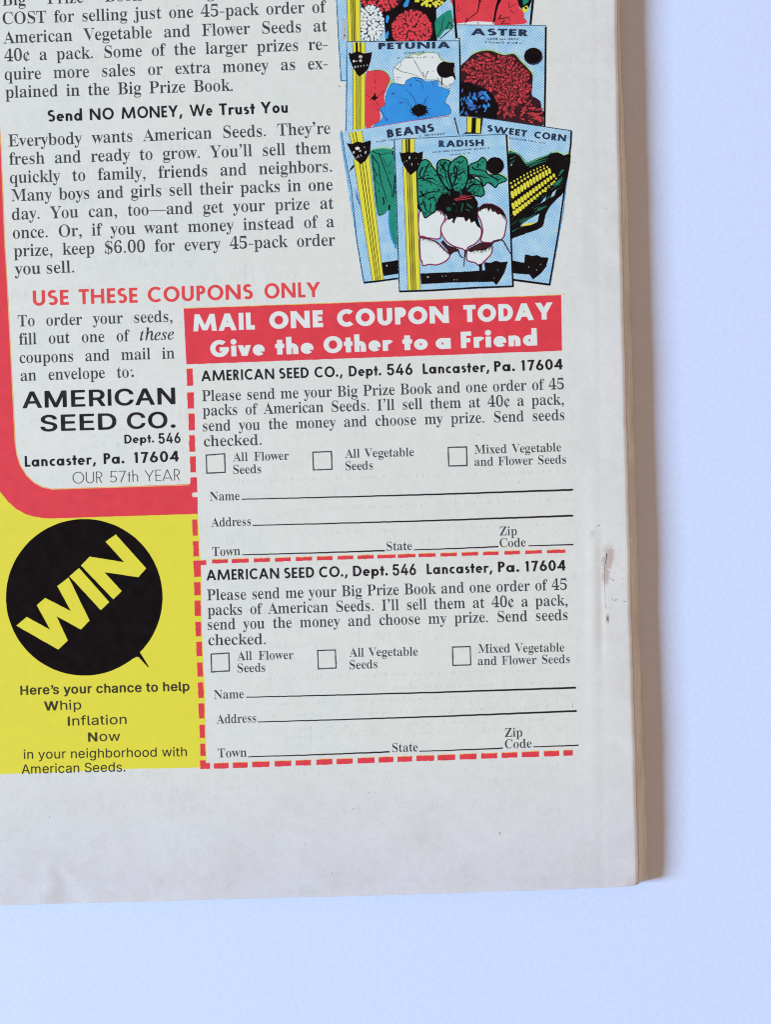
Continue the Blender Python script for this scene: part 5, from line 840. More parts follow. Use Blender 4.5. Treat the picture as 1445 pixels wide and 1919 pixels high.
# print of the inner side showing faintly through the paper
ghost = ink('show_through', (0.655, 0.62, 0.475), wear=.5, mottle=.06)
k = Ink(1)
def ghost_row(x0, y0, x1, y1, h, dens):
    x = x0
    while x < x1:
        y = y0 + (y1 - y0) * (x - x0) / (x1 - x0)
        if rnd.random() < dens:
            w, hh = rnd.uniform(1.2, 3.2), h * rnd.uniform(.4, 1)
            k.poly([(x, y), (x + w, y - .1), (x + w * rnd.uniform(.5, 1.1), y - hh), (x + rnd.uniform(-.6, .6), y - hh * .9)], ghost)
        x += rnd.uniform(3.5, 9)
for i, yy in enumerate((905, 958, 1003, 1275, 1300, 1322, 1345, 1368, 1385)):
    ghost_row(480 + rnd.uniform(-40, 80), yy, 1068, yy - 19, 8, .6)
for yy in (1462, 1484, 1522):
    ghost_row(8 if yy > 1500 else 310, yy, 1050, yy - 22, 9, .35)
for a, b in (((1064, 560), (1080, 1000)), ((1079, 905), (1092, 1545)), ((1089, 40), (1096, 520))):
    n = 60
    for i in range(n):
        if rnd.random() < .6:
            p = [a[0] + (b[0] - a[0]) * i / n + rnd.uniform(-.5, .5), a[1] + (b[1] - a[1]) * i / n]
            q = [a[0] + (b[0] - a[0]) * (i + .9) / n + rnd.uniform(-.5, .5), a[1] + (b[1] - a[1]) * (i + .9) / n]
            k.line([p, q], rnd.uniform(.5, 1.1), ghost)
for i in range(40):
    if rnd.random() < .75: k.line([(8 + i * 17, 1506 - i * .42), (24 + i * 17, 1505.6 - i * .42)], rnd.uniform(.5, 1.0), ghost)
k.build('show_through_print', comic)['kind'] = 'stuff'

# ---------------------------------------------------------------- red frame and yellow panel
inner = [(-1, 236), (2, 274), (9, 457), (13.1, 520), (21.5, 690), (28.3, 828), (31.5, 852), (38.5, 873), (49.5, 890), (64, 904), (79, 912), (97, 915.8), (225, 911.8), (354.8, 907.2), (356.3, 904), (356.3, 894.7), (368.3, 894.2), (369.5, 922.5), (360.5, 923.2), (359.4, 928), (361, 931.6), (369.6, 931.6), (370.2, 963)]
outer = [(97, 971.6), (80, 971), (62, 968), (47, 963.5), (30, 954), (14, 940), (0, 922), (-20, 890), (-28, 850), (-40, 500), (-60, -150), (-20, -150), (-6, 120)]
k = Ink(4)
k.poly(wobbly(inner + outer, .25, 7), red)
k.line([(-2.2, 236), (1.0, 274), (8, 457), (12.1, 520), (20.5, 690), (27.3, 828), (30.6, 852), (37.7, 873), (48.7, 890.8), (63.5, 905), (78.7, 913), (97, 916.8), (225, 912.9), (354, 908.6)], 1.5, fringe, .8)
frame = k.build('red_frame', comic, 'broad red frame with a rounded lower left corner')

k = Ink(1.5)
yel = [(-70, 900), (-20, 880), (30, 945), (100, 969), (367, 961), (370.5, 962), (372, 990), (375.5, 1050), (377.5, 1075), (378, 1180), (384, 1300), (386.5, 1424), (381, 1438), (373.7, 1438.6), (235, 1441), (120, 1446.5), (0, 1451), (-75, 1453)]
k.poly(wobbly(yel, .3, 7), yellow)
panel = k.build('yellow_panel', comic)

badge = Ink(4)
B7 = lambda *p: [(x / 3.6125, 940 + y / 3.6125) for x, y in p]
badge.poly(disc(157.2, 1119.3, 146.9, 146.7, 140, .0015), black)
badge.poly(B7((895, 1058), (945, 1020), (975, 1068), (1008, 1122), (998, 1120), (962, 1080), (936, 1052), (918, 1052), (905, 1062)), black, .5)
badge.build('badge_disc', panel, 'black round badge with a pin point at its lower right')
k = Ink(5.5)
k.poly(wobbly(B7((108, 840), (178, 780), (338, 868), (246, 702), (303, 652), (477, 740), (385, 572), (462, 513), (604, 805), (545, 866), (380, 776), (457, 940), (392, 1002)), .25, 6), yellow)
k.poly(wobbly(B7((467, 505), (533, 450), (738, 680), (680, 735)), .25, 6), yellow)
k.poly(wobbly(B7((545, 433), (605, 372), (838, 410), (712, 272), (782, 222), (988, 452), (935, 512), (705, 478), (822, 605), (765, 662)), .25, 6), yellow)
k.build('badge_lettering', panel)
k = Ink(4)
k.text('B', "Here's your chance to help", 37.4, 1302, 355, 1294.3, 17.8, olive_type)
k.text('G', [('W', 'B'), ('h', 'G'), ('i', 'G'), ('p', 'G')], 82, 1331.7, 151.7, 1329, 17.6, olive_type)
k.text('G', [('I', 'B')] + [(c, 'G') for c in 'nflation'], 126.5, 1360, 237, 1356.7, 17.8, olive_type)
k.text('G', [('N', 'B'), ('o', 'G'), ('w', 'G')], 164.5, 1389.8, 224.8, 1387.9, 17.6, olive_type)
k.text('G', 'in your neighborhood with', 43.7, 1422.5, 350, 1417, 17.2, olive_type)
k.text('G', 'American Seeds.', 39.6, 1450.2, 234.7, 1445.7, 17.6, olive_type)
k.build('slogan_text', panel)

# ---------------------------------------------------------------- running text
XS = .965
k = Ink(3)
C1 = 22.6
for s, x0, y0, x1, y1 in (
        ('Big Prize Book are given at NO', 3.5, 10.8, 608, -12),
        ('COST for selling just one 45-pack order of', 4.2, 45.7, 612, 23.2),
        ('American Vegetable and Flower Seeds at', 5.6, 81.5, 613, 58.6),
        ('40¢ a pack. Some of the larger prizes re-', 7, 115.2, 614, 93),
        ('quire more sales or extra money as ex-', 8, 150, 614.5, 129)):
    k.text('S', s, x0, y0, x1, y1, C1, type_ink, 'just', XS)
k.text('S', 'plained in the Big Prize Book.', 9.5, 183.6, 436, 170.3, C1, type_ink, 'just', XS)
k.build('paragraph_text', comic)
k = Ink(3)
for s, x0, y0, x1, y1 in (
        ("Everybody wants American Seeds. They're", 14.6, 275, 619.5, 250.5),
        ("fresh and ready to grow. You'll sell them", 16.4, 309, 620.5, 287.3),
        ('quickly to family, friends and neighbors.', 17.5, 343.5, 622, 322),
        ('Many boys and girls sell their packs in one', 20, 377.5, 624, 356.3),
        ('day. You can, too—and get your prize at', 22, 412, 625.5, 391),
        ('once. Or, if you want money instead of a', 23.5, 447, 626.5, 425.5),
        ('prize, keep $6.00 for every 45-pack order', 25, 481, 628.5, 460)):
    k.text('S', s, x0, y0, x1, y1, C1, type_ink, 'just', XS)
k.text('S', 'you sell.', 26.5, 515, 138.5, 510.5, C1, type_ink)
k.build('paragraph_text', comic)
k = Ink(3)
k.words((('F', 'Send', 195, 337), ('F', 'NO', 367, 467), ('F', 'MONEY,', 498, 748), ('F', 'We', 777, 871), ('F', 'Trust', 899, 1046), ('F', 'You', 1069, 1181)), 89, 228.3, 539, 211.3, 22, bold_ink, 0, 2.189)
k.build('heading_text', comic)
k = Ink(2)
k.words((('F', 'USE', 61, 128.4), ('F', 'THESE', 147.6, 257.8), ('F', 'COUPONS', 276.6, 474), ('F', 'ONLY', 495.5, 600.8)), 61, 573.2, 600.5, 556.6, 28.5, red_type)
k.build('heading_text', comic, 'red heading in capitals')
k = Ink(3)
k.text('S', 'To order your seeds,', 32.3, 612, 323, 602.8, 21.5, type_ink, 'just', .95)
k.text('S', [(c, 'S') for c in 'fill out one of '] + [(c, 'I') for c in 'these'], 34.7, 646, 326, 636.3, 21.5, type_ink, 'just', .95)
k.text('S', 'coupons and mail in', 36, 680.6, 327, 671.8, 21.5, type_ink, 'just', .95)
k.text('S', 'an envelope to:', 38, 714, 250.6, 706.8, 21.5, type_ink, 'just', .95)
k.build('paragraph_text', comic)
k = Ink(3)
k.text('A', 'AMERICAN', 41.5, 764.5, 328.7, 756.5, 31.5, bold_ink)
k.words((('A', 'SEED', 285, 830), ('A', 'CO.', 903, 1251)), 75, 808.3, 328.7, 800.8, 31, bold_ink, 0, 3.803)
k.text('F', 'Dept.', 232.7, 831.5, 288.5, 829.2, 16.8, bold_ink)
k.text('B', '546', 296.8, 831.3, 338, 829.6, 20, bold_ink)
k.words((('F', 'Lancaster,', 174, 683), ('F', 'Pa.', 737, 886), ('F', '17604', 950, 1273)), 46, 875, 334.5, 865, 20.5, bold_ink, 0, 3.803)
k.words((('L', 'OUR', 515, 728), ('L', '57th', 782, 983), ('L', 'YEAR', 1030, 1281)), 135.6, 906.3, 336.6, 900.4, 21.3, type_ink, 0, 3.803)
k.build('address_text', comic)

# ---------------------------------------------------------------- coupons
banner = [(343.5, 578.4), (1052, 553.2), (1053.6, 657.2), (348.8, 682.8)]
k = Ink(4)
k.poly(wobbly(shift(banner, .5, -1.3), .3, 8), fringe, -1)
k.poly(wobbly(banner, .35, 8), red)
bn = k.build('banner', comic, 'red banner over the upper coupon')
k = Ink(6)
k.words((('X', 'MAIL', 60, 277), ('X', 'ONE', 328, 517), ('X', 'COUPON', 567, 962), ('X', 'TODAY', 1012, 1327)), 362, 621.3, 1036.5, 598.6, 32, white, 330, 1.8766)
k.words((('X', 'Give', 120, 312), ('X', 'the', 349, 484), ('X', 'Other', 519, 764), ('X', 'to', 797, 886), ('X', 'a', 914, 967), ('X', 'Friend', 1003, 1271)), 394, 669.3, 1006.5, 647.6, 31, white, 330, 1.8766)
k.build('banner_lettering', bn)

def dash(k, pts):
    pts = wobbly(pts, .55, 4)
    k.poly(shift(pts, -.2, -1.2), fringe, -.8)
    k.poly(pts, red)
def box(x0, y0, x1, y1, lean=.9): return [(x0, y0 + .2), (x1 - lean, y0 - .2), (x1, y1 - .3), (x0 + lean, y1)]
k = Ink(5)
for x0, x1, y0, y1 in ((349.2, 361.6, 691.4, 723), (350.5, 363.7, 735.5, 766), (352.4, 365, 775.6, 806.6), (353.7, 365.5, 815.8, 846.9), (355.3, 367.2, 855.3, 885.5),
                       (359.9, 370.1, 973.8, 1004), (361.2, 372.4, 1014, 1043)):
    dash(k, box(x0, y0, x1, y1))
up = k.build('coupon', comic, 'upper order coupon with the red dashed line along its left side')
k = Ink(5)
for x0, x1, y0, y1 in ((363, 375.6, 1091, 1116), (364, 376.3, 1125.5, 1154.5), (365.4, 377, 1165.6, 1192.5), (367, 378.7, 1203, 1230), (368.7, 380, 1241.7, 1268), (370.4, 381.5, 1279, 1308),
                       (371.5, 383, 1318.4, 1347), (373, 384, 1358.5, 1383), (374.3, 385.3, 1394, 1416.7)):
    dash(k, box(x0, y0, x1, y1))
dash(k, [(362, 1051), (386, 1050), (386.5, 1058.6), (375.6, 1059.6), (376.4, 1081), (363.2, 1081.5)])
dash(k, [(374.2, 1425.3), (385.4, 1425), (385.6, 1430.3), (393.3, 1430), (393.4, 1440.6), (374.8, 1441.5)])
Z6 = lambda x: 330 + x / 1.8766
for x0, x1 in ((126, 182), (195, 255), (273, 330), (347, 403), (420, 478), (495, 550), (568, 623), (638, 695), (708, 772), (780, 842), (853, 913), (930, 988), (1005, 1063), (1080, 1135), (1155, 1210), (1229, 1287), (1305, 1370)):
    x0, x1 = Z6(x0), Z6(x1)
    f = lambda x: 1052.6 + (1033 - 1052.6) * (x - 397) / (1060 - 397)
    h = 3.6 - .7 * (x0 - 397) / 663
    dash(k, [(x0, f(x0) - h), (x1, f(x1) - h), (x1, f(x1) + h), (x0, f(x0) + h)])
for x0, x1 in ((400.7, 428), (436, 463.7), (472.3, 504.5)) + tuple((500 + p / 2.408, 500 + q / 2.408) for p, q in ((35, 110), (130, 200), (223, 296), (315, 388), (410, 487), (504, 571), (590, 657), (676, 755), (771, 851), (872, 948), (968, 1041), (1061, 1132), (1152, 1230), (1252, 1320), (1340, 1382))):
    f = lambda x: 1435.5 + (1411 - 1435.5) * (x - 412) / (1074 - 412)
    dash(k, [(x0, f(x0) - 5), (x1, f(x1) - 5), (x1, f(x1) + 4.8), (x0, f(x0) + 4.8)])
low = k.build('coupon', comic, 'lower order coupon inside a red dashed border')

def coupon(parent, head, body, boxes, labels, fields, rules):
    k = Ink(3)
    names = (('F', 'AMERICAN'), ('F', 'SEED'), ('F', 'CO.,'), ('F', 'Dept.'), ('B', '546'), ('F', 'Lancaster,'), ('F', 'Pa.'), ('F', '17604'))
    k.words([(f, w, a, b) + ((21.5,) if f == 'B' else ()) for (f, w), (a, b) in zip(names, head[1:])], *head[0], 20, bold_ink, 330, 1.8766)
    k.build('heading_text', parent)
    k = Ink(3)
    for (s, mode), c in zip((('Please send me your Big Prize Book and one order of 45', 'just'), ("packs of American Seeds. I'll sell them at 40¢ a pack,", 'just'),
                             ('send you the money and choose my prize. Send seeds', 'just'), ('checked.', 'fit')), body):
        k.text('S', s, *c, 20.5, type_ink, mode, .93)
    k.build('paragraph_text', parent)
    for q, ls in zip(boxes, labels):
        k = Ink(3)
        n = len(q)
        cx, cy = sum(p[0] for p in q) / 4, sum(p[1] for p in q) / 4
        inn = [(cx + (x - cx) * .865, cy + (y - cy) * .865) for x, y in q]
        k.poly(wobbly(q, .25, 6), type_ink, 0, [wobbly(inn, .25, 6)])
        k.build('checkbox', parent)
        k = Ink(3)
        for s, *c in ls: k.text('S', s, *c, 16.3, type_ink, 'just', .97)
        k.build('checkbox_label', parent)
    for s, *c in fields:
        k = Ink(3)
        k.text('S', s, *c, 16.6, type_ink)
        k.build('field_name', parent)
    for x0, y0, x1, y1 in rules:
        k = Ink(3)
        n = max(3, int((x1 - x0) / 9))
        w0 = 2.0
        pts = [(x0 + (x1 - x0) * i / n, y0 + (y1 - y0) * i / n + rnd.uniform(-.3, .3) + 1.2 * math.sin(math.pi * i / n) * (x1 - x0) / 600) for i in range(n + 1)]
        k.line(pts, w0, bold_ink, w1=w0 + 1.4 * (x1 - x0) / 620 + .4)
        k.build('fill_in_line', parent)

coupon(up,
       ((377, 714.6, 1055, 692.4), (88, 346), (363, 467), (487, 586), (608, 722), (742, 832), (868, 1103), (1120, 1193), (1213, 1361)),
       ((378, 752, 1057.4, 729.3), (379.6, 779.3, 1057.4, 758), (379.6, 808.3, 1058.5, 787.4), (381.7, 836.8, 490, 833.6)),
       (((384.9, 851.7), (421.7, 849), (422.7, 886.4), (386, 888)), ((584.7, 846.4), (622, 844.8), (623.6, 880.5), (586.3, 882)), ((838.9, 837.3), (875.7, 836.3), (876.7, 873.6), (840, 874.6))),
       ((('All Flower', 436.2, 864.6, 541.5, 861.5), ('Seeds', 436.6, 888.5, 489.5, 886.3)), (('All Vegetable', 646.5, 858, 776.3, 854.6), ('Seeds', 647, 881.4, 699, 879.6)),
        (('Mixed Vegetable', 889.5, 850.4, 1052.5, 846), ('and Flower Seeds', 889.5, 873.4, 1061.5, 868.7))),
       (('Name', 393, 938.4, 449, 937.2), ('Address', 395.5, 987, 470, 984.8), ('Town', 397, 1042, 450.4, 1040.3), ('State', 724.3, 1032, 772.6, 1030.6), ('Zip', 936.5, 1003.6, 969, 1002.8), ('Code', 937, 1025.6, 986, 1024)),
       ((452.6, 935.6, 1074.4, 917.8), (472.8, 984.6, 1074.6, 966.4), (453.6, 1039.5, 721.5, 1031.8), (775.5, 1030.5, 934.5, 1024.5), (990.5, 1022.8, 1075, 1020.6)))
coupon(low,
       ((386.6, 1088, 1060.5, 1069.2), (106, 363), (380, 486), (503, 604), (622, 746), (762, 845), (882, 1114), (1133, 1208), (1227, 1371)),
       ((387.6, 1125.3, 1063, 1105.2), (388.6, 1153.4, 1064.5, 1134.4), (388.6, 1180.6, 1064.5, 1162), (390, 1209.3, 498, 1207.2)),
       (((394, 1224.8), (429.6, 1222.6), (430.7, 1258.3), (395, 1260.5)), ((593.8, 1217.8), (629.5, 1216.8), (631, 1253), (595.4, 1254.6)), ((846.9, 1211.5), (882.6, 1210.4), (883.6, 1247), (848, 1248.2))),
       ((('All Flower', 444.3, 1237.3, 550, 1234.9), ('Seeds', 444.6, 1260.4, 497.4, 1258.6)), (('All Vegetable', 654.5, 1230.6, 783.5, 1228.4), ('Seeds', 655, 1254, 707.5, 1252)),
        (('Mixed Vegetable', 896, 1223.4, 1058.5, 1221), ('and Flower Seeds', 896, 1246.4, 1068.5, 1242.6))),
       (('Name', 401, 1309.8, 457, 1308.2), ('Address', 405.4, 1356, 480, 1353.4), ('Town', 407.6, 1419.6, 462.4, 1417.6), ('State', 735, 1409.4, 783.5, 1408), ('Zip', 946, 1381, 979.5, 1380), ('Code', 946.5, 1402.6, 997, 1401)),
       ((460.6, 1306.6, 1080, 1288.6), (483, 1353, 1081.6, 1332.4), (464.8, 1418.3, 730.5, 1409), (786, 1408, 943, 1402), (1000, 1399.6, 1085, 1396.6)))

# ---------------------------------------------------------------- printed seed packets
K = 6.0208
def zone(ox, oy): return lambda *p: [(ox + x / K, oy + y / K) for x, y in p]
ZA, ZB, ZC, ZD, ZE, ZF = zone(620, 0), zone(840, 0), zone(620, 220), zone(840, 220), zone(620, 340), zone(840, 340)

def packet(lvl, outline, label, dx=-1.6, dy=2.0):
    k = Ink(lvl)
    k.poly(wobbly(shift(outline, dx, dy), .8, 3), blue_edge, -.8)
    k.poly(outline, sky_tint)
    return k.build('seed_packet', comic, label)

def stripes(k, poly, bars, dz=0.0):
    """yellow band (left edge top->bottom, right edge top->bottom) with dark lines at the given fractions"""
    (a, b), (c, d) = poly
    k.poly(wobbly([a, c, d, b], .25, 6), yellow, dz)
    k.line([a, b], 1.0, navy, dz + .4); k.line([c, d], .9, navy, dz + .4)
    for f, w in bars:
        p = [(a[0] + (c[0] - a[0]) * f + rnd.uniform(-.1, .1), a[1] + (c[1] - a[1]) * f), (b[0] + (d[0] - b[0]) * f, b[1] + (d[1] - b[1]) * f)]
        n = 10
        k.line([(p[0][0] + (p[1][0] - p[0][0]) * i / n + rnd.uniform(-.15, .15), p[0][1] + (p[1][1] - p[0][1]) * i / n) for i in range(n + 1)], w, black, dz + .4)

BARS = ((.30, 1.4), (.45, 1.6), (.60, 1.6))

halo = halftone('yellow_green_fringe', (0.42, 0.56, 0.05), (0.35, 0.60, 0.40), 30, pitch=.0004, lo=.1, hi=1)
def fringe_under(k, pts, dx, dy, dz=-.35): k.poly(wobbly(shift(pts, dx, dy), .5, 3), halo, dz)

def hatch(k, path, l, w, dx, dy, mat, dz, step=2.2):
    """row of spiky strokes hanging from a line in direction (dx,dy)"""
    for (x0, y0), (x1, y1) in zip(path, path[1:]):
        n = max(1, int(math.hypot(x1 - x0, y1 - y0) / step))
        for i in range(n):
            t = (i + rnd.random() * .6) / n
            x, y = x0 + (x1 - x0) * t, y0 + (y1 - y0) * t
            L = l * rnd.uniform(.35, 1.1)
            k.poly([(x - w / 2, y), (x + w / 2, y), (x + dx * L + .1, y + dy * L), (x + dx * L - .2, y + dy * L)], mat, dz)

def tiny_type(k, x0, y0, x1, y1, h, mat, dens=.8, dz=0):
    """illegible small print: broken strokes"""
    x = x0
    while x < x1:
        y = y0 + (y1 - y0) * (x - x0) / (x1 - x0)
        if rnd.random() < dens:
            w = rnd.uniform(1.1, 2.0)
            hh = h * rnd.uniform(.65, 1.05)
            k.poly([(x, y - rnd.uniform(0, .6)), (x + w, y - rnd.uniform(0, .5)), (x + w * rnd.uniform(.6, 1.2), y - hh), (x + rnd.uniform(-.3, .3), y - hh * rnd.uniform(.7, 1))], mat, dz)
            if rnd.random() < .5: k.poly([(x, y - hh - .3), (x + 2.2, y - hh - .4), (x + 2.2, y - hh + .5), (x, y - hh + .6)], mat, dz + .2)
        x += rnd.uniform(2.4, 4.0)

def emblem(k, pts, marks, dz):
    k.poly(wobbly(pts, .3, 4), black, dz)
    for x, y, w, h in marks:
        k.poly(oval(x, y, w, h, rnd.uniform(-.5, .5), 7), grey_fleck if rnd.random() < .7 else white, dz + .4)

def pompon(k, cx, cy, rx, ry, mat, dz, n, size, clip=None, ring=None):
    k.poly(disc(cx, cy, rx, ry, 36, .05), ring or black, dz)
    done = []
    tries = 0
    while len(done) < n and tries < n * 40:
        tries += 1
        a, r = rnd.uniform(0, 2 * math.pi), math.sqrt(rnd.random())
        x, y = cx + rx * .93 * r * math.cos(a), cy + ry * .93 * r * math.sin(a)
        if clip and not clip(x, y): continue
        s = size * (1.15 - .45 * r) * rnd.uniform(.8, 1.2)
        if any((x - p) ** 2 + (y - q) ** 2 < ((s + t) * .72) ** 2 for p, q, t in done): continue
        done.append((x, y, s))
        k.poly(oval(x, y, s * 1.12, s * .85, a, 9), mat, dz + .4 + .3 * (len(done) % 3))

# --- dahlia packet, upper left
pts = ZA((65, -60), (1385, -60), (1425, 478), (190, 478), (190, 905), (118, 908))
pk = packet(4, pts, 'printed packet with red, white and yellow pompon flowers')
k = Ink(5)
k.line(ZA((62, -60), (85, 430), (118, 908), (190, 903)), 1.3, navy)
k.poly(ZA((340, -40), (1330, -40), (1190, 110), (1200, 470), (620, 470), (600, 200), (340, 80)), black, .2)
k.build('border', pk)
k = Ink(6)
inclip = lambda x, y: y < 76.5
pompon(k, 713, -4, 40, 26, red, 0, 62, 4.0, ring=maroon)
pompon(k, 805, -8, 33, 24, yellow, .2, 50, 3.9)
pompon(k, 695, 44, 24, 36, white, 1.2, 66, 4.6, lambda x, y: y < 75 and x > 676, ring=navy)
k.poly([(x, min(y, 77)) for x, y in disc(772, 55.5, 42, 40, 40, .03)], black, 2.4)
pompon(k, 772, 55.5, 39, 38, red, 2.8, 105, 4.0, lambda x, y: y < 75.2, ring=maroon)
for p in (ZA((815, 60), (850, 0), (890, -5), (870, 70), (830, 85)), ZA((625, 180), (650, 170), (662, 200), (640, 262), (620, 250)), ZA((608, 400), (645, 345), (655, 380), (640, 440), (615, 430))):
    k.poly(p, blue_tint, 2.2)
for x, y in ((145, 225), (150, 270), (148, 315), (158, 350), (150, 385), (165, 410), (140, 430)):
    k.poly(oval(620 + x / K, y / K, 4, 3.2, .6, 9), grey_fleck, .4)
k.poly(curve(ZA((1180, 235), (1250, 165), (1350, 112), (1372, 190), (1380, 310), (1320, 330), (1280, 350), (1225, 420), (1195, 415), (1180, 320)), 4), green, 2.2)
k.line(ZA((1200, 420), (1250, 330), (1260, 250), (1280, 190)), 1.2, black, 2.8)
k.line(ZA((1300, 330), (1340, 250), (1380, 300), (1360, 330), (1230, 440)), 1.8, black, 2.8)
k.build('flower_picture', pk)
k = Ink(10)
stripes(k, (ZA((178, -40), (196, 468)), ZA((330, -40), (335, 468))), ((.33, 1.6), (.47, 2.0), (.60, 1.6)))
k.build('yellow_stripe', pk)

# --- packet with big red petals, upper right
pts = ZB((60, -60), (985, -60), (935, 278), (95, 278), (100, 430), (85, 440))
pk = packet(4, pts, 'printed packet with large red petals', 0, 0)
k = Ink(7)
k.poly(curve(ZB((72, -40), (790, -40), (800, 80), (850, 130), (858, 200), (838, 274), (100, 274), (88, 130)), 3), red)
k.poly(ZB((100, 265), (300, 240), (520, 250), (520, 285), (100, 285)), white, .4)
k.poly(ZB((565, -30), (620, -30), (570, 60), (545, 150), (535, 230), (500, 280), (515, 200), (530, 100)), black, .4)
for s, w in ((((360, -20), (345, 80), (330, 140), (260, 190), (190, 260)), 2.6), (((380, 20), (320, -20)), 2), (((690, 20), (690, 85), (720, 70), (780, 40)), 1.5), (((700, 100), (730, 150), (790, 110)), 1.2),
             (((600, 170), (570, 215), (640, 205), (680, 190), (700, 240)), 2.6), (((95, 130), (150, 100)), 1.4), (((120, 60), (90, 110)), 1.2), (((215, 200), (190, 280)), 2.2), (((640, 230), (600, 265), (700, 262)), 2.4), (((330, 250), (350, 275)), 1.6)):
    k.line(ZB(*s), w, black, .8, w1=w * .4)
k.poly(curve(ZB((790, -40), (940, -40), (925, 60), (880, 130), (845, 120), (800, 60)), 3), black, .3)
k.poly(ZB((840, -30), (930, -30), (900, 30), (850, 60)), green, .7)
k.poly(ZB((835, 90), (890, 60), (915, 100), (870, 150), (848, 130)), yellow, .7)
k.poly(oval(840 + 878 / K, 90 / K, 3, 2, .5), black, 1.1)
k.build('flower_picture', pk)
k = Ink(9)
k.line(ZB((965, -60), (930, 280)), 4.2, black)
k.line(ZB((62, -60), (70, 130), (95, 430)), 4.6, black)
k.build('border', pk)

# --- aster packet
pts = ZB((97, 283), (1098, 290), (1100, 1440), (130, 1440), (130, 432), (104, 432))
pk = packet(6, pts, 'printed packet with a dark red aster and a blue flower', 0, .6)
k = Ink(8)
fringe_under(k, curve(ZB((240, 640), (370, 578), (480, 572), (560, 600), (640, 622), (745, 610), (820, 690), (900, 770), (955, 850), (900, 900), (600, 800), (300, 800)), 4), 1.6, -2.8)
k.poly(curve(ZB((140, 760), (200, 690), (270, 620), (370, 578), (480, 572), (560, 600), (640, 622), (745, 610), (820, 690), (900, 770), (955, 850), (950, 970), (948, 1075), (1000, 1110), (1045, 1150), (1060, 1250), (1090, 1260), (1075, 1330), (1060, 1425), (880, 1410), (640, 1360), (400, 1335), (140, 1310), (135, 1000)), 4), maroon, 0)
k.poly(curve(ZB((140, 940), (300, 960), (470, 1040), (560, 1150), (560, 1300), (520, 1350), (390, 1330), (140, 1300)), 4), black, .3)
def petals(cx, cy, rings, mat, dz, zz=1.0):
    i = 0
    for r, n, l, w in rings:
        off = rnd.random() * 6
        for j in range(n):
            a = off + 2 * math.pi * j / n + rnd.uniform(-.12, .12)
            x, y = cx + r * math.cos(a), cy + r * zz * math.sin(a)
            yield x, y, l * rnd.uniform(.75, 1.2), w * rnd.uniform(.7, 1.15), a, i
            i += 1
body = curve(ZB((150, 770), (205, 700), (280, 630), (370, 590), (480, 582), (560, 610), (640, 630), (740, 622), (810, 700), (890, 780), (940, 855), (940, 970), (930, 1070), (880, 1160), (800, 1230), (770, 1340), (540, 1330), (560, 1180), (470, 1040), (300, 950), (155, 930)), 3)
def inpoly(p, q):
    r = False
    for i in range(len(q)):
        a, b = q[i], q[i - 1]
        if (a[1] > p[1]) != (b[1] > p[1]) and p[0] < (b[0] - a[0]) * (p[1] - a[1]) / (b[1] - a[1]) + a[0]: r = not r
    return r
nz = 0
def corn_edge(x): return 217.5 + max(0, x - 862) * .118
cand = []
for cx, cy, rmax in ((917, 140, 56), (958, 140, 50), (952, 188, 44), (925, 118, 46), (975, 165, 42)):
    r = rmax
    while r > 3:
        n = max(5, int(2 * math.pi * r / 7.0))
        off = rnd.random() * 6
        for q in range(n):
            cand.append((r + rnd.uniform(-3, 3), cx, cy, off + 2 * math.pi * q / n + rnd.uniform(-.25, .25)))
        r -= 7.5
cand.sort(key=lambda c: -c[0])
for r, cx, cy, a in cand:
    x, y = cx + (r - 6) * math.cos(a), cy + (r - 6) * math.sin(a)
    l, w = rnd.uniform(9, 15), rnd.uniform(4.5, 7.5)
    th = a + rnd.gauss(0, .45)
    tip = (x + l * math.cos(th), y + l * math.sin(th))
    if not inpoly((x, y), body) or not inpoly(tip, body) or max(tip[1], y) > corn_edge(tip[0]) - 3: continue
    nz += .13
    k.poly(petal(x - 1.0 * math.cos(th), y - 1.0 * math.sin(th), l + 2.0, w + 2.4, th), maroon, .7 + nz)
    k.poly(petal(x, y, l, w * rnd.uniform(.6, 1), th), crimson if rnd.random() < .78 else red, .77 + nz)
    if rnd.random() < .5: k.line([(x + 2 * math.cos(th), y + 2 * math.sin(th)), (x + l * .7 * math.cos(th + .1), y + l * .7 * math.sin(th + .1))], .9, maroon, .82 + nz, w1=.4)
for i in range(90):
    x, y = rnd.uniform(972, 1009), rnd.uniform(182, 231)
    if y < 188 + max(0, x - 985) * .7 or y > corn_edge(x) - 6: continue
    k.poly(petal(x, y, rnd.uniform(8, 15), rnd.uniform(2.5, 4.6), rnd.uniform(-1.0, .5)), (crimson, crimson, maroon)[i % 3], 2 + nz + .08 * i)
for i in range(60):
    a, r = rnd.uniform(0, 6.28), 20 * math.sqrt(rnd.random())
    k.poly(petal(897 + r * math.cos(a), 190 + r * .9 * math.sin(a), rnd.uniform(7, 12), rnd.uniform(3.2, 5.4), a + 1.2), (deep_blue, blue_tint, deep_blue, black)[i % 4], 2 + nz + .1 * i)
for i in range(16):
    k.poly(petal(rnd.uniform(865, 880), rnd.uniform(160, 212), rnd.uniform(6, 11), rnd.uniform(1.8, 3), rnd.uniform(1, 2)), (deep_blue, blue_tint)[i % 2], 2 + nz + .1 * i)
k.poly(disc(840 + 960 / K, 640 / K, 17, 15.6, 40, .02), navy, 9 + nz)
k.poly(disc(840 + 960 / K, 628 / K, 16.4, 14.6, 40, .02), black, 9.4 + nz)
k.build('flower_picture', pk)
k = Ink(8)
k.text('T', 'ASTER', *ZB((255, 398))[0], *ZB((905, 410))[0], 13, navy, dz=1)
tiny_type(k, *ZB((440, 452))[0], *ZB((800, 455))[0], 4.2, navy, .9)
tiny_type(k, *ZB((420, 490))[0], *ZB((830, 500))[0], 4.2, navy, .9)
k.build('title_text', pk)
k = Ink(12)
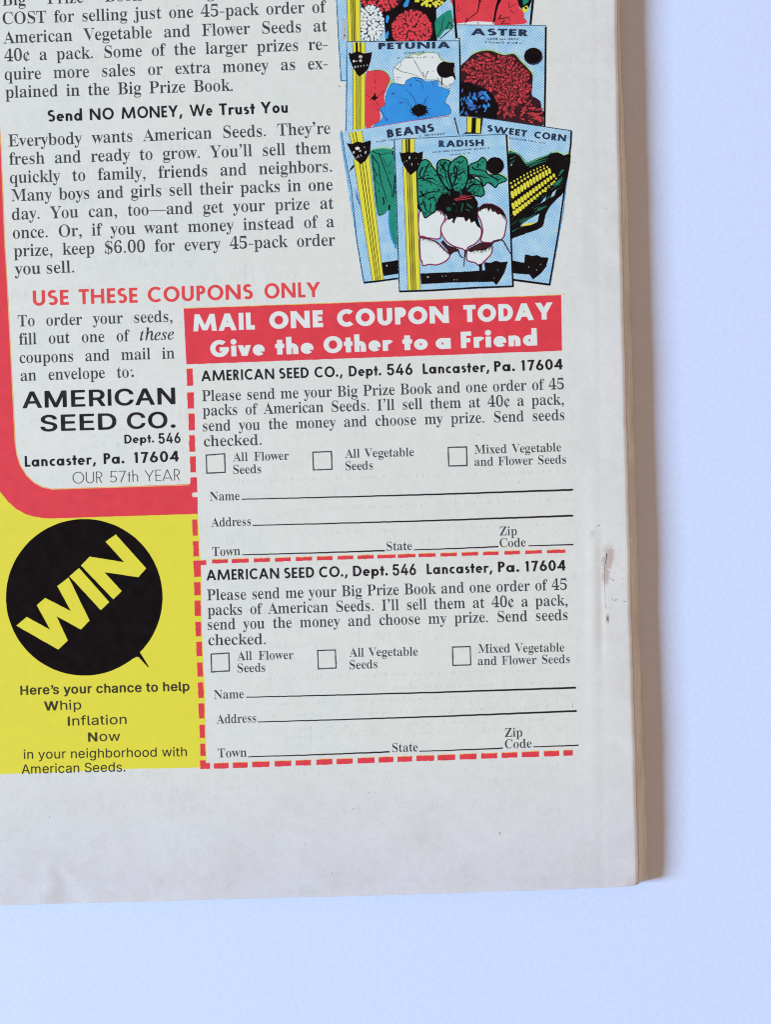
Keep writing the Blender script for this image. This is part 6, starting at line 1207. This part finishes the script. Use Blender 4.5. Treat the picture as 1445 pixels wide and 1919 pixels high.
k.line(ZB((97, 280), (1105, 288)), 1.2, navy)
k.line(ZB((1104, 300), (1098, 900), (1088, 1445)), 3.6, black)
k.line(ZB((108, 436), (128, 430), (136, 600), (140, 900), (137, 1440)), 1.8, black)
k.build('border', pk)

# --- petunia packet
pts = ZA((182, 476), (1452, 462), (1456, 1300), (1440, 1445), (1330, 1330), (540, 1450), (400, 1460), (170, 1490))
pk = packet(13, pts, 'printed packet with white, red and blue petunias', -1.4, .4)
k = Ink(15)
fringe_under(k, curve(ZA((420, 830), (450, 803), (520, 792), (590, 803), (640, 840), (663, 900), (690, 940), (600, 1000), (450, 950)), 4), 2.2, -1.8)
fringe_under(k, curve(ZA((850, 645), (950, 610), (1130, 592), (1232, 660), (1290, 700), (1390, 720), (1200, 800), (900, 800)), 4), 2.4, -1.6)
k.poly(curve(ZA((396, 850), (450, 803), (520, 792), (590, 803), (640, 840), (663, 900), (640, 960), (615, 1030), (602, 1100), (612, 1180), (565, 1215), (552, 1260), (560, 1320), (540, 1380), (480, 1405), (392, 1425)), 4), red, 0)
k.line(curve(ZA((450, 803), (520, 792), (590, 803), (640, 840), (665, 900), (640, 960), (612, 1040)), 4, False), .9, maroon, .5)
k.poly(ZA((500, 1040), (510, 1090), (540, 1095), (510, 1120), (490, 1140), (470, 1115), (440, 1140), (462, 1095), (480, 1085)), black, .6)
for s in (((600, 1020), (560, 1070), (530, 1085)), ((400, 1075), (450, 1100)), ((495, 840), (493, 870)), ((495, 890), (502, 950)), ((500, 980), (500, 1005)), ((510, 1150), (545, 1195)), ((520, 1230), (545, 1250))):
    k.line(ZA(*s), 1.1, maroon, .9, w1=.6)
wh = ZA((705, 800), (728, 745), (800, 690), (850, 645), (880, 655), (900, 625), (950, 610), (990, 625), (1050, 600), (1130, 592), (1210, 612), (1232, 660), (1290, 700), (1390, 725), (1400, 850), (1390, 930), (1335, 955), (1345, 1000), (1260, 965), (1200, 905), (1080, 900), (950, 870), (870, 900), (830, 955), (730, 930), (712, 880))
k.poly(curve(wh, 3), white, .2)
k.line(curve(wh, 3), .7, navy, .9, True)
for s, w in ((((720, 760), (800, 810), (900, 830), (1000, 865)), 1.2), (((735, 870), (800, 880)), .9), (((740, 900), (790, 905)), .8), (((940, 680), (980, 750), (1030, 840), (1060, 880)), 1.3), (((1100, 800), (1075, 850), (1070, 890)), 1.6), (((1040, 810), (1055, 880)), 1.6), (((1140, 805), (1180, 800)), .8), (((790, 700), (790, 740), (740, 790)), .9), (((1200, 880), (1240, 930), (1330, 985)), 1.4), (((1225, 640), (1225, 590), (1150, 585)), .7)):
    k.line(ZA(*s), w, navy, 1.4, w1=w * .5)
bl = ZA((555, 1222), (610, 1185), (620, 1090), (650, 1000), (690, 940), (760, 950), (830, 958), (850, 910), (930, 875), (1020, 890), (1090, 925), (1200, 910), (1210, 970), (1260, 990), (1342, 1022), (1320, 1080), (1290, 1160), (1335, 1192), (1352, 1285), (1200, 1315), (1000, 1348), (800, 1380), (600, 1425), (480, 1450), (500, 1400), (570, 1355), (590, 1310), (555, 1240))
k.poly(curve(bl, 3), blue_tint, 2)
k.line(curve(bl, 3), .8, navy, 2.5, True)
spk = []
for i in range(36):
    a = 2 * math.pi * i / 36; r = rnd.uniform(.8, 1.0) if i % 2 else rnd.uniform(1.0, 1.35)
    spk.append((620 + (1000 + 88 * r * math.cos(a)) / K, (1248 + 72 * r * math.sin(a)) / K))
k.poly(spk, black, 3)
for s, w in ((((970, 1190), (930, 1090), (870, 1030), (840, 1000)), 1.3), (((910, 1195), (860, 1130), (780, 1100)), 1.0), (((910, 1210), (850, 1160), (790, 1150)), .8), (((1050, 1190), (1060, 1130), (1105, 1080)), 1.4), (((1045, 1185), (1090, 1110)), .8), (((1095, 1230), (1160, 1220)), .8), (((1090, 1280), (1150, 1310)), .8), (((950, 900), (1020, 920), (1045, 1000)), 1.4), (((560, 1240), (640, 1370)), 1.2), (((1150, 930), (1160, 990)), .8), (((890, 1230), (905, 1290)), 1.4)):
    k.line(ZA(*s), w, navy, 2.8, w1=w * .5)
for x, y in ((705, 1055), (785, 1155), (900, 960), (630, 1350)):
    k.poly(disc(620 + x / K, y / K, 3.2, 2.6, 9, .3), deep_blue, 2.6)
k.poly(curve(ZA((1195, 790), (1215, 730), (1270, 695), (1330, 705), (1395, 715), (1390, 800), (1410, 880), (1400, 900), (1370, 860), (1300, 880), (1230, 860)), 4), black, 3)
k.line(ZA((1250, 870), (1255, 960)), 2.0, black, 3)
k.build('flower_picture', pk)
k = Ink(17)
stripes(k, (ZA((245, 478), (250, 600)), ZA((388, 478), (390, 600))), ((.32, 4.2), (.62, 2.6)))
stripes(k, (ZA((248, 770), (250, 1470)), ZA((388, 820), (386, 1450))), ((.30, 1.7), (.46, 1.5), (.62, 1.7)))
k.build('yellow_stripe', pk)
k = Ink(19)
emblem(k, ZA((198, 590), (235, 605), (295, 575), (330, 590), (370, 602), (468, 590), (450, 690), (420, 780), (370, 830), (325, 865), (290, 830), (240, 745), (210, 660)),
       [(620 + x / K, y / K, w, h) for x, y, w, h in ((335, 640, 4, 3), (335, 685, 3, 3), (260, 690, 2.2, 2.4), (290, 690, 1.6, 1.2), (275, 755, 1.2, 2.4), (307, 750, 1, 2.4), (340, 745, 1, 2), (375, 740, 1, 1.8), (410, 735, .9, 1.5))], 0)
k.build('emblem', pk)
k = Ink(15)
k.text('T', 'PETUNIA', *ZA((535, 558))[0], *ZA((1350, 545))[0], 12.6, navy, dz=1)
tiny_type(k, *ZA((830, 610))[0], *ZA((1060, 600))[0], 3.4, navy, .8, 2.2)
tiny_type(k, *ZA((750, 665))[0], *ZA((1160, 655))[0], 3.6, navy, .8, 2.2)
k.build('title_text', pk)
k = Ink(20)
k.line(ZA((178, 476), (182, 900), (172, 1480)), 1.2, navy)
k.line(ZA((178, 470), (700, 466), (1452, 460)), 1.3, navy)
k.line(ZA((1452, 460), (1458, 800), (1456, 1290)), 2.2, black)
k.build('border', pk)

# --- sweet corn packet
pts = ZB((135, 1305), (260, 1318)) + ZD((380, 8), (900, 78), (1396, 152)) + ZF((1300, 320), (1150, 1165), (735, 1112)) + ZD((700, 600), (690, 210), (110, 190))
pk = packet(14.2, pts, 'printed packet with an ear of yellow sweet corn', 1.2, 1.8)
k = Ink(16)
mass = ZD((676, 415), (760, 408), (820, 445), (880, 522), (1000, 478), (1120, 436), (1170, 405), (1240, 395), (1300, 430), (1385, 430), (1345, 700), (1295, 860), (1230, 920), (1150, 1010), (1100, 1100), (1060, 1240), (880, 1310), (735, 1362), (700, 1360), (690, 900))
fringe_under(k, curve(mass, 3), .4, -3.2)
k.poly(wobbly(curve(mass, 3), .5, 4), black, 0)
k.line(curve(ZD((676, 405), (760, 398), (830, 440), (885, 512), (1000, 468), (1120, 428), (1170, 396)), 3, False), 2.0, green, .3)
for p, mt in ((ZD((815, 1222), (860, 1180), (1030, 1085), (1010, 1180), (900, 1210)), sky_tint), (ZD((1160, 905), (1180, 850), (1225, 812), (1200, 880)), sky_tint), (ZD((1040, 975), (1080, 920), (1112, 892), (1095, 940)), sky_tint),
              (ZD((800, 1190), (870, 1140), (990, 1090), (850, 1195)), dark_green), (ZD((1010, 1060), (1010, 1020), (1110, 1000), (1050, 1045)), dark_green), (ZD((1205, 785), (1250, 720), (1300, 690), (1240, 760)), green), (ZD((1250, 635), (1300, 570), (1300, 600)), green),
              (ZD((690, 560), (700, 510), (765, 470), (740, 500)), dark_green), (ZD((900, 555), (980, 500), (1110, 462), (990, 520)), dark_green), (ZD((1320, 490), (1335, 460), (1335, 490)), green), (ZD((690, 550), (720, 505), (725, 540)), grey_fleck)):
    k.poly(p, mt, .6)
for i in range(24):
    t = rnd.random()
    x, y = 700 + 560 * t + rnd.uniform(-40, 60), 1150 - 560 * t + rnd.uniform(60, 200)
    p = ZD((x, y), (x + 60, y - 38))
    if inpoly(p[0], curve(mass, 3)) and inpoly(p[1], curve(mass, 3)): k.line(p, rnd.uniform(.8, 1.8), dark_green if i % 3 else green, .5, w1=.4)
for q in (ZD((880, 545), (960, 505), (1060, 480), (1130, 462)), ZD((920, 560), (1010, 520), (1110, 490)), ZD((1250, 660), (1310, 590)), ZD((1190, 770), (1290, 670)), ZD((1010, 1050), (1120, 1000)), ZD((700, 470), (760, 440))):
    k.line(q, 1.8, green, .7, w1=.6)
k.poly(ZD((820, 1232), (880, 1195), (1000, 1185), (930, 1215)), yellow, .9)
def row(x0, y0, x1, y1, n, l0, w0, l1, w1, bend=0):
    ang = math.atan2(y1 - y0, x1 - x0)
    for i in range(n):
        t = i / (n - 1)
        x, y = x0 + (x1 - x0) * t, y0 + (y1 - y0) * t - bend * math.sin(math.pi * t)
        l, w = l0 + (l1 - l0) * t, w0 + (w1 - w0) * t
        cx, cy = 840 + x / K, 220 + y / K
        th = ang + 1.98 + rnd.uniform(-.06, .06)
        c, s = math.cos(th), math.sin(th)
        q = []
        for u in range(14):
            a = 2 * math.pi * u / 14
            ex = math.copysign(abs(math.cos(a)) ** .6, math.cos(a)) * l / 2; ey = math.copysign(abs(math.sin(a)) ** .6, math.sin(a)) * w / 2
            q.append((cx + ex * c - ey * s + rnd.uniform(-.12, .12), cy + ex * s + ey * c + rnd.uniform(-.12, .12)))
        k.poly(q, yellow, .9)
row(710, 742, 1080, 545, 11, 3.6, 3.4, 3.0, 2.4, 10)
row(725, 785, 1120, 560, 12, 5.2, 4.4, 3.4, 3.0, 12)
row(728, 872, 1145, 605, 13, 14, 6.0, 11, 4.8, 8)
row(716, 920, 716, 921, 2, 5, 4, 5, 4)
row(738, 1000, 1195, 655, 15, 12.5, 6.0, 7, 4.8, 0)
row(750, 1080, 1200, 725, 15, 9.6, 6.4, 4, 4, -4)
row(725, 1118, 726, 1118, 2, 7, 5, 7, 5)
row(1100, 830, 1220, 690, 4, 4.2, 4, 3, 3, -4)
k.poly(disc(840 + 1238 / K, 220 + 505 / K, 16.6, 17, 40, .02), black, 1.4)
k.build('corn_picture', pk)
k = Ink(15.5)
rib = ZF((715, 890), (860, 918), (868, 826), (905, 826), (940, 842), (1000, 830), (1060, 856), (1135, 858), (1110, 960), (1050, 1035), (960, 1108), (920, 1052), (735, 1036))
k.poly(wobbly(rib, .3, 4), black)
for x, y in ((912, 965), (1045, 935), (1000, 1000)): k.poly(disc(840 + x / K, 340 + y / K, 1.0, .9, 6, .3), grey_fleck, .5)
k.build('ribbon', pk)
k = Ink(17)
for p in (ZD((215, -20), (268, -10), (262, 168), (215, 168)), ZD((318, 10), (368, 15), (360, 178), (312, 174))): k.poly(p, yellow, .8)
k.poly(ZD((205, 0), (395, 5), (372, 186), (165, 186), (210, 160)), black, .2)
k.build('yellow_stripe', pk)
k = Ink(17)
k.text('T', 'SWEET', *ZD((438, 158))[0], *ZD((885, 222))[0], 12.4, navy)
k.text('T', 'CORN', *ZD((968, 232))[0], *ZD((1330, 275))[0], 12.8, navy)
tiny_type(k, *ZD((690, 245))[0], *ZD((1100, 300))[0], 4, navy, .9)
k.build('title_text', pk)
k = Ink(18.5)
k.line(ZB((135, 1308), (390, 1326)) + ZD((900, 78), (1392, 150)), 1.6, navy)
k.line(ZD((1392, 152), (1386, 300), (1320, 780)) + ZF((1250, 560), (1145, 1170)), 3.2, black)
k.line(ZF((1152, 1166), (735, 1110)), 4.0, black)
k.build('border', pk)

# --- bean packet
pts = ZC((108, 170), (200, 160), (400, 128), (540, 100), (1335, -12), (1448, 190), (1448, 400), (760, 560)) + ZE((780, 1098), (378, 1150))
pk = packet(20.5, pts, 'printed packet with green bean pods', -2, 1.2)
k = Ink(22)
bean = ZC((440, 400), (500, 360), (600, 350), (690, 365), (722, 420), (722, 640), (735, 760), (750, 940), (748, 1100), (650, 1045), (600, 1090), (535, 1108), (505, 950), (470, 620))
fringe_under(k, curve(bean, 3), .6, -2.4)
k.poly(wobbly(curve(bean, 3), .5, 4), green, 0)
k.poly(curve(ZC((700, 830), (745, 900), (748, 1460), (700, 1405), (665, 1270), (660, 1150), (675, 1000)), 3), green, .4)
k.line(curve(ZC((660, 1050), (655, 1150), (665, 1270), (700, 1400), (745, 1465)), 4, False), 2.6, blue_tint, .9)
for s, w in ((((460, 420), (500, 480), (540, 540), (560, 700), (610, 860), (635, 950)), 2.2), (((540, 400), (600, 560), (650, 700), (690, 830), (690, 900)), 1.8), (((700, 380), (725, 500), (722, 700), (705, 900)), 3.6), (((590, 450), (640, 560), (690, 480)), 1.2),
             (((480, 560), (510, 640), (500, 700), (550, 760)), 1.8), (((520, 640), (560, 660)), 1.4), (((500, 850), (520, 960)), 2.2), (((590, 900), (600, 970), (585, 985)), 3), (((470, 380), (560, 420), (640, 400), (700, 410)), 1.6), (((660, 990), (660, 1050)), 4.4), (((530, 1100), (610, 1085), (655, 1040)), 1.2),
             (((640, 690), (690, 790)), 1.3), (((470, 440), (490, 700), (510, 900), (535, 1100)), 1.6), (((540, 820), (545, 840)), 2.4), (((650, 580), (660, 640), (700, 600)), 1.2), (((690, 355), (715, 345)), 3)):
    k.line(curve(ZC(*s), 4, False), w, black, 1.4, w1=w * .55)
k.poly(ZC((205, 620), (265, 560), (260, 530), (225, 570)), black, .4)
k.poly(ZC((280, 800), (330, 980), (330, 1010), (285, 900)), deep_blue, .4)
k.poly(curve(ZC((740, 690), (790, 680), (830, 720), (830, 880), (780, 890), (742, 850)), 3), green, .4)
for s, w in ((((755, 760), (800, 740), (770, 820)), 1.6), (((745, 850), (830, 830)), 1.6), (((735, 640), (740, 860)), 4)):
    k.line(ZC(*s), w, black, 1.4)
k.build('bean_picture', pk)
k = Ink(23)
k.poly(wobbly(ZE((560, 920), (800, 880), (800, 1035), (600, 1068)), .3, 5), black)
k.poly(oval(620 + 632 / K, 340 + 950 / K, 1.3, 1.8, .3), grey_fleck, .4)
k.build('ribbon', pk)
k = Ink(24)
stripes(k, (ZC((205, 175), (235, 300)), ZC((350, 150), (372, 290))), ((.25, 1.2), (.5, 1.6)))
stripes(k, (ZC((255, 470),) + ZE((470, 1125),), ZC((432, 430),) + ZE((596, 1110),)), ((.34, 1.5), (.52, 1.5), (.72, 1.3)))
k.build('yellow_stripe', pk)
k = Ink(26)
emblem(k, ZC((180, 292), (240, 300), (300, 272), (360, 285), (452, 260), (445, 400), (400, 480), (340, 530), (272, 470), (228, 385)),
       [(620 + x / K, 220 + y / K, w, h) for x, y, w, h in ((300, 350, 4.5, 3.2), (330, 378, 2.6, 1.6), (258, 395, 2, 3), (392, 395, 1.6, 3), (378, 335, .9, 1.4), (310, 440, .8, 2.6), (340, 430, .8, 2.6), (290, 455, .8, 2))], 0)
k.build('emblem', pk)
k = Ink(22)
k.text('T', 'BEANS', *ZC((640, 232))[0], *ZC((1172, 160))[0], 15.4, navy)
tiny_type(k, *ZC((515, 285))[0], *ZC((690, 262))[0], 3.6, navy, .8)
tiny_type(k, *ZC((1000, 220))[0], *ZC((1285, 195))[0], 3.8, navy, .9)
k.build('title_text', pk)
k = Ink(26.5)
k.line(ZC((118, 150), (160, 440), (230, 800)) + ZE((300, 720), (375, 1140)), 1.5, navy)
k.line(ZE((372, 1142), (560, 1122), (775, 1092)), 3.4, black)
k.line(ZC((400, 125), (560, 98), (900, 40), (1335, -14)), 1.1, magenta, .2)
k.line(ZC((1395, 0), (1415, 80), (1444, 192)), 2.2, black)
k.build('border', pk)

# --- radish packet, in front
pts = ZC((716, 246), (1100, 232), (1440, 214)) + ZD((655, 192), (668, 420)) + ZF((700, 500), (728, 1185)) + ZE((780, 1240), (765, 800)) + ZC((740, 700),)
pk = packet(28.5, pts, 'printed packet with a bunch of white radishes under green leaves', -2, 1.6)
k = Ink(29.6)
def radish(outline, dz, n=4):
    c = curve(outline, n)
    k.poly(c, white, dz)
    k.line(c, 2.6, magenta, dz + .4, True)
    k.line([(x + .5, y + .7) for x, y in c], 1.2, maroon, dz + .8, True)
radish(ZC((1000, 1065), (1090, 1045), (1190, 1035), (1290, 1110), (1245, 1250), (1230, 1365), (1110, 1360), (1000, 1335)), 0)
radish(ZE((1010, 630), (1120, 655), (1200, 690), (1280, 770), (1345, 830), (1300, 895), (1200, 940), (1110, 935), (1040, 950), (1030, 900), (1012, 870)), 0)
radish(ZF((215, 790), (260, 765), (400, 770), (492, 722), (490, 810), (430, 880), (372, 935), (352, 952), (300, 915), (215, 890)), 0)
k.poly(ZF((225, 760), (360, 690), (520, 690), (490, 730), (440, 745), (400, 775), (330, 770), (250, 800)), maroon, 1.6)
k.poly(ZF((345, 930), (385, 935), (385, 1010), (355, 1010)), black, 1.6)
radish(ZF((330, 345), (400, 262), (500, 262), (600, 315), (655, 420), (652, 520), (618, 640), (520, 682), (440, 690), (370, 668), (390, 560), (370, 450)), .4)
k.poly(ZF((330, 350), (390, 255), (500, 250), (600, 310), (650, 400), (620, 385), (590, 370), (560, 375), (530, 340), (500, 345), (480, 305), (455, 345), (440, 300), (400, 310), (360, 330)), maroon, 1.6)
k.line(curve(ZF((500, 680), (570, 660), (620, 670), (650, 720), (690, 790), (720, 830)), 3, False), 3.0, maroon, 1.6, w1=2)
cen = [(826.5, 433), (829, 420), (838, 410), (850, 407), (866, 406), (884, 410), (896, 418), (902.5, 432), (900, 446), (890, 457), (878, 463), (873.5, 470), (866, 466), (850, 461), (836, 451)]
radish(cen, 2.0)
k.line(curve([(873, 468), (871, 482), (869.5, 500)], 3, False), 3.6, black, 3.4, w1=1.4)
k.line(curve([(858, 466), (863, 480), (869, 483)], 3, False), 3.2, maroon, 2.8, w1=1.4)
k.poly(ZE((1240, 690), (1270, 660), (1320, 720), (1420, 750), (1445, 790), (1390, 800), (1345, 835), (1310, 770)), maroon, 1.7)
hatch(k, [(844, 452), (872, 404), (895, 412)], 1, .1, 0, 1, maroon, 3.2)
hatch(k, ZF((325, 300), (400, 262), (500, 262), (600, 318), (650, 400)), 11, 2.2, -.15, 1, black, 2.2)
hatch(k, ZF((230, 775), (400, 762), (490, 725)), 8, 2.0, .25, 1, black, 2.2)
hatch(k, ZE((1050, 640), (1200, 670), (1290, 760), (1350, 830)), 8, 2.0, -.7, .7, black, 2.2)
hatch(k, ZC((1010, 1050), (1190, 1035), (1290, 1105)), 6, 2.0, 0, 1, black, 2.2)
for q in (ZC((1290, 1190), (1310, 1170)), ZC((1380, 1130), (1400, 1190)), ZD((60, 1125), (70, 1190)), ZD((180, 1110), (190, 1165)), ZD((250, 1150), (262, 1200))):
    k.line(q, 1.6, magenta, 4.0, w1=.6)
k.build('radish_picture', pk)
k = Ink(33.6)
leaves = [ZC((972, 620), (1008, 510), (1060, 476), (1112, 500), (1150, 560), (1200, 620), (1265, 740), (1300, 800), (1340, 862), (1255, 872), (1205, 960), (1180, 1050), (1100, 1115), (1062, 1132), (1030, 1060), (985, 950), (975, 700)),
          ZC((1195, 560), (1222, 488), (1290, 478), (1350, 500), (1332, 560), (1332, 640), (1375, 810), (1300, 790), (1225, 680)),
          ZC((1325, 640), (1340, 540), (1380, 490), (1430, 455)) + ZD((150, 438), (205, 470), (222, 560), (222, 700), (180, 800), (90, 852), (40, 860)) + ZC((1400, 850), (1360, 760)),
          ZD((238, 640), (240, 540), (330, 500), (388, 452), (435, 500), (432, 610), (470, 650), (560, 642), (640, 680), (655, 715), (570, 750), (535, 792), (480, 752), (440, 738), (400, 775), (360, 690), (300, 650)),
          ZD((200, 830), (212, 720), (280, 688), (350, 718), (385, 775), (410, 850), (382, 890), (300, 882), (240, 845))]
k.poly(curve(ZC((985, 960), (1100, 800), (1250, 700), (1330, 690), (1440, 640)) + ZD((230, 600), (330, 760), (300, 870), (100, 880)) + ZC((1330, 900), (1210, 1000), (1180, 1060), (1010, 1060)), 3), black, -.4)
for i, p in enumerate(leaves):
    c = wobbly(curve(p, 3), .7, 4)
    if i > 0: fringe_under(k, c, 1.6, -2.6, -.8)
    else: fringe_under(k, [q for q in c if q[1] < 345], 1.8, -2.4, -.8)
    k.poly(c, green, .3 * (i % 3))
    k.line(curve(p, 3), 2.4, black, 1.2, True)
veins = [ZC((1040, 560), (1000, 650), (1060, 700), (1150, 740), (1290, 800)), ZC((1110, 520), (1050, 640), (1040, 720)), ZC((1080, 690), (1150, 690), (1180, 720)), ZC((1000, 900), (1100, 850), (1200, 840), (1330, 850)), ZC((1010, 830), (1060, 900), (1080, 870)), ZC((1050, 960), (1080, 1050), (1150, 1080)),
         ZC((1100, 930), (1160, 900), (1190, 950), (1170, 1040)), ZC((1240, 530), (1290, 600), (1310, 720), (1370, 820)), ZC((1300, 500), (1260, 570), (1330, 620)), ZC((1225, 640), (1290, 690)), ZC((1390, 560), (1400, 640), (1440, 700)), ZC((1350, 640), (1420, 620)), ZC((1395, 720), (1430, 660)),
         ZD((70, 540), (100, 580), (90, 660), (60, 740), (20, 800)), ZD((120, 490), (135, 520), (170, 490)), ZD((120, 650), (170, 610), (190, 640)), ZD((60, 680), (100, 640)), ZD((40, 780), (110, 740)), ZD((270, 560), (310, 590), (400, 600), (450, 650)), ZD((250, 700), (330, 660), (420, 680), (470, 690)),
         ZD((210, 830), (260, 770), (340, 760), (400, 770)), ZD((230, 790), (320, 720)), ZD((480, 660), (560, 700), (600, 690)), ZD((340, 520), (330, 580)), ZC((985, 690), (1035, 690)), ZC((1020, 990), (1050, 930)), ZC((1130, 970), (1120, 1060))]
for p in veins:
    k.line(curve(p, 3, False), 3.4, black, 1.8, w1=1.0)
for i in range(260):
    p = leaves[rnd.randrange(5)]
    xs = [q[0] for q in p]; ysx = [q[1] for q in p]
    x, y = rnd.uniform(min(xs), max(xs)), rnd.uniform(min(ysx), max(ysx))
    if not inpoly((x, y), p): continue
    th = math.atan2(372 - y, 862 - x) + rnd.gauss(0, .7)
    L, bd = rnd.uniform(3, 8), rnd.uniform(-.9, .9)
    k.line(curve([(x, y), (x + L / 2 * math.cos(th + bd), y + L / 2 * math.sin(th + bd)), (x + L * math.cos(th), y + L * math.sin(th))], 3, False), rnd.uniform(1.2, 2.4), black, 2.4 + .1 * (i % 8), w1=.4)
for i in range(26):
    x, y = rnd.uniform(786, 836), rnd.uniform(308, 400)
    if not inpoly((x, y), leaves[0]): continue
    th = rnd.uniform(0, 6.28); r = rnd.uniform(2.5, 5)
    k.line([(x + r * math.cos(th + u * .5), y + r * math.sin(th + u * .5)) for u in range(5)], rnd.uniform(1.4, 2.6), black, 3.4 + .05 * i, w1=.5)
k.build('leaf_picture', pk)
k = Ink(36.4)
crown = ZC((1200, 980), (1250, 900), (1330, 840), (1440, 820)) + ZD((80, 860), (200, 860), (300, 890), (335, 960), (332, 1060), (340, 1160), (372, 1260), (330, 1230), (300, 1170), (262, 1190), (240, 1140), (200, 1180), (180, 1130), (100, 1120), (60, 1200), (20, 1140)) + ZC((1400, 1190), (1370, 1140), (1330, 1160), (1300, 1100), (1240, 1050), (1190, 1050))
k.poly(wobbly(crown, .6, 4), black)
for p in (ZC((1380, 990), (1400, 980), (1430, 1060), (1420, 1070)), ZC((1300, 1020), (1350, 1010), (1360, 1050), (1320, 1060)), ZD((50, 970), (75, 965), (110, 1060), (90, 1070)), ZD((160, 965), (175, 975), (155, 1065), (140, 1060)), ZD((210, 960), (280, 1020), (270, 1030), (215, 990)), ZD((195, 1030), (250, 1050), (240, 1060), (195, 1045)), ZD((130, 830), (150, 820), (155, 870), (140, 880)), ZD((0, 840), (25, 830), (25, 880), (10, 880))):
    k.poly(p, dark_green, .6)
for s in (((70, 925), (120, 910), (190, 905), (250, 885)), ((80, 935), (180, 925), (270, 910)), ((130, 890), (200, 885))):
    k.line(ZD(*s), 1.5, crimson, .8)
k.poly(disc(840 + 530 / K, 220 + 545 / K, 17, 16, 40, .02), black)
k.build('crown_and_hole', pk)
k = Ink(33)
rib = ZE((1010, 1038), (1440, 1022)) + ZF((355, 1005), (418, 1002), (408, 912), (480, 918), (540, 895), (600, 912), (675, 905), (640, 1020), (590, 1110), (545, 1172), (510, 1132), (0, 1142)) + ZE((1020, 1160),)
k.poly(wobbly(rib, .35, 5), black)
for x, y, r in ((1095, 1078, 1.9), (1260, 1070, 1.2), (1300, 1066, 1), (1425, 1110, 1.2)): k.poly(disc(620 + x / K, 340 + y / K, r, r * .8, 7, .3), grey_fleck, .5)
for x, y, r in ((70, 1110, 1.1), (100, 1108, 1.2), (520, 1090, .8), (560, 1000, .8)): k.poly(disc(840 + x / K, 340 + y / K, r, r * .8, 7, .3), grey_fleck, .5)
k.build('ribbon', pk)
k = Ink(36)
stripes(k, (ZC((805, 250), (808, 400)), ZC((945, 240), (945, 395))), ((.34, 3.0), (.55, 4.2)))
stripes(k, (ZC((815, 560),) + ZE((870, 1226),), ZC((962, 560),) + ZE((1012, 1222),)), ((.30, 1.6), (.46, 2.0), (.62, 1.6)))
k.build('yellow_stripe', pk)
k = Ink(38)
emblem(k, ZC((775, 388), (800, 402), (860, 396), (880, 378), (905, 398), (950, 390), (985, 402), (1042, 382), (1030, 480), (985, 580), (940, 620), (905, 652), (862, 612), (800, 500)),
       [(620 + x / K, 220 + y / K, w, h) for x, y, w, h in ((888, 455, 1.2, 3.2), (915, 530, .9, 2.6), (855, 492, .9, .9), (827, 507, .7, .9), (985, 525, .7, 1.4), (965, 460, .6, .9))], 0)
k.build('emblem', pk)
k = Ink(31)
k.text('T', 'RADISH', 822.5, 275.8, 907.3, 273.8, 12.6, navy)
tiny_type(k, 811, 287, 915, 279, 3.4, navy, .9)
tiny_type(k, 842, 292, 885, 288, 3.2, navy, .8)
k.build('title_text', pk)
k = Ink(38)
k.line(ZC((716, 246), (735, 700)) + ZE((757, 700), (775, 1245)), 1.7, navy)
k.line(ZC((716, 246), (1100, 230), (1440, 212)) + ZD((655, 190),), 1.3, navy)
k.line(ZD((658, 192), (672, 430), (690, 800)) + ZF((712, 700), (732, 1190)), 3.0, black)
k.line(ZE((775, 1242), (1100, 1232), (1445, 1212)) + ZF((300, 1200), (735, 1184)), 3.6, black, .3)
k.build('border', pk)
